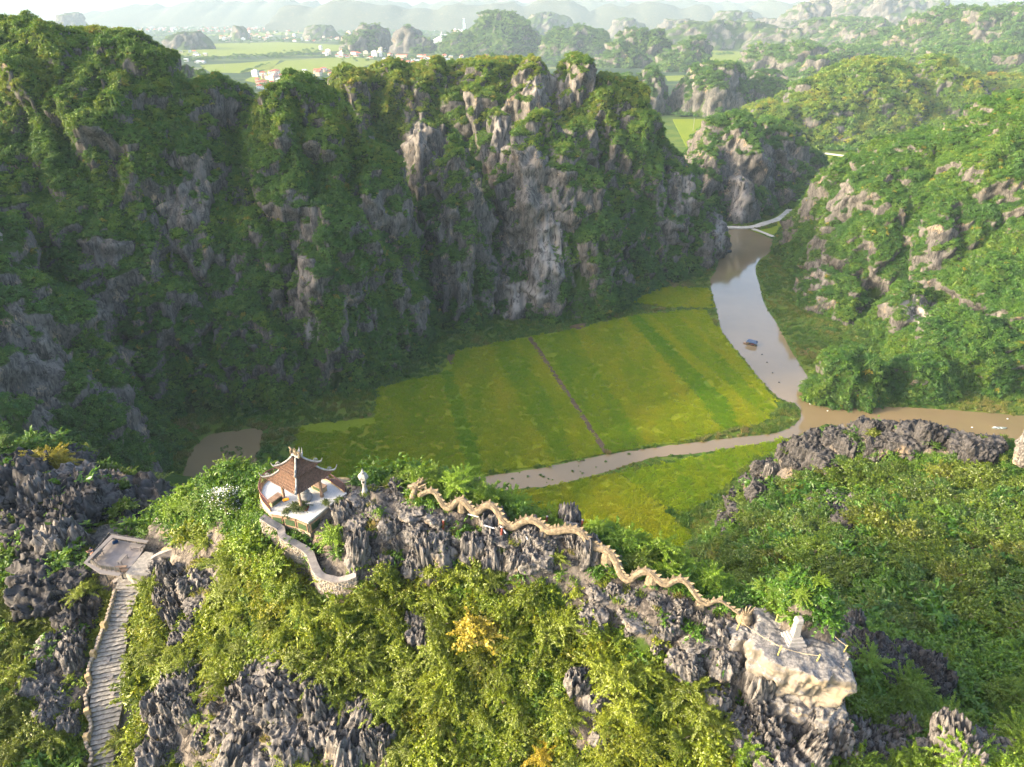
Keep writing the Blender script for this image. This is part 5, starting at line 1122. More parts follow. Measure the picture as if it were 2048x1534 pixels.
hb = MB().tube([tuple(hc + q) for q in ((0.25, 0, 0.05), (0.0, 0, 0.12), (-0.25, 0, 0.12), (-0.42, 0, 0.06), (-0.60, 0, 0.08), (-0.68, 0, 0.12))], [0.30, 0.36, 0.30, 0.21, 0.20, 0.08], 12, True, 0.85).build('head', M['dragon'], droot, smooth_=True)
MB().tube([tuple(hc + q) for q in ((0.0, 0, -0.18), (-0.3, 0, -0.24), (-0.52, 0, -0.20))], [0.2, 0.14, 0.06], 9, True, 0.6).build('jaw', M['dragon'], hb, smooth_=True)
for sy_ in (-1, 1):
    MB().lathe([(0.0, -.07), (0.06, -.04), (0.07, 0), (0.06, .04), (0, .07)], tuple(hc + [-0.2, 0.25 * sy_, 0.22]), 8).build('eye', M['boat_dark'], hb)
    MB().tube([tuple(hc + q) for q in ((0.05, 0.18 * sy_, 0.35), (0.3, 0.25 * sy_, 0.62), (0.62, 0.3 * sy_, 0.78))], [0.08, 0.06, 0.015], 7).build('horn', M['dragon'], hb)
    for k, (ang, ln) in enumerate(((-20, .6), (5, .75), (30, .9), (55, .85), (80, .7), (-45, .5))):
        c, s_ = math.cos(R(ang)), math.sin(R(ang)); y = (0.10 + 0.05 * (k % 3)) * sy_
        MB().tube([tuple(hc + [0.12 + .1 * c, y, 0.05 + .1 * s_]), tuple(hc + [0.15 + ln * .6 * c, y * 1.5, 0.1 + ln * .6 * s_]), tuple(hc + [0.2 + ln * c, y * 1.9, 0.2 + ln * s_])], [0.11, 0.08, 0.012], 6).build('mane_spike', M['dragon'], hb)
    MB().tube([tuple(hc + q) for q in ((-0.6, 0.1 * sy_, 0.1), (-0.75, 0.28 * sy_, 0.0), (-0.7, 0.42 * sy_, -0.15))], [0.03, 0.02, 0.008], 5).build('whisker', M['dragon'], hb)
tc = Qd[-1]
tb = MB().lathe([(0.55, -0.9), (0.62, -0.3), (0.48, 0.05), (0.25, 0.2)], tuple(tc + [0.35, -0.1, -0.05]), 11).build('tail_base', M['dragon'], droot, smooth_=True)
for ang, ln in ((150, .5), (125, .7), (100, .85), (78, .9), (55, .95), (35, .7), (15, .5)):
    c, s_ = math.cos(R(ang)), math.sin(R(ang))
    MB().tube([tuple(tc + [0.35 + .1 * c, -0.1, 0.05]), tuple(tc + [0.38 + ln * .55 * c, -0.12, 0.1 + ln * .5 * s_]), tuple(tc + [0.45 + ln * 1.0 * c, -0.1, 0.1 + ln * s_])], [0.17, 0.11, 0.012], 6, True, 0.6).build('tail_flame', M['dragon'], droot)

# ------------------------------------------------------------------ lantern, monument, boulder
lb = at_t(731, 991, 60.0); ln_ = empty('stone_lantern', lb); tag(ln_, 'slim white stone lantern standing on a rock pinnacle', 'stone lantern')
MB().lathe([(0.55, -0.3), (0.5, 0.05), (0.28, 0.45), (0.17, 0.8), (0.15, 1.25), (0.2, 1.35)], n=12).build('shaft', M['plaster'], ln_, smooth_=True)
MB().lathe([(0.22, 1.35), (0.21, 1.85)], n=6).build('light_box', M['plaster'], ln_)
for k in range(3): MB().box((0.2 * math.cos(k * 2.1 - 1.5), 0.2 * math.sin(k * 2.1 - 1.5), 1.6), (0.12, 0.12, 0.16), k * 2.1).build('opening', M['black'], ln_)
MB().lathe([(0.22, 1.85), (0.44, 1.9), (0.46, 2.1), (0.36, 2.3), (0.2, 2.42)], n=6).build('cap', M['plaster'], ln_); MB().lathe([(0.2, 2.4), (0.15, 2.55), (0.06, 2.68), (0.02, 2.9)], n=10).build('finial', M['plaster'], ln_, smooth_=True)
mbp = at_t(1586, 1283, 48.6); mo = empty('monument', mbp, R(4)); mo.scale = (.95, .95, 1.0); tag(mo, 'pale stone monument with stepped base and square capital on the boulder', 'monument')
for w, z0, z1 in ((1.42, -0.5, 0.28), (1.16, 0.28, 0.50), (0.90, 0.50, 0.70)): MB().box((0, 0, (z0 + z1) / 2), (w, w, z1 - z0)).build('plinth', M['marble'], mo, bevel=0.02)
MB().box((0, 0, 1.22), (0.56, 0.56, 1.04), taper=0.82).build('shaft', M['marble'], mo, bevel=0.02)
MB().box((0, 0, 1.80), (0.42, 0.42, 0.14)).box((0, 0, 1.90), (0.54, 0.54, 0.08)).build('neck', M['marble'], mo)
cp_ = MB().box((0, 0, 2.16), (0.62, 0.58, 0.44), taper=0.92).build('capital', M['marble'], mo, bevel=0.10)
MB().box((0, 0, 2.384), (0.36, 0.34, 0.02)).build('recess', M['concrete'], cp_)

def ico(sub):
    b = bmesh.new(); bmesh.ops.create_icosphere(b, subdivisions=sub, radius=1.0); V = np.array([v.co[:] for v in b.verts]); F = np.array([[v.index for v in f.verts] for f in b.faces]); b.free(); return V, F
ICO = {k: ico(k) for k in (3, 4, 5, 6)}
def rock_mesh(name, seed, size, sub=5, mat=None, flute=0.20, jag=0.35, block=0.5, lean=0.0, rough=0.10, ledge=0.0):
    V, F = ICO[sub]; D = V.copy(); o = np.array([seed * 7.7, seed * 3.1, seed * 1.3])
    P = D / (np.abs(D).max(1, keepdims=True) ** block)
    P = P * size; a = np.mean(size[:2]); hz = D[:, :2] / np.maximum(np.linalg.norm(D[:, :2], axis=1, keepdims=True), 1e-3); side = smooth(np.linalg.norm(D[:, :2], axis=1), 0.25, 0.7)
    q = P / a
    big = 0.30 * fbm(q * 0.9 + o, 3)
    fl = flute * (ridged(q * np.array([2.1, 2.1, 0.42]) + o, 4) - 0.7)
    P[:, :2] += hz * (a * (big + fl * 0.8) * side)[:, None]
    top = smooth(D[:, 2], 0.15, 0.6)
    P[:, 2] += top * size[2] * jag * (ridged(np.stack([q[:, 0] * 1.9, q[:, 1] * 1.9, q[:, 2] * 0.15], -1) + o, 3) - 0.75)
    if ledge: P[:, :2] += hz * (a * ledge * np.sign(noise3(np.stack([q[:, 0] * .4, q[:, 1] * .4, q[:, 2] * 3.2], -1) + o)) * side * 0.5)[:, None]
    P += D * (a * rough * fbm(q * 5.0 + o, 3))[:, None]
    P[:, 0] += lean * P[:, 2]
    return mesh_np(name, P, F, [mat or M['rock']], False)
bl = link('boulder', rock_mesh('boulder', 3, np.array([3.3, 2.25, 2.5]), 6, M['boulder'], 0.17, 0.08, 0.72, 0.0, 0.03, 0.03), None, at_t(1603, 1282, 48.6) - [0, 0, 2.35]); bl.rotation_euler = (0, R(4), R(-22))
v = bl.data.vertices; co = np.zeros(len(v) * 3, np.float32); v.foreach_get('co', co); co = co.reshape(-1, 3)
k_ = 1 - 0.30 * smooth(co[:, 2], 0.4, -2.6); co[:, :2] *= k_[:, None]; co[:, 2] = np.minimum(co[:, 2], 2.35 + 0.13 * co[:, 2].clip(0) * 0.3 + 0.16 * ridged(co * np.array([1.4, 1.4, .2]), 3)); v.foreach_set('co', co.ravel()); bl.data.update()
tag(bl, 'huge pale undercut boulder carrying the monument at the ridge end', 'boulder')
b2 = link('boulder', rock_mesh('boulder', 8, np.array([1.15, 0.95, 1.35]), 5, M['boulder'], 0.16, 0.12, 0.6, 0, 0.05), None, at_t(1484, 1286, 50.5)); tag(b2, 'squat fluted pale boulder under the tail of the dragon', 'boulder')
b3 = link('boulder', rock_mesh('boulder', 12, np.array([1.7, 1.3, 1.0]), 5, M['boulder'], 0.12, 0.2, 0.6, .1, 0.06), None, at_t(1575, 1405, 50.0)); tag(b3, 'wedge of grey rock jammed beneath the huge pale boulder', 'boulder')
b4 = link('boulder', rock_mesh('boulder', 15, np.array([1.3, 1.2, 1.5]), 5, M['boulder'], 0.10, 0.15, 0.7, 0, 0.05), None, at_t(1650, 1440, 49.6)); tag(b4, 'upright squared grey boulder below right of the pale boulder', 'boulder')
b5 = link('boulder', rock_mesh('boulder', 21, np.array([.8, .8, 2.0]), 5, M['rock'], 0.12, 0.1, 0.4, 0, 0.05), None, at_t(2062, 885, 60)); b5.location.z -= 0.6; tag(b5, 'pale rounded rock poking in at the edge above the brown river', 'boulder')

# ------------------------------------------------------------------ posts, ropes, tubes, litter
def post(name, base, top, t, r, mat, label, group, cat='post', n=8):
    a, b = at_t(*base, t), at_t(*top, t); h = max(0.5, (b[2] - a[2])); o = empty(name, a); tag(o, label, cat, group)
    d = (b - a); d[1] *= 0.3; MB().tube([(0, 0, -0.5), (0, 0, 0), tuple(d)], r, n).build('shaft', mat, o); MB().lathe([(r * 1.12, -0.03), (r * 1.12, 0.02), (r * .6, 0.05)], tuple(d), n).build('tip', M['concrete'] if mat is M['red_post'] else mat, o)
    return a + d
bp = [((1475, 1256), (1480, 1236), 49.9, 'bamboo post in front of the tail of the dragon'), ((1552, 1242), (1554, 1225), 49.9, 'bamboo post behind left of the monument'), ((1636, 1256), (1641, 1237), 49.4, 'bamboo post behind right of the monument'), ((1687, 1305), (1692, 1286), 48.0, 'bamboo post at the outer right rim of the boulder'), ((1634, 1322), (1638, 1305), 47.0, 'bamboo post on the front rim of the boulder, right'), ((1557, 1307), (1561, 1287), 47.4, 'bamboo post on the front rim of the boulder, left')]
tops = [post('bamboo_post', a, b, t, 0.055, M['bamboo'], l, 'bamboo posts round the boulder') for a, b, t, l in bp]
def rope(a, b, sag, label, mat, r=0.022):
    a, b = np.asarray(a, float), np.asarray(b, float); o = MB().tube([tuple(a + (b - a) * f - np.array([0, 0, sag * 4 * f * (1 - f)]) - a) for f in np.linspace(0, 1, 9)], r, 5).build('rope', mat, None, a); tag(o, label, 'rope')
for i, j, l in ((1, 2, 'thin rope strung behind the monument between bamboo posts'), (2, 3, 'thin rope along the right rim of the boulder'), (4, 5, 'slack rope across the front rim of the boulder'), (0, 5, 'thin rope from the dragon tail to the boulder front')): rope(tops[i] - [0, 0, .08], tops[j] - [0, 0, .08], 0.15, l, M['rope'])
rp = [((826, 1052), (826, 1034), 57.6, 'rusty red pipe post below the head of the dragon'), ((886, 1057), (888, 1035), 56.8, 'rusty red pipe post by the shrub under the first coil'), ((1003, 1069), (1005, 1050), 55.6, 'rusty red pipe post beside a white tube under the third coil'), ((1092, 1050), (1094, 1028), 57.6, 'rusty red pipe post left of the dark rock behind the dragon'), ((1164, 1057), (1165, 1035), 57.2, 'rusty red pipe post right of the dark rock behind the dragon'), ((1241, 1124), (1241, 1108), 54.6, 'rusty red pipe post where the dragon dives steeply')]
for a, b, t, l in rp: post('pipe_post', a, b, t, 0.10, M['red_post'], l, 'rusty red posts along the dragon')
g1 = post('cable_post', (790, 984), (787, 960), 60.5, 0.07, M['concrete'], 'grey cable post on the rocks left of the dragon head', 'grey cable posts on the crest')
g2 = post('cable_post', (738, 1072), (730, 1050), 58.6, 0.07, M['concrete'], 'grey cable post on the rocks below the stone lantern', 'grey cable posts on the crest')
rope(g1, at_t(742, 972, 61), 0.25, 'pale cable sagging from the grey post to the stone lantern', M['rope'], .025); rope(g1, at_t(826, 978, 59.5), 0.2, 'dark cable from the grey post towards the dragon head', M['dark_metal'], .02)
rope(at_t(874, 976, 60.5), at_t(916, 990, 60.3), 0.2, 'pale cable behind the first coil of the dragon', M['rope'], .025); rope(at_t(916, 990, 60.3), at_t(960, 1003, 60), 0.15, 'pale cable behind the second coil of the dragon', M['rope'], .025)
for (a, b, t, l) in (((935, 1028), (958, 1034), 56.6, 'white lamp tube lying on rock under the second coil'), ((966, 1050), (990, 1057), 55.8, 'white lamp tube on the rock face below the third coil'), ((1000, 1051), (1012, 1067), 55.5, 'white lamp tube slanting beside a rusty post'), ((1051, 1071), (1062, 1091), 55.0, 'white lamp tube on the block under the fourth coil')):
    p, q = at_t(*a, t), at_t(*b, t); o = empty('lamp_tube', p); tag(o, l, 'lamp tube', 'white lamp tubes on the rocks'); d = q - p
    MB().tube([tuple(d * .05), tuple(d * .95)], 0.055, 8).build('tube', M['white'], o); MB().tube([(0, 0, 0), tuple(d * .06)], 0.065, 8).tube([tuple(d * .94), tuple(d)], 0.065, 8).build('end_cap', M['concrete'], o)
cy = link('plastic_sheet', rock_mesh('plastic_sheet', 5, np.array([0.32, 0.25, 0.14]), 3, M['cyan'], 0.1, 0.3), None, at_t(758, 996, 60.2)); tag(cy, 'crumpled turquoise plastic sheet among rocks right of the lantern', 'plastic sheet')
# brick stupa at the edge of the frame
sp = at_t(-2, 1012, 84); so = empty('stupa', sp); tag(so, 'tapering tiered brick stupa cut off by the frame edge among dark rocks', 'stupa')
for k in range(7):
    w = 3.4 - 0.42 * k; MB().box((0, 0, 0.32 + 0.72 * k), (w, w, 0.55)).build('tier', M['ochre'], so, bevel=0.04); MB().box((0, 0, 0.64 + 0.72 * k), (w * 1.07, w * 1.07, 0.16)).build('cornice', M['plaster'], so)
    for s_ in range(4): MB().box((w / 2 * math.cos(s_ * PI / 2), w / 2 * math.sin(s_ * PI / 2), 0.32 + 0.72 * k), (0.06 if s_ % 2 == 0 else w * .3, w * .3 if s_ % 2 == 0 else 0.06, 0.34)).build('niche', M['plaster'], so)
MB().lathe([(0.5, 5.1), (0.35, 5.6), (0.1, 6.3)], n=8).build('finial', M['plaster'], so)

# ------------------------------------------------------------------ boats and floats on the river
def hull(mb, L, W, H, n=9, up=0.25):
    V, F = [], []
    for i in range(n):
        f = i / (n - 1) * 2 - 1; w = W / 2 * (1 - abs(f) ** 2.6) + 0.06; z = H + up * abs(f) ** 2.5
        V += [(f * L / 2, -w, z), (f * L / 2 * .93, -w * .6, 0.02 - .1), (f * L / 2 * .93, w * .6, 0.02 - .1), (f * L / 2, w, z), (f * L / 2 * .96, w * .88, z - 0.02), (f * L / 2 * .92, w * .55, 0.12), (f * L / 2 * .92, -w * .55, 0.12), (f * L / 2 * .96, -w * .88, z - 0.02)]
    for i in range(n - 1):
        for k in range(8): F.append([i * 8 + k, i * 8 + (k + 1) % 8, i * 8 + 8 + (k + 1) % 8, i * 8 + 8 + k])
    F += [list(range(8))[::-1], [(n - 1) * 8 + k for k in range(8)]]
    return mb.add(V, F)
hb_ = empty('houseboat', at_z(1503, 690, 0.06), R(-35)); tag(hb_, 'small boat under a raised dark blue hipped canopy in mid river', 'boat')
hull(MB(), 5.2, 1.7, 0.5).build('hull', M['boat_dark'], hb_, smooth_=True); MB().box((-2.6, 0, 0.35), (2.4, 1.3, 0.08)).build('deck', M['timber'], hb_); MB().box((0.3, 0, 0.62), (1.3, 1.0, 0.25)).build('cargo', M['red_post'], hb_)
for x in (-1.6, 1.6):
    for y in (-.75, .75): MB().tube([(x, y, 0.4), (x, y, 1.75)], 0.05, 6).build('pole', M['bamboo'], hb_)
cn = MB(); cn.V = [(-2.5, -1.5, 1.65), (2.5, -1.5, 1.65), (2.5, 1.5, 1.65), (-2.5, 1.5, 1.65), (-1.6, 0, 2.75), (1.6, 0, 2.75)]; cn.F = [[0, 1, 5, 4], [1, 2, 5], [2, 3, 4, 5], [3, 0, 4], [3, 2, 1, 0]]; cn.build('canopy', M['boat_blue'], hb_, bevel=0.1)
hb2 = empty('houseboat', at_z(1455, 505, 0.06), R(20)); tag(hb2, 'dark grey covered boat moored by the foot of the far cliff', 'boat')
hull(MB(), 6.5, 2.2, 0.6).build('hull', M['boat_dark'], hb2, smooth_=True); MB().tube([(-2.2, 0, 0.5), (2.2, 0, 0.5)], 1.15, 12, True, 1.0).build('canopy', M['dark_metal'], hb2); MB().tube([(-3.2, 0, .6), (-6, .5, .5)], .06, 5).build('pole', M['timber'], hb2)
rb = empty('rowing_boat', at_z(1998, 857, 0.06), R(-3)); tag(rb, 'narrow grey green rowing boat with a bundle at its stern', 'boat')
hull(MB(), 5.4, 1.25, 0.35).build('hull', M['boat_grey'], rb, smooth_=True)
for x in (-0.6, 0.8): MB().box((x, 0, 0.3), (0.25, 1.0, 0.05)).build('thwart', M['white'], rb)
MB().box((-1.6, 0, 0.45), (0.9, 0.6, 0.4), .2, .1).build('bundle', M['white'], rb, bevel=.1); MB().tube([(-1.0, .5, .4), (-2.6, 1.6, .1)], .035, 5).build('oar', M['timber'], rb)
fm = MB().lathe([(0.0, -0.1), (0.32, -0.05), (0.42, 0.1), (0.34, 0.26), (0.0, 0.33)], n=10).mesh('float', M['white'], True); fk = MB().lathe([(0.0, -0.1), (0.3, 0), (0.3, 0.2), (0.12, 0.35), (0, 0.36)], n=8).mesh('float', M['black'], True)
for px, l in (((1620, 808), 'white float nearest the wooded islet'), ((1655, 822), 'white float just below the wooded islet'), ((1872, 850), 'white float below the reedy far bank'), ((1944, 855), 'white float left of the rowing boat'), ((2015, 838), 'white float beyond the rowing boat'), ((1213, 902), 'white float where the ditch meets the creek'), ((1158, 922), 'white float under the near bank of the creek')):
    o = link('float', fm, None, at_z(*px, 0.08)); tag(o, l, 'float', 'white floats on the water'); o.scale = (.8, .55, .7)
for px, l in (((1524, 709), 'black float nearest the blue-canopied boat'), ((1534, 725), 'second black float downstream of the canopied boat'), ((1545, 746), 'third black float downstream of the canopied boat'), ((1558, 765), 'farthest black float downstream of the canopied boat')):
    o = link('float', fk, None, at_z(*px, 0.08)); tag(o, l, 'float', 'black floats in the river')

# ------------------------------------------------------------------ the plain: houses, factory
def m_house():
    k = NT('house_wall'); r = k.n('ShaderNodeObjectInfo').outputs['Color']; p = k.obj(); return k.done(k.bsdf(k.mix(k.rng(k.noise(p, .3), .4, .8), r, k.mix(0.3, r, (.2, .18, .15))), .8))
M['house'] = m_house(); M['window'] = m_plain('dark_window', (0.05, 0.06, 0.07), .1, 1, .3); M['roof_red'] = m_plain('red_roof', (0.38, 0.10, 0.055), .25, .4, .8); M['roof_grey'] = m_plain('grey_sheet_roof', (0.33, 0.36, 0.38), .2, .3, .6)
def house_mesh(w, d, st, roof, seed):
    r = np.random.default_rng(seed); mb = MB(); h = 3.4 * st; mi = []
    mb.box((0, 0, h / 2), (w, d, h)); mi += [0] * 6
    for f in range(st):
        for sgn in (-1, 1):
            for x in np.arange(-w / 2 + 1.4, w / 2 - 0.7, 2.8): mb.box((x, sgn * (d / 2 + .03), 1.9 + 3.4 * f), (1.3, 0.1, 1.6)); mi += [1] * 6
            for y in np.arange(-d / 2 + 1.6, d / 2 - 0.7, 3.2): mb.box((sgn * (w / 2 + .03), y, 1.9 + 3.4 * f), (0.1, 1.3, 1.6)); mi += [1] * 6
        if f: mb.box((0, -d / 2 - .5, 3.4 * f), (w * .8, 1.0, .2)); mi += [0] * 6
    o = len(mb.V); e = .5
    if roof == 'flat':
        mb.box((0, 0, h + .3), (w + .4, d + .4, .5)); mi += [0] * 6; mb.box((w * .2, 0, h + 1.6), (w * .35, d * .5, 2.4)); mi += [0] * 6; mb.box((w * .2, 0, h + 2.9), (w * .42, d * .6, .25)); mi += [2] * 6
    else:
        rh = 2.4; mb.add([(-w / 2 - e, -d / 2 - e, h), (w / 2 + e, -d / 2 - e, h), (w / 2 + e, d / 2 + e, h), (-w / 2 - e, d / 2 + e, h), (-w / 2 + (w * .2 if roof == 'hip' else -e), 0, h + rh), (w / 2 - (w * .2 if roof == 'hip' else -e), 0, h + rh)], [[0, 1, 5, 4], [1, 2, 5], [2, 3, 4, 5], [3, 0, 4], [3, 2, 1, 0]]); mi += [2] * 5
    return mb, mi
HM = []
for i, (w, d, st, rf, rm) in enumerate(((9, 12, 1, 'gable', 'roof_red'), (8, 14, 2, 'hip', 'roof_red'), (7, 16, 3, 'flat', 'roof_red'), (12, 10, 2, 'gable', 'roof_grey'), (22, 14, 1, 'gable', 'roof_grey'), (9, 15, 4, 'flat', 'roof_grey'), (16, 11, 1, 'hip', 'roof_red'), (30, 16, 2, 'gable', 'roof_red'))):
    mb, mi = house_mesh(w, d, st, rf, i); me = mb.mesh('house', [M['house'], M['window'], M[rm]]); me.polygons.foreach_set('material_index', np.array(mi, np.int32)); HM.append(me)
HCOL = [(.75, .74, .70), (.62, .55, .42), (.70, .60, .35), (.55, .60, .62), (.72, .48, .38), (.8, .8, .78)]
hr = np.random.default_rng(21)
REG = [((498, 148, 565, 182), 16, (1, 2, 5, 1, 7), 'houses in the village behind the left ridge', 'house in the hazy village behind the left ridge'), ((590, 143, 665, 152), 12, (3, 0, 1), 'houses beside the near ridge top', 'low house just beyond the wooded ridge top'),
       ((640, 100, 770, 117), 34, (1, 2, 5, 0, 6), 'houses at the edge of the yellow fields', 'white house along the edge of the yellow rice fields'), ((760, 112, 930, 134), 30, (6, 7, 0, 1, 4), 'red roofed houses before the big round hill', 'red-roofed house in front of the big round hill'),
       ((320, 104, 420, 128), 18, (4, 3, 0), 'sheds at the left of the plain', 'grey-roofed shed at the left of the plain'), ((440, 66, 730, 84), 84, (0, 1, 2, 6), 'houses in the village band', 'small house in the village band across the plain'),
       ((1462, 142, 1508, 160), 12, (0, 1, 6), 'red roofed houses between the right hills', 'red-roofed house in the gap between the right hills'), ((1330, 98, 1352, 112), 7, (1, 2), 'houses behind the twin rock', 'house behind the pointed twin hills'), ((880, 100, 1000, 118), 14, (0, 3, 6), 'farm houses before the factory', 'farm house in the trees before the factory'), ((1190, 56, 1300, 64), 14, (4, 7), 'sheds on the far right plain', 'long shed on the pale far right plain')]
nh = 0
HN = ['pale', 'tan', 'ochre', 'grey', 'pink', 'white']; HK = ['red gabled cottage', 'red hipped house', 'flat-roofed house', 'grey gabled house', 'long shed', 'tall house', 'wide hipped house', 'big hall']
PL = dict(zip([r_[3] for r_ in REG], ['the village behind the left ridge', 'the hamlet at the ridge top', 'the village by the yellow fields', 'the hamlet before the round hill', 'the sheds at far left', 'the village band', 'the hamlet between right hills', 'the hamlet behind the twin rock', 'the farms before the factory', 'the sheds at far right']))
for (x0, y0, x1, y1), n, kinds, grp, lab in REG:
    for i in range(n):
        p = at_z(hr.uniform(x0, x1), hr.uniform(y0, y1), 0.0)
        if towers_at(np.array([p[0]]), np.array([p[1]]))[0] > 0: continue
        ki = kinds[hr.integers(len(kinds))]; ci = hr.integers(6); qx, qy, _ = project(p); o = link('house', HM[ki], None, p); o.rotation_euler = (0, 0, hr.uniform(-.5, .5) + (PI / 2 if hr.random() < .4 else 0)); o.color = (*HCOL[ci], 1); k = hr.uniform(.9, 1.3) * (1.25 if y0 < 85 else 1.0); o.scale = (k, k, k); fx = (qx - x0) / (x1 - x0); fy = (qy - y0) / (y1 - y0); tag(o, f"{HN[ci]} {HK[ki]}, {'front' if fy > .6 else 'back' if fy < .35 else 'middle'} row, {'left part' if fx < .2 else 'centre left' if fx < .42 else 'centre' if fx < .6 else 'centre right' if fx < .8 else 'right part'} of {PL[grp]}", 'house', grp); nh += 1
tmb = MB(); tmi = []
for i in range(3600):                     # the town beyond, thousands of roofs
    sy = 30 + 34 * hr.random() ** 0.8; p = at_z(hr.uniform(130, 1330), sy, 0); k = hr.uniform(6, 14) * (1.3 if sy < 45 else 1); h = hr.uniform(4, 14)
    tmb.box((p[0], p[1], h / 2), (k * hr.uniform(.8, 2.2), k, h), hr.uniform(0, 3), taper=hr.choice([1.0, .6])); tmi += [hr.integers(0, 3)] * 6
tm = tmb.mesh('distant_town', [M['plaster'], M['roof_red'], M['roof_grey']]); tm.polygons.foreach_set('material_index', np.array(tmi, np.int32)); tag(link('distant_town', tm), kind='stuff')
def far(sx, sy): return at_z(sx, sy, 0)
M['fac_pale'] = m_plain('pale_factory_cladding', (.62, .60, .56), .1, .05, .8); M['fac_pink'] = m_plain('pinkish_silo', (.60, .40, .32), .12, .05, .8); M['fac_teal'] = m_plain('teal_sheeting', (.33, .55, .56), .1, .05, .6)
for px, sy, r, h, m, l in ((806, 53, 14, 75, 'fac_pink', 'wide pinkish silo beyond the quarried rock'), (815, 53, 9, 70, 'fac_pink', 'narrow pinkish silo beside the wider one'), (911, 82, 9, 52, 'fac_pink', 'orange silo beside the teal factory hall'), (918, 82, 8, 50, 'fac_pale', 'pale silo beside the teal factory hall'), (925, 82, 8, 50, 'fac_pale', 'pale silo nearest the big round hill'), (937, 46, 16, 60, 'fac_teal', 'blue grey silo at the foot of the tall factory tower'), (944, 46, 16, 60, 'fac_teal', 'blue grey silo right of the tall factory tower')):
    o = empty('silo', far(px, sy)); tag(o, l, 'silo'); MB().lathe([(r, 0), (r, h)], n=20).build('wall', M[m], o, smooth_=False); MB().lathe([(r * 1.05, h), (r * .3, h + r * .5), (r * .3, h + r * .6)], n=20).build('roof', M['fac_pale'], o)
for px, sy, w, h, m, l in ((906, 45, 16, 130, 'fac_pink', 'slim reddish factory tower on the plain'), (928, 45, 24, 190, 'fac_pale', 'tallest pale factory tower rising from the plain'), (929, 84, 12, 105, 'fac_teal', 'pale teal lift tower beside the round hill'), (722, 48, 22, 60, 'fac_pale', 'pale block tower in the distant town')):
    o = empty('factory_tower', far(px, sy)); tag(o, l, 'tower')
    for k in range(5): MB().box((0, 0, h * (k + .5) / 5), (w * (1 - .07 * k), w * (1 - .07 * k), h / 5 - 1.5)).build('storey', M[m], o)
    for k in range(5): MB().box((0, 0, h * (k + 1) / 5), (w * 1.1, w * 1.1, 1.6)).build('gallery', M['fac_pale'], o)
    MB().box((w * .3, 0, h * .5), (w * .9, w * .6, h * .6)).build('annex', M['fac_pale'], o)
hall = empty('factory_hall', far(885, 88), R(8)); tag(hall, 'big teal and white factory hall with sloping roof on the plain', 'factory')
MB().box((22, 0, 19), (56, 40, 38)).build('wall', M['fac_teal'], hall); w_ = MB(); w_.V = [(-70, -25, 0), (-6.2, -25, 0), (-6.2, 25, 0), (-70, 25, 0), (-6.2, -25, 34), (-6.2, 25, 34), (-66, -25, 6), (-66, 25, 6)]; w_.F = [[0, 1, 4, 6], [2, 3, 7, 5], [6, 4, 5, 7], [0, 6, 7, 3], [1, 2, 5, 4], [3, 2, 1, 0]]; w_.build('conveyor_shed', M['fac_pale'], hall); MB().box((22, 0, 39), (60, 44, 2)).build('roof', M['fac_pale'], hall); MB().box((-4, -22, 26), (5, 5, 52)).build('stair_tower', M['white'], hall)
for k in range(5): MB().box((2 + 10 * k, -20.1, 24), (5, .6, 5)).build('window', M['window'], hall)
ct_ = MB(); tag(MB().tube([(-2, 0, 0), (0, 0, 48), (-9, 0, 54)], [3.5, 3, 2], 8).build('conveyor_leg', M['white'], None, far(818, 88)), 'white bent conveyor leg against the quarried rock', 'conveyor')
pls = MB().lathe([(0.35, 0), (0.2, 26)], n=8)
for px, l in (((1386, 262), 'power pole in the green field between the hills'), ((450, 138), 'power pole in the yellow rice behind the ridge')):
    o = empty('power_pole', far(*px)); tag(o, l, 'pole'); MB().lathe([(0.3, 0), (0.16, 16)], n=8).build('shaft', M['concrete'], o); MB().box((0, 0, 15), (3.2, .15, .2)).build('crossarm', M['concrete'], o)
# tree belts on the plain
tb_r = np.random.default_rng(31); TP = []
def belt(a, b, n, w):
    for i in range(n):
        f = tb_r.random(); TP.append((a[0] + (b[0] - a[0]) * f, a[1] + (b[1] - a[1]) * f + tb_r.normal(0, w)))
for q in (((330, 122), (560, 112), 150, 2.2), ((560, 112), (640, 104), 70, 2.0), ((640, 112), (900, 124), 90, 4), ((480, 148), (550, 124), 22, .5), ((300, 118), (420, 118), 60, 4), ((730, 96), (1000, 100), 200, 4), ((440, 84), (740, 82), 90, 2), ((500, 180), (620, 150), 60, 5), ((900, 104), (1200, 118), 260, 5),
          ((1050, 100), (1330, 118), 160, 5), ((300, 62), (760, 60), 220, 5), ((150, 50), (800, 45), 260, 6), ((760, 70), (1000, 70), 120, 6), ((1400, 112), (1470, 108), 30, 1), ((1340, 110), (1400, 132), 40, 2), ((1440, 150), (1540, 152), 60, 4), ((1550, 130), (1640, 118), 60, 4), ((1650, 300), (1800, 305), 70, 2), ((1000, 130), (1240, 130), 160, 5), ((1345, 234), (1430, 232), 30, 1), ((1180, 70), (1330, 72), 60, 3), ((930, 60), (1330, 56), 120, 6)): belt(*q)
for _ in range(1500): TP.append((tb_r.uniform(130, 1330), 30 + 55 * tb_r.random()))
TP = np.array(TP); tp = at_z(TP[:, 0], np.maximum(TP[:, 1], 28), 0); n = len(tp); sc_ = tb_r.uniform(3.0, 6.5, n) * np.clip(tp[:, 1] / 2500, .8, 2.2)
instancer('tree_belt', forest_protos, tp + np.array([0, 0, 1])[None] * (sc_ * .7)[:, None], np.stack([0 * sc_, 0 * sc_, tb_r.uniform(0, 6, n)], -1), sc_, tb_r.integers(0, 5, n), tb_r.uniform(.05, .4, n))
print('props', round(time.time() - T0, 1), 'houses', nh)
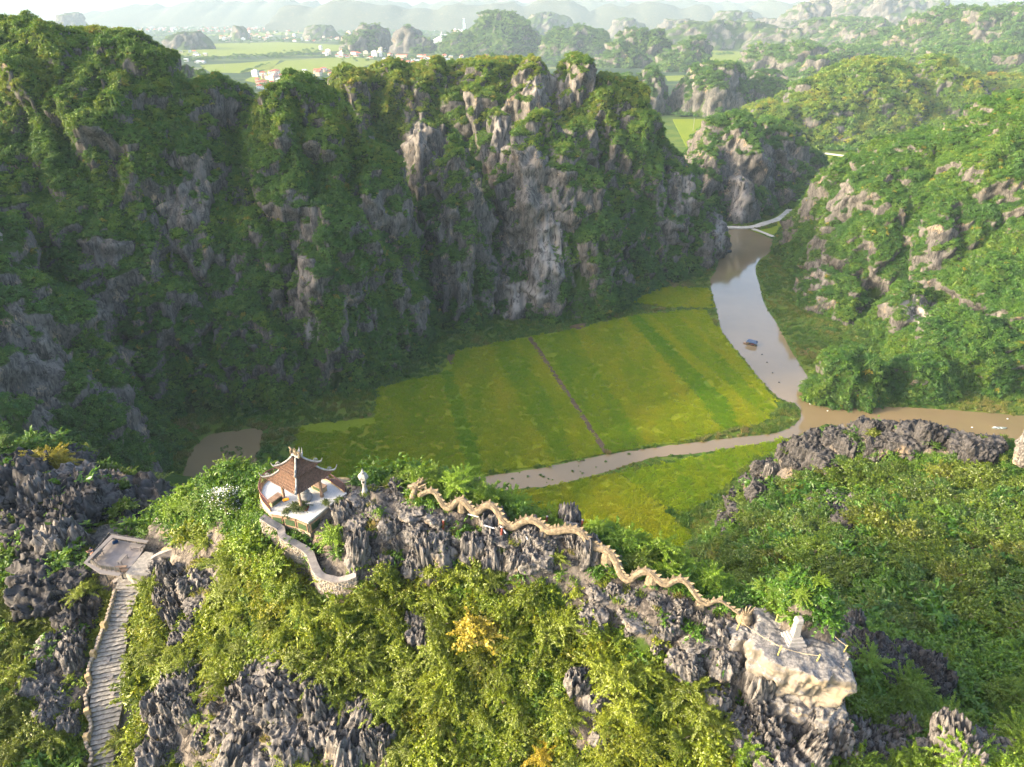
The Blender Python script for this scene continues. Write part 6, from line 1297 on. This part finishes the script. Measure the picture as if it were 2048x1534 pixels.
# ------------------------------------------------------------------ rocks on the crest and slopes
rr = np.random.default_rng(77)
ROCKS = [rock_mesh('limestone_rock', 100 + i, np.array(s), 5, None, f, j, b, 0, .08) for i, (s, f, j, b) in enumerate((((.9, .75, 1.3), .24, .45, .5), ((.75, .7, 1.7), .26, .55, .45), ((1.1, .8, .9), .22, .4, .55), ((.8, .8, 1.2), .28, .6, .5), ((1.2, .9, 1.1), .22, .5, .4), ((.7, .6, 1.5), .26, .5, .6), ((1.0, .9, .7), .18, .35, .7), ((.95, .7, 1.45), .30, .55, .4)))]
ROCKS2 = [rock_mesh('limestone_rock', 140 + i, np.array(s), 5, M['rock_dark'], f, j, b, 0, .13, .08) for i, (s, f, j, b) in enumerate((((1.2, 1.0, .9), .26, .34, .55), ((1.0, .9, 1.2), .28, .4, .55), ((1.4, .9, .8), .26, .36, .5), ((.9, .85, 1.3), .3, .45, .6)))]
LAND = [((600, 975), 'the pavilion'), ((728, 965), 'the stone lantern'), ((830, 978), 'the dragon head'), ((880, 1005), 'the first dragon coil'), ((980, 1015), 'the second dragon coil'), ((1060, 1045), 'the third dragon coil'), ((1145, 1062), 'the straight part of the dragon'), ((1225, 1110), 'the steep dive of the dragon'), ((1290, 1146), 'the arch after the steep dive'), ((1362, 1162), 'the last tall dragon arch'), ((1480, 1225), 'the dragon tail'), ((1600, 1360), 'the pale boulder'), ((1590, 1255), 'the monument'),
        ((950, 1280), 'the golden tree'), ((240, 1240), 'the upper stairway'), ((218, 1370), 'the middle of the stairway'), ((207, 1500), 'the foot of the stairway'), ((235, 1110), 'the viewing platform'), ((585, 1085), 'the retaining wall'), ((632, 1130), 'the sharp bend of the retaining wall'), ((705, 1155), 'the right end of the retaining wall'), ((452, 1005), 'the flowering tree'), ((520, 1390), 'the bottom outcrop'), ((350, 1420), 'the left end of the bottom outcrop'), ((720, 1480), 'the right end of the bottom outcrop'), ((390, 1170), 'the pinnacle outcrop'),
        ((850, 1275), 'the slab among the bushes'), ((1185, 1430), 'the bare rock at bottom centre'), ((1085, 1515), 'the yellowing bush at the bottom edge'), ((1918, 885), 'the cream blossoming tree'), ((1650, 870), 'the crag above the creek bend'), ((1480, 1010), 'the left foot of the crag'), ((1950, 915), 'the jagged crest below the brown river'), ((2040, 1100), 'the right frame edge, halfway up'), ((2040, 1300), 'the right frame edge, lower down'), ((2000, 1480), 'the lower right corner'), ((1840, 1370), 'the dark rib beside the boulder'), ((1680, 1030), 'the rock face in the hollow'), ((1590, 960), 'the dark cliff of the crag'), ((1500, 1130), 'the bottom of the wooded hollow'),
        ((20, 1250), 'the left frame edge'), ((10, 985), 'the brick stupa'), ((330, 1000), 'the dark slope left of the pond'), ((60, 1490), 'the lower left corner'), ((100, 1040), 'the tall crag left of the platform'), ((100, 1370), 'the dark rock left of the stairs'), ((800, 940), 'the broad bush behind the crest')]
LXY = np.array([l[0] for l in LAND], float)
def where_(x, y):
    d = np.hypot(LXY[:, 0] - x, LXY[:, 1] - y); i = int(d.argmin()); dx, dy = x - LXY[i, 0], y - LXY[i, 1]
    w = ('below ' if dy > 0 else 'above ') if abs(dy) > abs(dx) else ('right of ' if dx > 0 else 'left of ')
    return ('close ' if d[i] < 28 else '' if d[i] < 70 else 'well ') + w + LAND[i][1]
USED = {}
def between(x, y):
    d = np.hypot(LXY[:, 0] - x, LXY[:, 1] - y); o = np.argsort(d); return o
def uniq(a, noun, x, y, grp):
    o = between(x, y); names = [LAND[i][1] for i in o[:6]]
    cands = [f'{a} {noun} {where_(x, y)}'] + [f'{noun} between {names[0]} and {names[j]}' for j in (1, 2, 3)] + [f'{a} {noun} between {names[0]} and {names[j]}' for j in (1, 2, 3)] + [f'{a} {noun} between {names[1]} and {names[j]}' for j in (2, 3)]
    for c in cands:
        if c not in USED and len(c.split()) <= 16: USED[c] = grp; return c
    for c in cands:
        if USED.get(c) == grp: return c
    return cands[0]
def sized(s, a, b):
    return 'small' if s < a + (b - a) * .28 else 'large' if s > a + (b - a) * .75 else 'middling'
def tone(c):
    r = c[0] / max(c[1], 1e-4); return 'yellow green' if r > .84 else 'dark green' if c[1] < .13 else 'fresh green' if r < .58 else 'mid green'
def scatter(regs, n, spacing, trange, extra_test=None, z_bias=0.0):
    """points on the terrain whose photo position falls in the given outlines, kept apart by spacing"""
    x = rr.uniform(GX0 + 2, GX1 - 2, n); y = rr.uniform(GY0 + 2, GY1 - 2, n); z = ground_z(x, y); p = np.stack([x, y, z], -1); sx, sy, t = project(p)
    k = (z > -1.5) & (sx > -90) & (sx < 2140) & (sy < 1640) & (t > trange[0]) & (t < trange[1])
    if regs is not None: k &= in_any(sx, sy, regs)
    p = p[k]; out = []
    cell = {}
    sp = spacing(p) if callable(spacing) else np.full(len(p), spacing)
    for q, s in zip(p, sp):
        ci = (int(q[0] // 4), int(q[1] // 4)); ok = True
        for a in (-1, 0, 1):
            for b in (-1, 0, 1):
                for w in cell.get((ci[0] + a, ci[1] + b), ()):
                    if (w[0] - q[0]) ** 2 + (w[1] - q[1]) ** 2 + 0.5 * (w[2] - q[2]) ** 2 < s * s: ok = False; break
                if not ok: break
            if not ok: break
        if ok: cell.setdefault(ci, []).append(q); out.append(q)
    return np.array(out)
def visible(p, lift=1.2):
    """True where the terrain does not hide the point from the viewpoint"""
    q = p + [0, 0, lift]; d = EYE - q; L = np.linalg.norm(d, axis=1, keepdims=True); d /= L; ok = np.ones(len(p), bool)
    for s in np.arange(1.5, 60, 1.5):
        w = q + d * s; ok &= w[:, 2] > ground_z(w[:, 0], w[:, 1]) - 0.3
    return ok
RG = [(R_ROCK[0], 0.95, (0.7, 1.35), 'grey fluted rock on the crest beneath the dragon', 'fluted rocks on the crest beneath the dragon'),
      (R_ROCK[1], 1.1, (0.7, 1.3), 'grey pinnacle rock on the outcrop between stairway and retaining wall', 'pinnacle rocks between stairway and wall'),
      (R_ROCK[2], 1.05, (0.8, 1.6), 'dark fluted rock on the bottom outcrop right of the stairway', 'fluted rocks on the bottom outcrop'),
      (R_ROCK[3], 2.5, (1.4, 2.8), 'weathered grey rock left of the viewing platform', 'rocks left of the viewing platform'), (R_ROCK[4], 1.3, (0.9, 1.7), 'dark grey rock left of the lower stairway', 'rocks left of the lower stairway'),
      (R_ROCK[5], 3.0, (1.8, 3.4), 'dark rock on the shaded ridge behind the viewing platform', 'dark rocks behind the viewing platform'), (R_ROCK[6], 1.35, (0.8, 1.5), 'broken grey rock on the slope below the dragon tail', 'broken rocks below the dragon tail'),
      (R_ROCK[7], 1.0, (0.8, 1.5), 'bare grey rock among bushes at the bottom centre', 'bare rocks at the bottom centre'), (R_ROCK[8], 3.3, (1.5, 2.9), 'dark grey crag on the outcrop above the creek bend', 'crags on the outcrop above the creek bend'),
      (R_ROCK[9], 1.1, (0.9, 1.6), 'grey rock in the bottom corner below the boulder', 'rocks in the bottom corner below the boulder'), (R_ROCK[10], 1.6, (1.0, 1.8), 'dark rock on the rib right of the pale boulder', 'dark rocks right of the pale boulder'), (R_ROCK[11], 2.0, (1.5, 2.4), 'grey rock face in the wooded hollow', 'rocks in the wooded hollow'),
      (R_ROCK[12], .9, (.6, 1.0), 'slab of rock showing between bushes on the front slope', 'rock slabs between bushes'), (R_ROCK[13], .9, (.8, 1.3), 'rock rib showing between bushes near the bottom edge', 'rock rib near the bottom edge')]
nr = 0
def near_dragon(p):
    d = np.sqrt(((DP[None, ::3] - p[:, None]) ** 2)[..., :2].sum(-1)); i = d.argmin(1); return d.min(1), DP[::3][i, 2]
STAIR_ZONE = [(188, 1180), (310, 1130), (292, 1230), (270, 1534), (148, 1534), (150, 1330), (180, 1250)]
CAND = []; LB_Z = at_t(731, 991, 60.0)[2]
for reg, sp, (s0, s1), lab, grp in RG:
    p = scatter([reg], 30000, sp, (35, 175))
    if not len(p): continue
    p = p[visible(p, 1.0)]; sx, sy, t = project(p); keep = ~in_any(sx, sy, R_BARE[:5]); p = p[keep]; t = t[keep]
    if not len(p): continue
    dd, dzv = near_dragon(p)
    for q, d, zt, tt_ in zip(p, dd, dzv, t):
        s = rr.uniform(s0, s1); sz = s * rr.uniform(.75, 1.25)
        lim = zt - 0.35 - 0.40 * d
        if d < 3.0 and q[2] + 1.0 * sz > lim: sz = float(np.clip((lim - q[2]) / 1.0, 0.30 * s, sz))
        if inside(np.array([project(q)[0]]), np.array([project(q)[1]]), [(1490, 1290), (1600, 1230), (1715, 1300), (1705, 1425), (1600, 1425), (1530, 1380)])[0]: continue
        qx, qy, _ = project(q)
        if inside(np.array([qx]), np.array([qy]), STAIR_ZONE)[0] or inside(np.array([qx]), np.array([qy]), [(150, 1070), (200, 1040), (350, 1045), (350, 1135), (300, 1150), (160, 1155)])[0]: continue
        if 690 < qx < 772 and 955 < qy < 1045 and q[2] + sz > LB_Z - .1: sz = max(.3 * s, LB_Z - .2 - q[2])
        CAND.append((s / tt_ * rr.uniform(.8, 1.2), q - [0, 0, 0.25 * s], s, sz, (rr.normal(0, .14), rr.normal(0, .14), rr.uniform(0, 6.28)), lab, grp, reg in (R_ROCK[3], R_ROCK[5], R_ROCK[8], R_ROCK[10], R_ROCK[11])))
CAND.sort(key=lambda c: -c[0])
for c in CAND[:285]:
    o = link('limestone_rock', ROCKS2[rr.integers(4)] if c[7] else ROCKS[rr.integers(8)], None, c[1]); o.scale = (c[2], c[2], c[3]); o.rotation_euler = c[4]; qx, qy, _ = project(c[1]); tag(o, uniq(sized(c[2], .7, 2.4), ('dark craggy' if c[7] else 'tall fluted' if c[3] > c[2] * 1.08 else 'squat fluted' if c[3] < c[2] * .85 else 'grey fluted') + ' rock', qx, qy, c[6]), 'rock', c[6]); nr += 1
for q in scatter([R_ROCK[0], R_ROCK[6], R_ROCK[2], R_ROCK[1], R_ROCK[9]] + R_EARTH + R_BARE[5:], 60000, .62, (35, 80)):
    if rr.random() < .55 and not (DD_ := near_dragon(q[None]))[0][0] < .35: s_ = rr.uniform(.18, .5); CAND.append((0, q - [0, 0, .1], s_, s_, (rr.normal(0, .3), rr.normal(0, .3), rr.uniform(0, 6.28)), '', '', False))
sm = CAND[285:]
if sm: instancer('rock_debris', ROCKS, np.array([c[1] for c in sm]), np.array([c[4] for c in sm]), np.array([c[2] for c in sm]), rr.integers(0, 8, len(sm)), np.zeros(len(sm)))
o = link('limestone_rock', rock_mesh('limestone_rock', 51, np.array([.8, .75, 2.2]), 5, None, .22, .12, .5, 0, .06), None, at_t(733, 1000, 60.0) - [0, 0, 2.1]); tag(o, 'tall rock pinnacle carrying the white stone lantern', 'rock')
for q in ((100, 1040, 84, 3.2, 'largest pale-topped rock tower left of the viewing platform'), (135, 1110, 75, 2.6, 'rock tower standing close against the viewing platform'), (150, 985, 92, 3.6, 'broad dark crag behind the platform under the shaded slope'), (215, 1000, 92, 2.6, 'pointed dark crag behind the platform, nearer the pond')):
    o = link('limestone_rock', ROCKS[rr.integers(8)], None, at_t(q[0], q[1], q[2])); o.scale = (q[3],) * 3; o.rotation_euler = (0, 0, rr.uniform(0, 6)); tag(o, q[4], 'rock')
print('rocks', nr, round(time.time() - T0, 1))

# ------------------------------------------------------------------ bushes and trees one can tell apart
BUSH = [clump_mesh('foliage', M['leaf'], nl=5200, rad=1.0, leaf=0.155, seed=200 + i, lobes=16, sub=0.40, aspect=0.25, droop=0.45, spray=.5, shoots=30, reach=1.5, hollow=.35, squash=.9) for i in range(6)]
TREE = [clump_mesh('crown', M['leaf'], nl=3600, rad=1.0, leaf=0.135, seed=300 + i, lobes=20, sub=0.36, aspect=0.55, droop=0.15, spray=.3, shoots=34, reach=1.3, hollow=.4, squash=.9) for i in range(6)]
def stem_mesh(seed, lean):
    r = np.random.default_rng(seed); mb = MB()
    mb.tube([(0, 0, -1.3), (0.05, 0, -.5), (lean, .05, 0.1)], [.085, .065, .035], 6)
    for k in range(4):
        a = r.uniform(0, 6.28); mb.tube([(0.03, 0, -.5 + .15 * k), (.3 * math.cos(a), .3 * math.sin(a), -.1 + .12 * k), (.6 * math.cos(a), .6 * math.sin(a), .25 + .1 * k)], [.04, .03, .012], 5)
    return mb.mesh('trunk', M['bark'], True)
STEM = [stem_mesh(i, .08 * i - .1) for i in range(4)]
def plant(kind, p, s, col, label, cat, group=None, lift=0.75, sz=1.0):
    o = empty(kind, p, rr.uniform(0, 6.28)); tag(o, label, cat, group)
    f = link('crown' if kind == 'tree' else 'foliage', (TREE if kind == 'tree' or (group and rr.random() < .25) else BUSH)[rr.integers(6)], o, (0, 0, s * lift)); f.scale = (s * rr.uniform(.85, 1.25), s * rr.uniform(.85, 1.25), s * sz * rr.uniform(.8, 1.1)); f.rotation_euler = (rr.normal(0, .25), rr.normal(0, .25), 0); f.color = (*[float(max(0, c)) for c in col], 1)
    t = link('trunk' if kind == 'tree' else 'stem', STEM[rr.integers(4)], o, (0, 0, s * lift)); t.scale = (s, s, s)
    return o
LIME, MID, DARK, OLIVE = np.array((.170, .222, .010)), np.array((.130, .215, .010)), np.array((.060, .125, .010)), np.array((.150, .185, .012))
special = [((950, 1270), 54.0, 2.1, (.40, .32, .035), 'tree', 'bright golden yellow tree in the middle of the front slope'), ((100, 915), 94, 2.6, (.36, .29, .02), 'bush', 'golden shrub on the dark ridge near the left edge'), ((488, 975), 67, 1.2, (.50, .36, .06), 'bush', 'pale orange bush behind the flowering tree'),
           ((1918, 885), 146, 3.6, (.42, .36, .12), 'tree', 'cream blossoming tree on the crest above the brown river'), ((1085, 1515), 49.3, 1.2, (.42, .32, .02), 'bush', 'yellowing bush at the bottom edge of the front slope'), ((960, 1330), 53.2, 1.3, OLIVE * .8, 'bush', 'olive bush hanging under the golden yellow tree'),
           ((420, 985), 71, 2.0, (.14, .22, .03), 'tree', 'feathery light green tree behind the flowering tree'), ((445, 955), 74, 1.6, (.15, .22, .03), 'tree', 'feathery green tree beside the brown pond'), ((415, 1080), 66.8, 1.3, (.19, .25, .015), 'bush', 'lime bush by the curved parapet of the upper stairway'),
           ((505, 1090), 61.4, 1.7, (.17, .26, .008), 'tree', 'vivid lime tree hugging the left end of the retaining wall'), ((550, 1130), 60.4, 1.6, (.17, .25, .008), 'tree', 'vivid lime tree below the middle of the retaining wall'), ((590, 1185), 59, 1.4, (.14, .20, .01), 'tree', 'vivid green tree under the lower bend of the retaining wall'),
           ((865, 1085), 56.2, 0.95, (.15, .19, .03), 'bush', 'thin pale green shrub growing in front of the dragon neck rocks'), ((1115, 1120), 54.6, 0.9, (.17, .22, .015), 'bush', 'round lime bush below the straight part of the dragon'), ((1275, 1125), 56.5, 1.3, (.13, .19, .015), 'bush', 'green bush behind the dragon where it dives'),
           ((280, 1200), 68.4, 1.15, (.13, .17, .02), 'bush', 'olive green bush on the right edge of the upper stairway'), ((275, 1370), 61.8, 1.7, (.13, .18, .012), 'tree', 'dense green tree on the right edge of the lower stairway'), ((245, 1480), 59.0, 1.4, (.17, .20, .02), 'bush', 'light bush overhanging the foot of the stairway'),
           ((170, 1190), 70.5, 1.3, (.11, .14, .02), 'bush', 'olive bush growing below the viewing platform'), ((130, 1300), 66.5, 1.0, (.26, .27, .015), 'bush', 'small yellow lime bush on the dark rock left of the stairs'), ((800, 945), 67.5, 1.5, (.12, .20, .02), 'bush', 'broad green bush behind the crest left of the dragon head')]
SPEC = []
for px, t, s, c, kind, lab in special:
    q = on_ground(px[0], px[1] + 10 * s) if t < 63 else at_t(*px, t) - [0, 0, s * .8]
    SPEC.append((q, s)); plant(kind, q, s, c, lab, kind, None, .6)
# the flowering tree, white blossom over dark leaves
o = plant('tree', at_t(452, 1010, 64.6) - [0, 0, 1.2], 2.05, (.085, .15, .015), 'round tree starred with white blossom left of the pavilion', 'tree')
o.children[0].data = TREE[1]
SPEC.append((at_t(452, 1010, 65.6), 2.6)); SPEC.append((at_t(455, 1035, 63.5), 1.6))
V, F, t = clump(800, 1.16, 0.055, .95, 301, 20, .42, .8, 0, 0.8); b = link('blossom', mesh_np('blossom', V, F, [M['white']], False), o, (0, 0, 2.05 * .75)); b.scale = (2.05,) * 3; b['kind'] = 'stuff'
# the small forked tree in front of the pavilion, and a thin sapling
for (px0, t0, tops_, s, c, lab) in (((605, 1058), 60.0, ((575, 1025), (604, 1013), (590, 1016)), .72, (.07, .10, .03), 'small forked tree growing in the path before the pavilion'), ((668, 1030), 60.2, ((652, 1006), (680, 1000)), .5, (.13, .17, .04), 'thin pale sapling at the right corner of the terrace')):
    b0 = at_t(*px0, t0); o = empty('tree', b0); tag(o, lab, 'tree')
    for q in tops_:
        d = at_t(*q, t0 - .3) - b0; MB().tube([(0, 0, -.4), tuple(d * .5 + [.1, 0, 0]), tuple(d * .95)], [.09, .06, .03], 7).build('trunk', M['bark'], o)
        f = link('crown', TREE[rr.integers(6)], o, d); f.scale = (s, s, s * .75); f.color = (*c, 1)
# general cover: individuals
p1 = scatter(None, 60000, lambda p: 1.5 + 0.25 * noise3(p / 6), (38, 84)); sx, sy, t = project(p1)
ok = ~in_any(sx, sy, R_BARE + R_EARTH) & ~in_any(sx, sy - 14, R_BARE) & (~in_any(sx, sy, R_ROCK) | (rr.random(len(p1)) < np.where(in_any(sx, sy, [R_ROCK[3], R_ROCK[5], R_ROCK[1]]), .30, .05))); vis = visible(p1); ok &= ~inside(sx, sy, [(198, 1190), (300, 1140), (285, 1230), (262, 1534), (160, 1534), (165, 1330), (190, 1250)]); p1 = p1[ok & vis]; p1 = p1[near_dragon(p1)[0] > 1.5]
for q, s_ in SPEC: kk = np.hypot(p1[:, 0] - q[0], p1[:, 1] - q[1]) > s_ * .8 + .5; p1 = p1[kk]
sx, sy, t = project(p1); sx, sy, t = project(p1)
order = np.argsort(t * rr.uniform(.75, 1.25, len(t))); p1 = p1[order]; sx, sy, t = sx[order], sy[order], t[order]
lime_area = [(400, 1040), (640, 1130), (760, 1130), (960, 1140), (1240, 1180), (1480, 1380), (1480, 1600), (300, 1600), (240, 1300), (330, 1100)]
nb = 0; rest = []
for q, x, y, tt_ in zip(p1, sx, sy, t):
    inl = inside(x, y, lime_area); left = x < 330; h = noise3(q[None] / 5.0)[0]
    if inl: c = LIME * (1 + .25 * h) + np.array((.05, .02, 0)) * max(0, h) ; s = rr.uniform(1.0, 1.6); lab, grp = 'light green bamboo-like bush on the sunny front slope', 'light bushes on the front slope'
    elif left and y > 1150: c = OLIVE * (1 + .3 * h); s = rr.uniform(1.1, 1.7); lab, grp = 'olive green bush on the slope left of the stairway', 'bushes left of the stairway'
    elif left: c = MID * (.7 + .3 * h); s = rr.uniform(1.1, 2.0); lab, grp = 'dark green bush among the crags round the viewing platform', 'bushes round the viewing platform'
    elif x > 1500: c = MID * (1 + .25 * h); s = rr.uniform(1.2, 1.9); lab, grp = 'deep green bush in the gully right of the pale boulder', 'bushes right of the pale boulder'
    else: c = MID * 1.25 * (1 + .25 * h); s = rr.uniform(.9, 1.5); lab, grp = 'green bush on the back side of the crest behind the dragon', 'bushes behind the crest'
    if inside(x, y, [(1470, 1120), (1720, 1160), (1740, 1320), (1480, 1260)]): s = min(s, .7)
    cc = c * rr.uniform(.8, 1.2)
    if nb < 290: plant('bush', q, s, cc, uniq(sized(s, 1.0, 1.8), tone(cc) + ' bush', x, y, grp), 'bush', grp, rr.uniform(.45, .7)); nb += 1
    else: rest.append((q, s, .75 if inl else .45))
p2 = scatter(None, 90000, lambda p: 2.7 + 0.5 * noise3(p / 9), (84, 185)); sx, sy, t = project(p2)
ok = (~in_any(sx, sy, R_ROCK) | (rr.random(len(p2)) < np.where(in_any(sx, sy, [R_ROCK[3], R_ROCK[5], R_ROCK[8]]), .5, .08))) & ~in_any(sx, sy, R_BARE) & (p2[:, 2] > 1.0) & ((sx > 1380) | (sx < 420)); p2 = p2[ok & visible(p2, 2.0)]; sx, sy, t = project(p2); idx_ = rr.permutation(len(p2)); nt2 = 0
for i in idx_:
    q = p2[i]; h = noise3(q[None] / 12.0)[0]; h2 = noise3(q[None] / 30.0 + 4)[0]; s = rr.uniform(1.9, 3.3) * (0.6 if sy[i] < 950 else 1)
    c = (MID * .72 * (1 + .4 * h) if rr.random() > .15 else OLIVE * .9) + np.array((.03, .02, 0)) * max(0, h2)
    if rr.random() < .25: c = DARK * 1.1
    if nt2 < 285:
        if sx[i] < 420: lab, grp = 'dark green tree on the shaded ridge at the left edge', 'trees on the shaded left ridge'
        else: lab, grp = 'green broadleaf tree in the wooded bowl right of the ridge', 'trees in the wooded bowl'
        plant('tree', q, s, c, uniq(sized(s, 1.2, 3.3), tone(c) + ' tree', sx[i], sy[i], grp), 'tree', grp, rr.uniform(.4, .65), rr.uniform(.75, 1.05)); nt2 += 1
    else: rest.append((q, s, .35 + .2 * h))
print('bushes', nb, 'trees', nt2, 'rest', len(rest))
# undergrowth nobody could count
ug = scatter(None, 220000, lambda p: np.where(project(p)[2] < 84, .46, 1.4), (36, 185)); sx, sy, t = project(ug); m = ~in_any(sx, sy, R_BARE[:5]); rk_ = in_any(sx, sy, R_ROCK); m &= ~rk_ | (rr.random(len(ug)) < .10); er_ = in_any(sx, sy, R_EARTH + R_BARE[5:]); m &= ~er_ | (rr.random(len(ug)) < .3); m &= (ug[:, 2] > .5); m &= visible(ug, .6); ug = ug[m]; sx, sy, t = project(ug)
n = len(ug); inl = inside(sx, sy, lime_area) | (sx < 300) & (sy > 1150); sc_ = np.where(t < 84, rr.uniform(.5, 1.0, n), rr.uniform(.8, 1.5, n)); hu = np.where(inl, .70, .40) + .15 * noise3(ug / 4.0) + rr.normal(0, .06, n)
if rest:
    q = np.array([r[0] for r in rest]); ug = np.concatenate([ug, q + [0, 0, .9]]); sc_ = np.concatenate([sc_, [r[1] for r in rest]]); hu = np.concatenate([hu, [r[2] for r in rest]])
n = len(ug); fine = [clump_mesh('undergrowth_clump', M['leaf_forest'], nl=420, rad=1.0, leaf=0.34, seed=400 + i, lobes=10, sub=.45, aspect=.36, droop=.4, spray=.5, shoots=18, reach=1.5) for i in range(4)]
instancer('undergrowth', fine, ug, np.stack([rr.normal(0, .2, n), rr.normal(0, .2, n), rr.uniform(0, 6.28, n)], -1), sc_, rr.integers(0, 4, n), np.clip(hu, .02, .80))
gr_ = scatter(R_EARTH + R_BARE[4:] + [R_ROCK[0], R_ROCK[6], R_ROCK[2], R_ROCK[1], R_ROCK[3]], 90000, .42, (36, 90)); gr_ = gr_[(rr.random(len(gr_)) < .5)]; sx, sy, t = project(gr_); gr_ = gr_[~in_any(sx, sy, R_BARE[:3]) & (near_dragon(gr_)[0] > .3)]; n = len(gr_)
instancer('grass', reed_protos[:3], gr_, np.stack([rr.normal(0, .2, n), rr.normal(0, .2, n), rr.uniform(0, 6, n)], -1), rr.uniform(.25, .6, n), rr.integers(0, 3, n), np.clip(.62 + .3 * noise3(gr_ / 2.0) + rr.normal(0, .12, n), 0, 1))
# floating weed on the creek and pond
wx = rr.uniform(935, 1260, 160); wy = rr.uniform(890, 985, 160); k = inside(wx, wy, RIVER) & (fbm(np.stack([wx / 30, wy / 12, 0 * wx], -1), 2) > .12); wx, wy = wx[k], wy[k]
px_ = rr.uniform(440, 510, 160); py_ = rr.uniform(885, 930, 160); k = ((px_ - 462) / 26) ** 2 + ((py_ - 903) / 12) ** 2 < 1; wx = np.r_[wx, px_[k]]; wy = np.r_[wy, py_[k]]
wp = at_z(wx, wy, .1); n = len(wp); instancer('water_weed', reed_protos[3:5], wp, np.stack([0 * wx, 0 * wx, rr.uniform(0, 6, n)], -1), rr.uniform(.3, .9, n), rr.integers(0, 2, n), rr.uniform(.3, .6, n))
print('plants', round(time.time() - T0, 1), 'undergrowth', len(ug))
# ------------------------------------------------------------------ the air
def add_haze():
    k = NT('haze'); v = k.n('ShaderNodeVolumePrincipled')
    v.inputs['Density'].default_value = 0.000095; v.inputs['Color'].default_value = (0.46, 0.60, 0.70, 1); v.inputs['Anisotropy'].default_value = 0.0
    k.l(v.outputs[0], k.out.inputs['Volume'])
    b = MB().box((0, 7000, 197), (27000, 17500, 406)); tag(b.build('haze', k.m), kind='stuff')
add_haze()
print('script', round(time.time() - T0, 1))
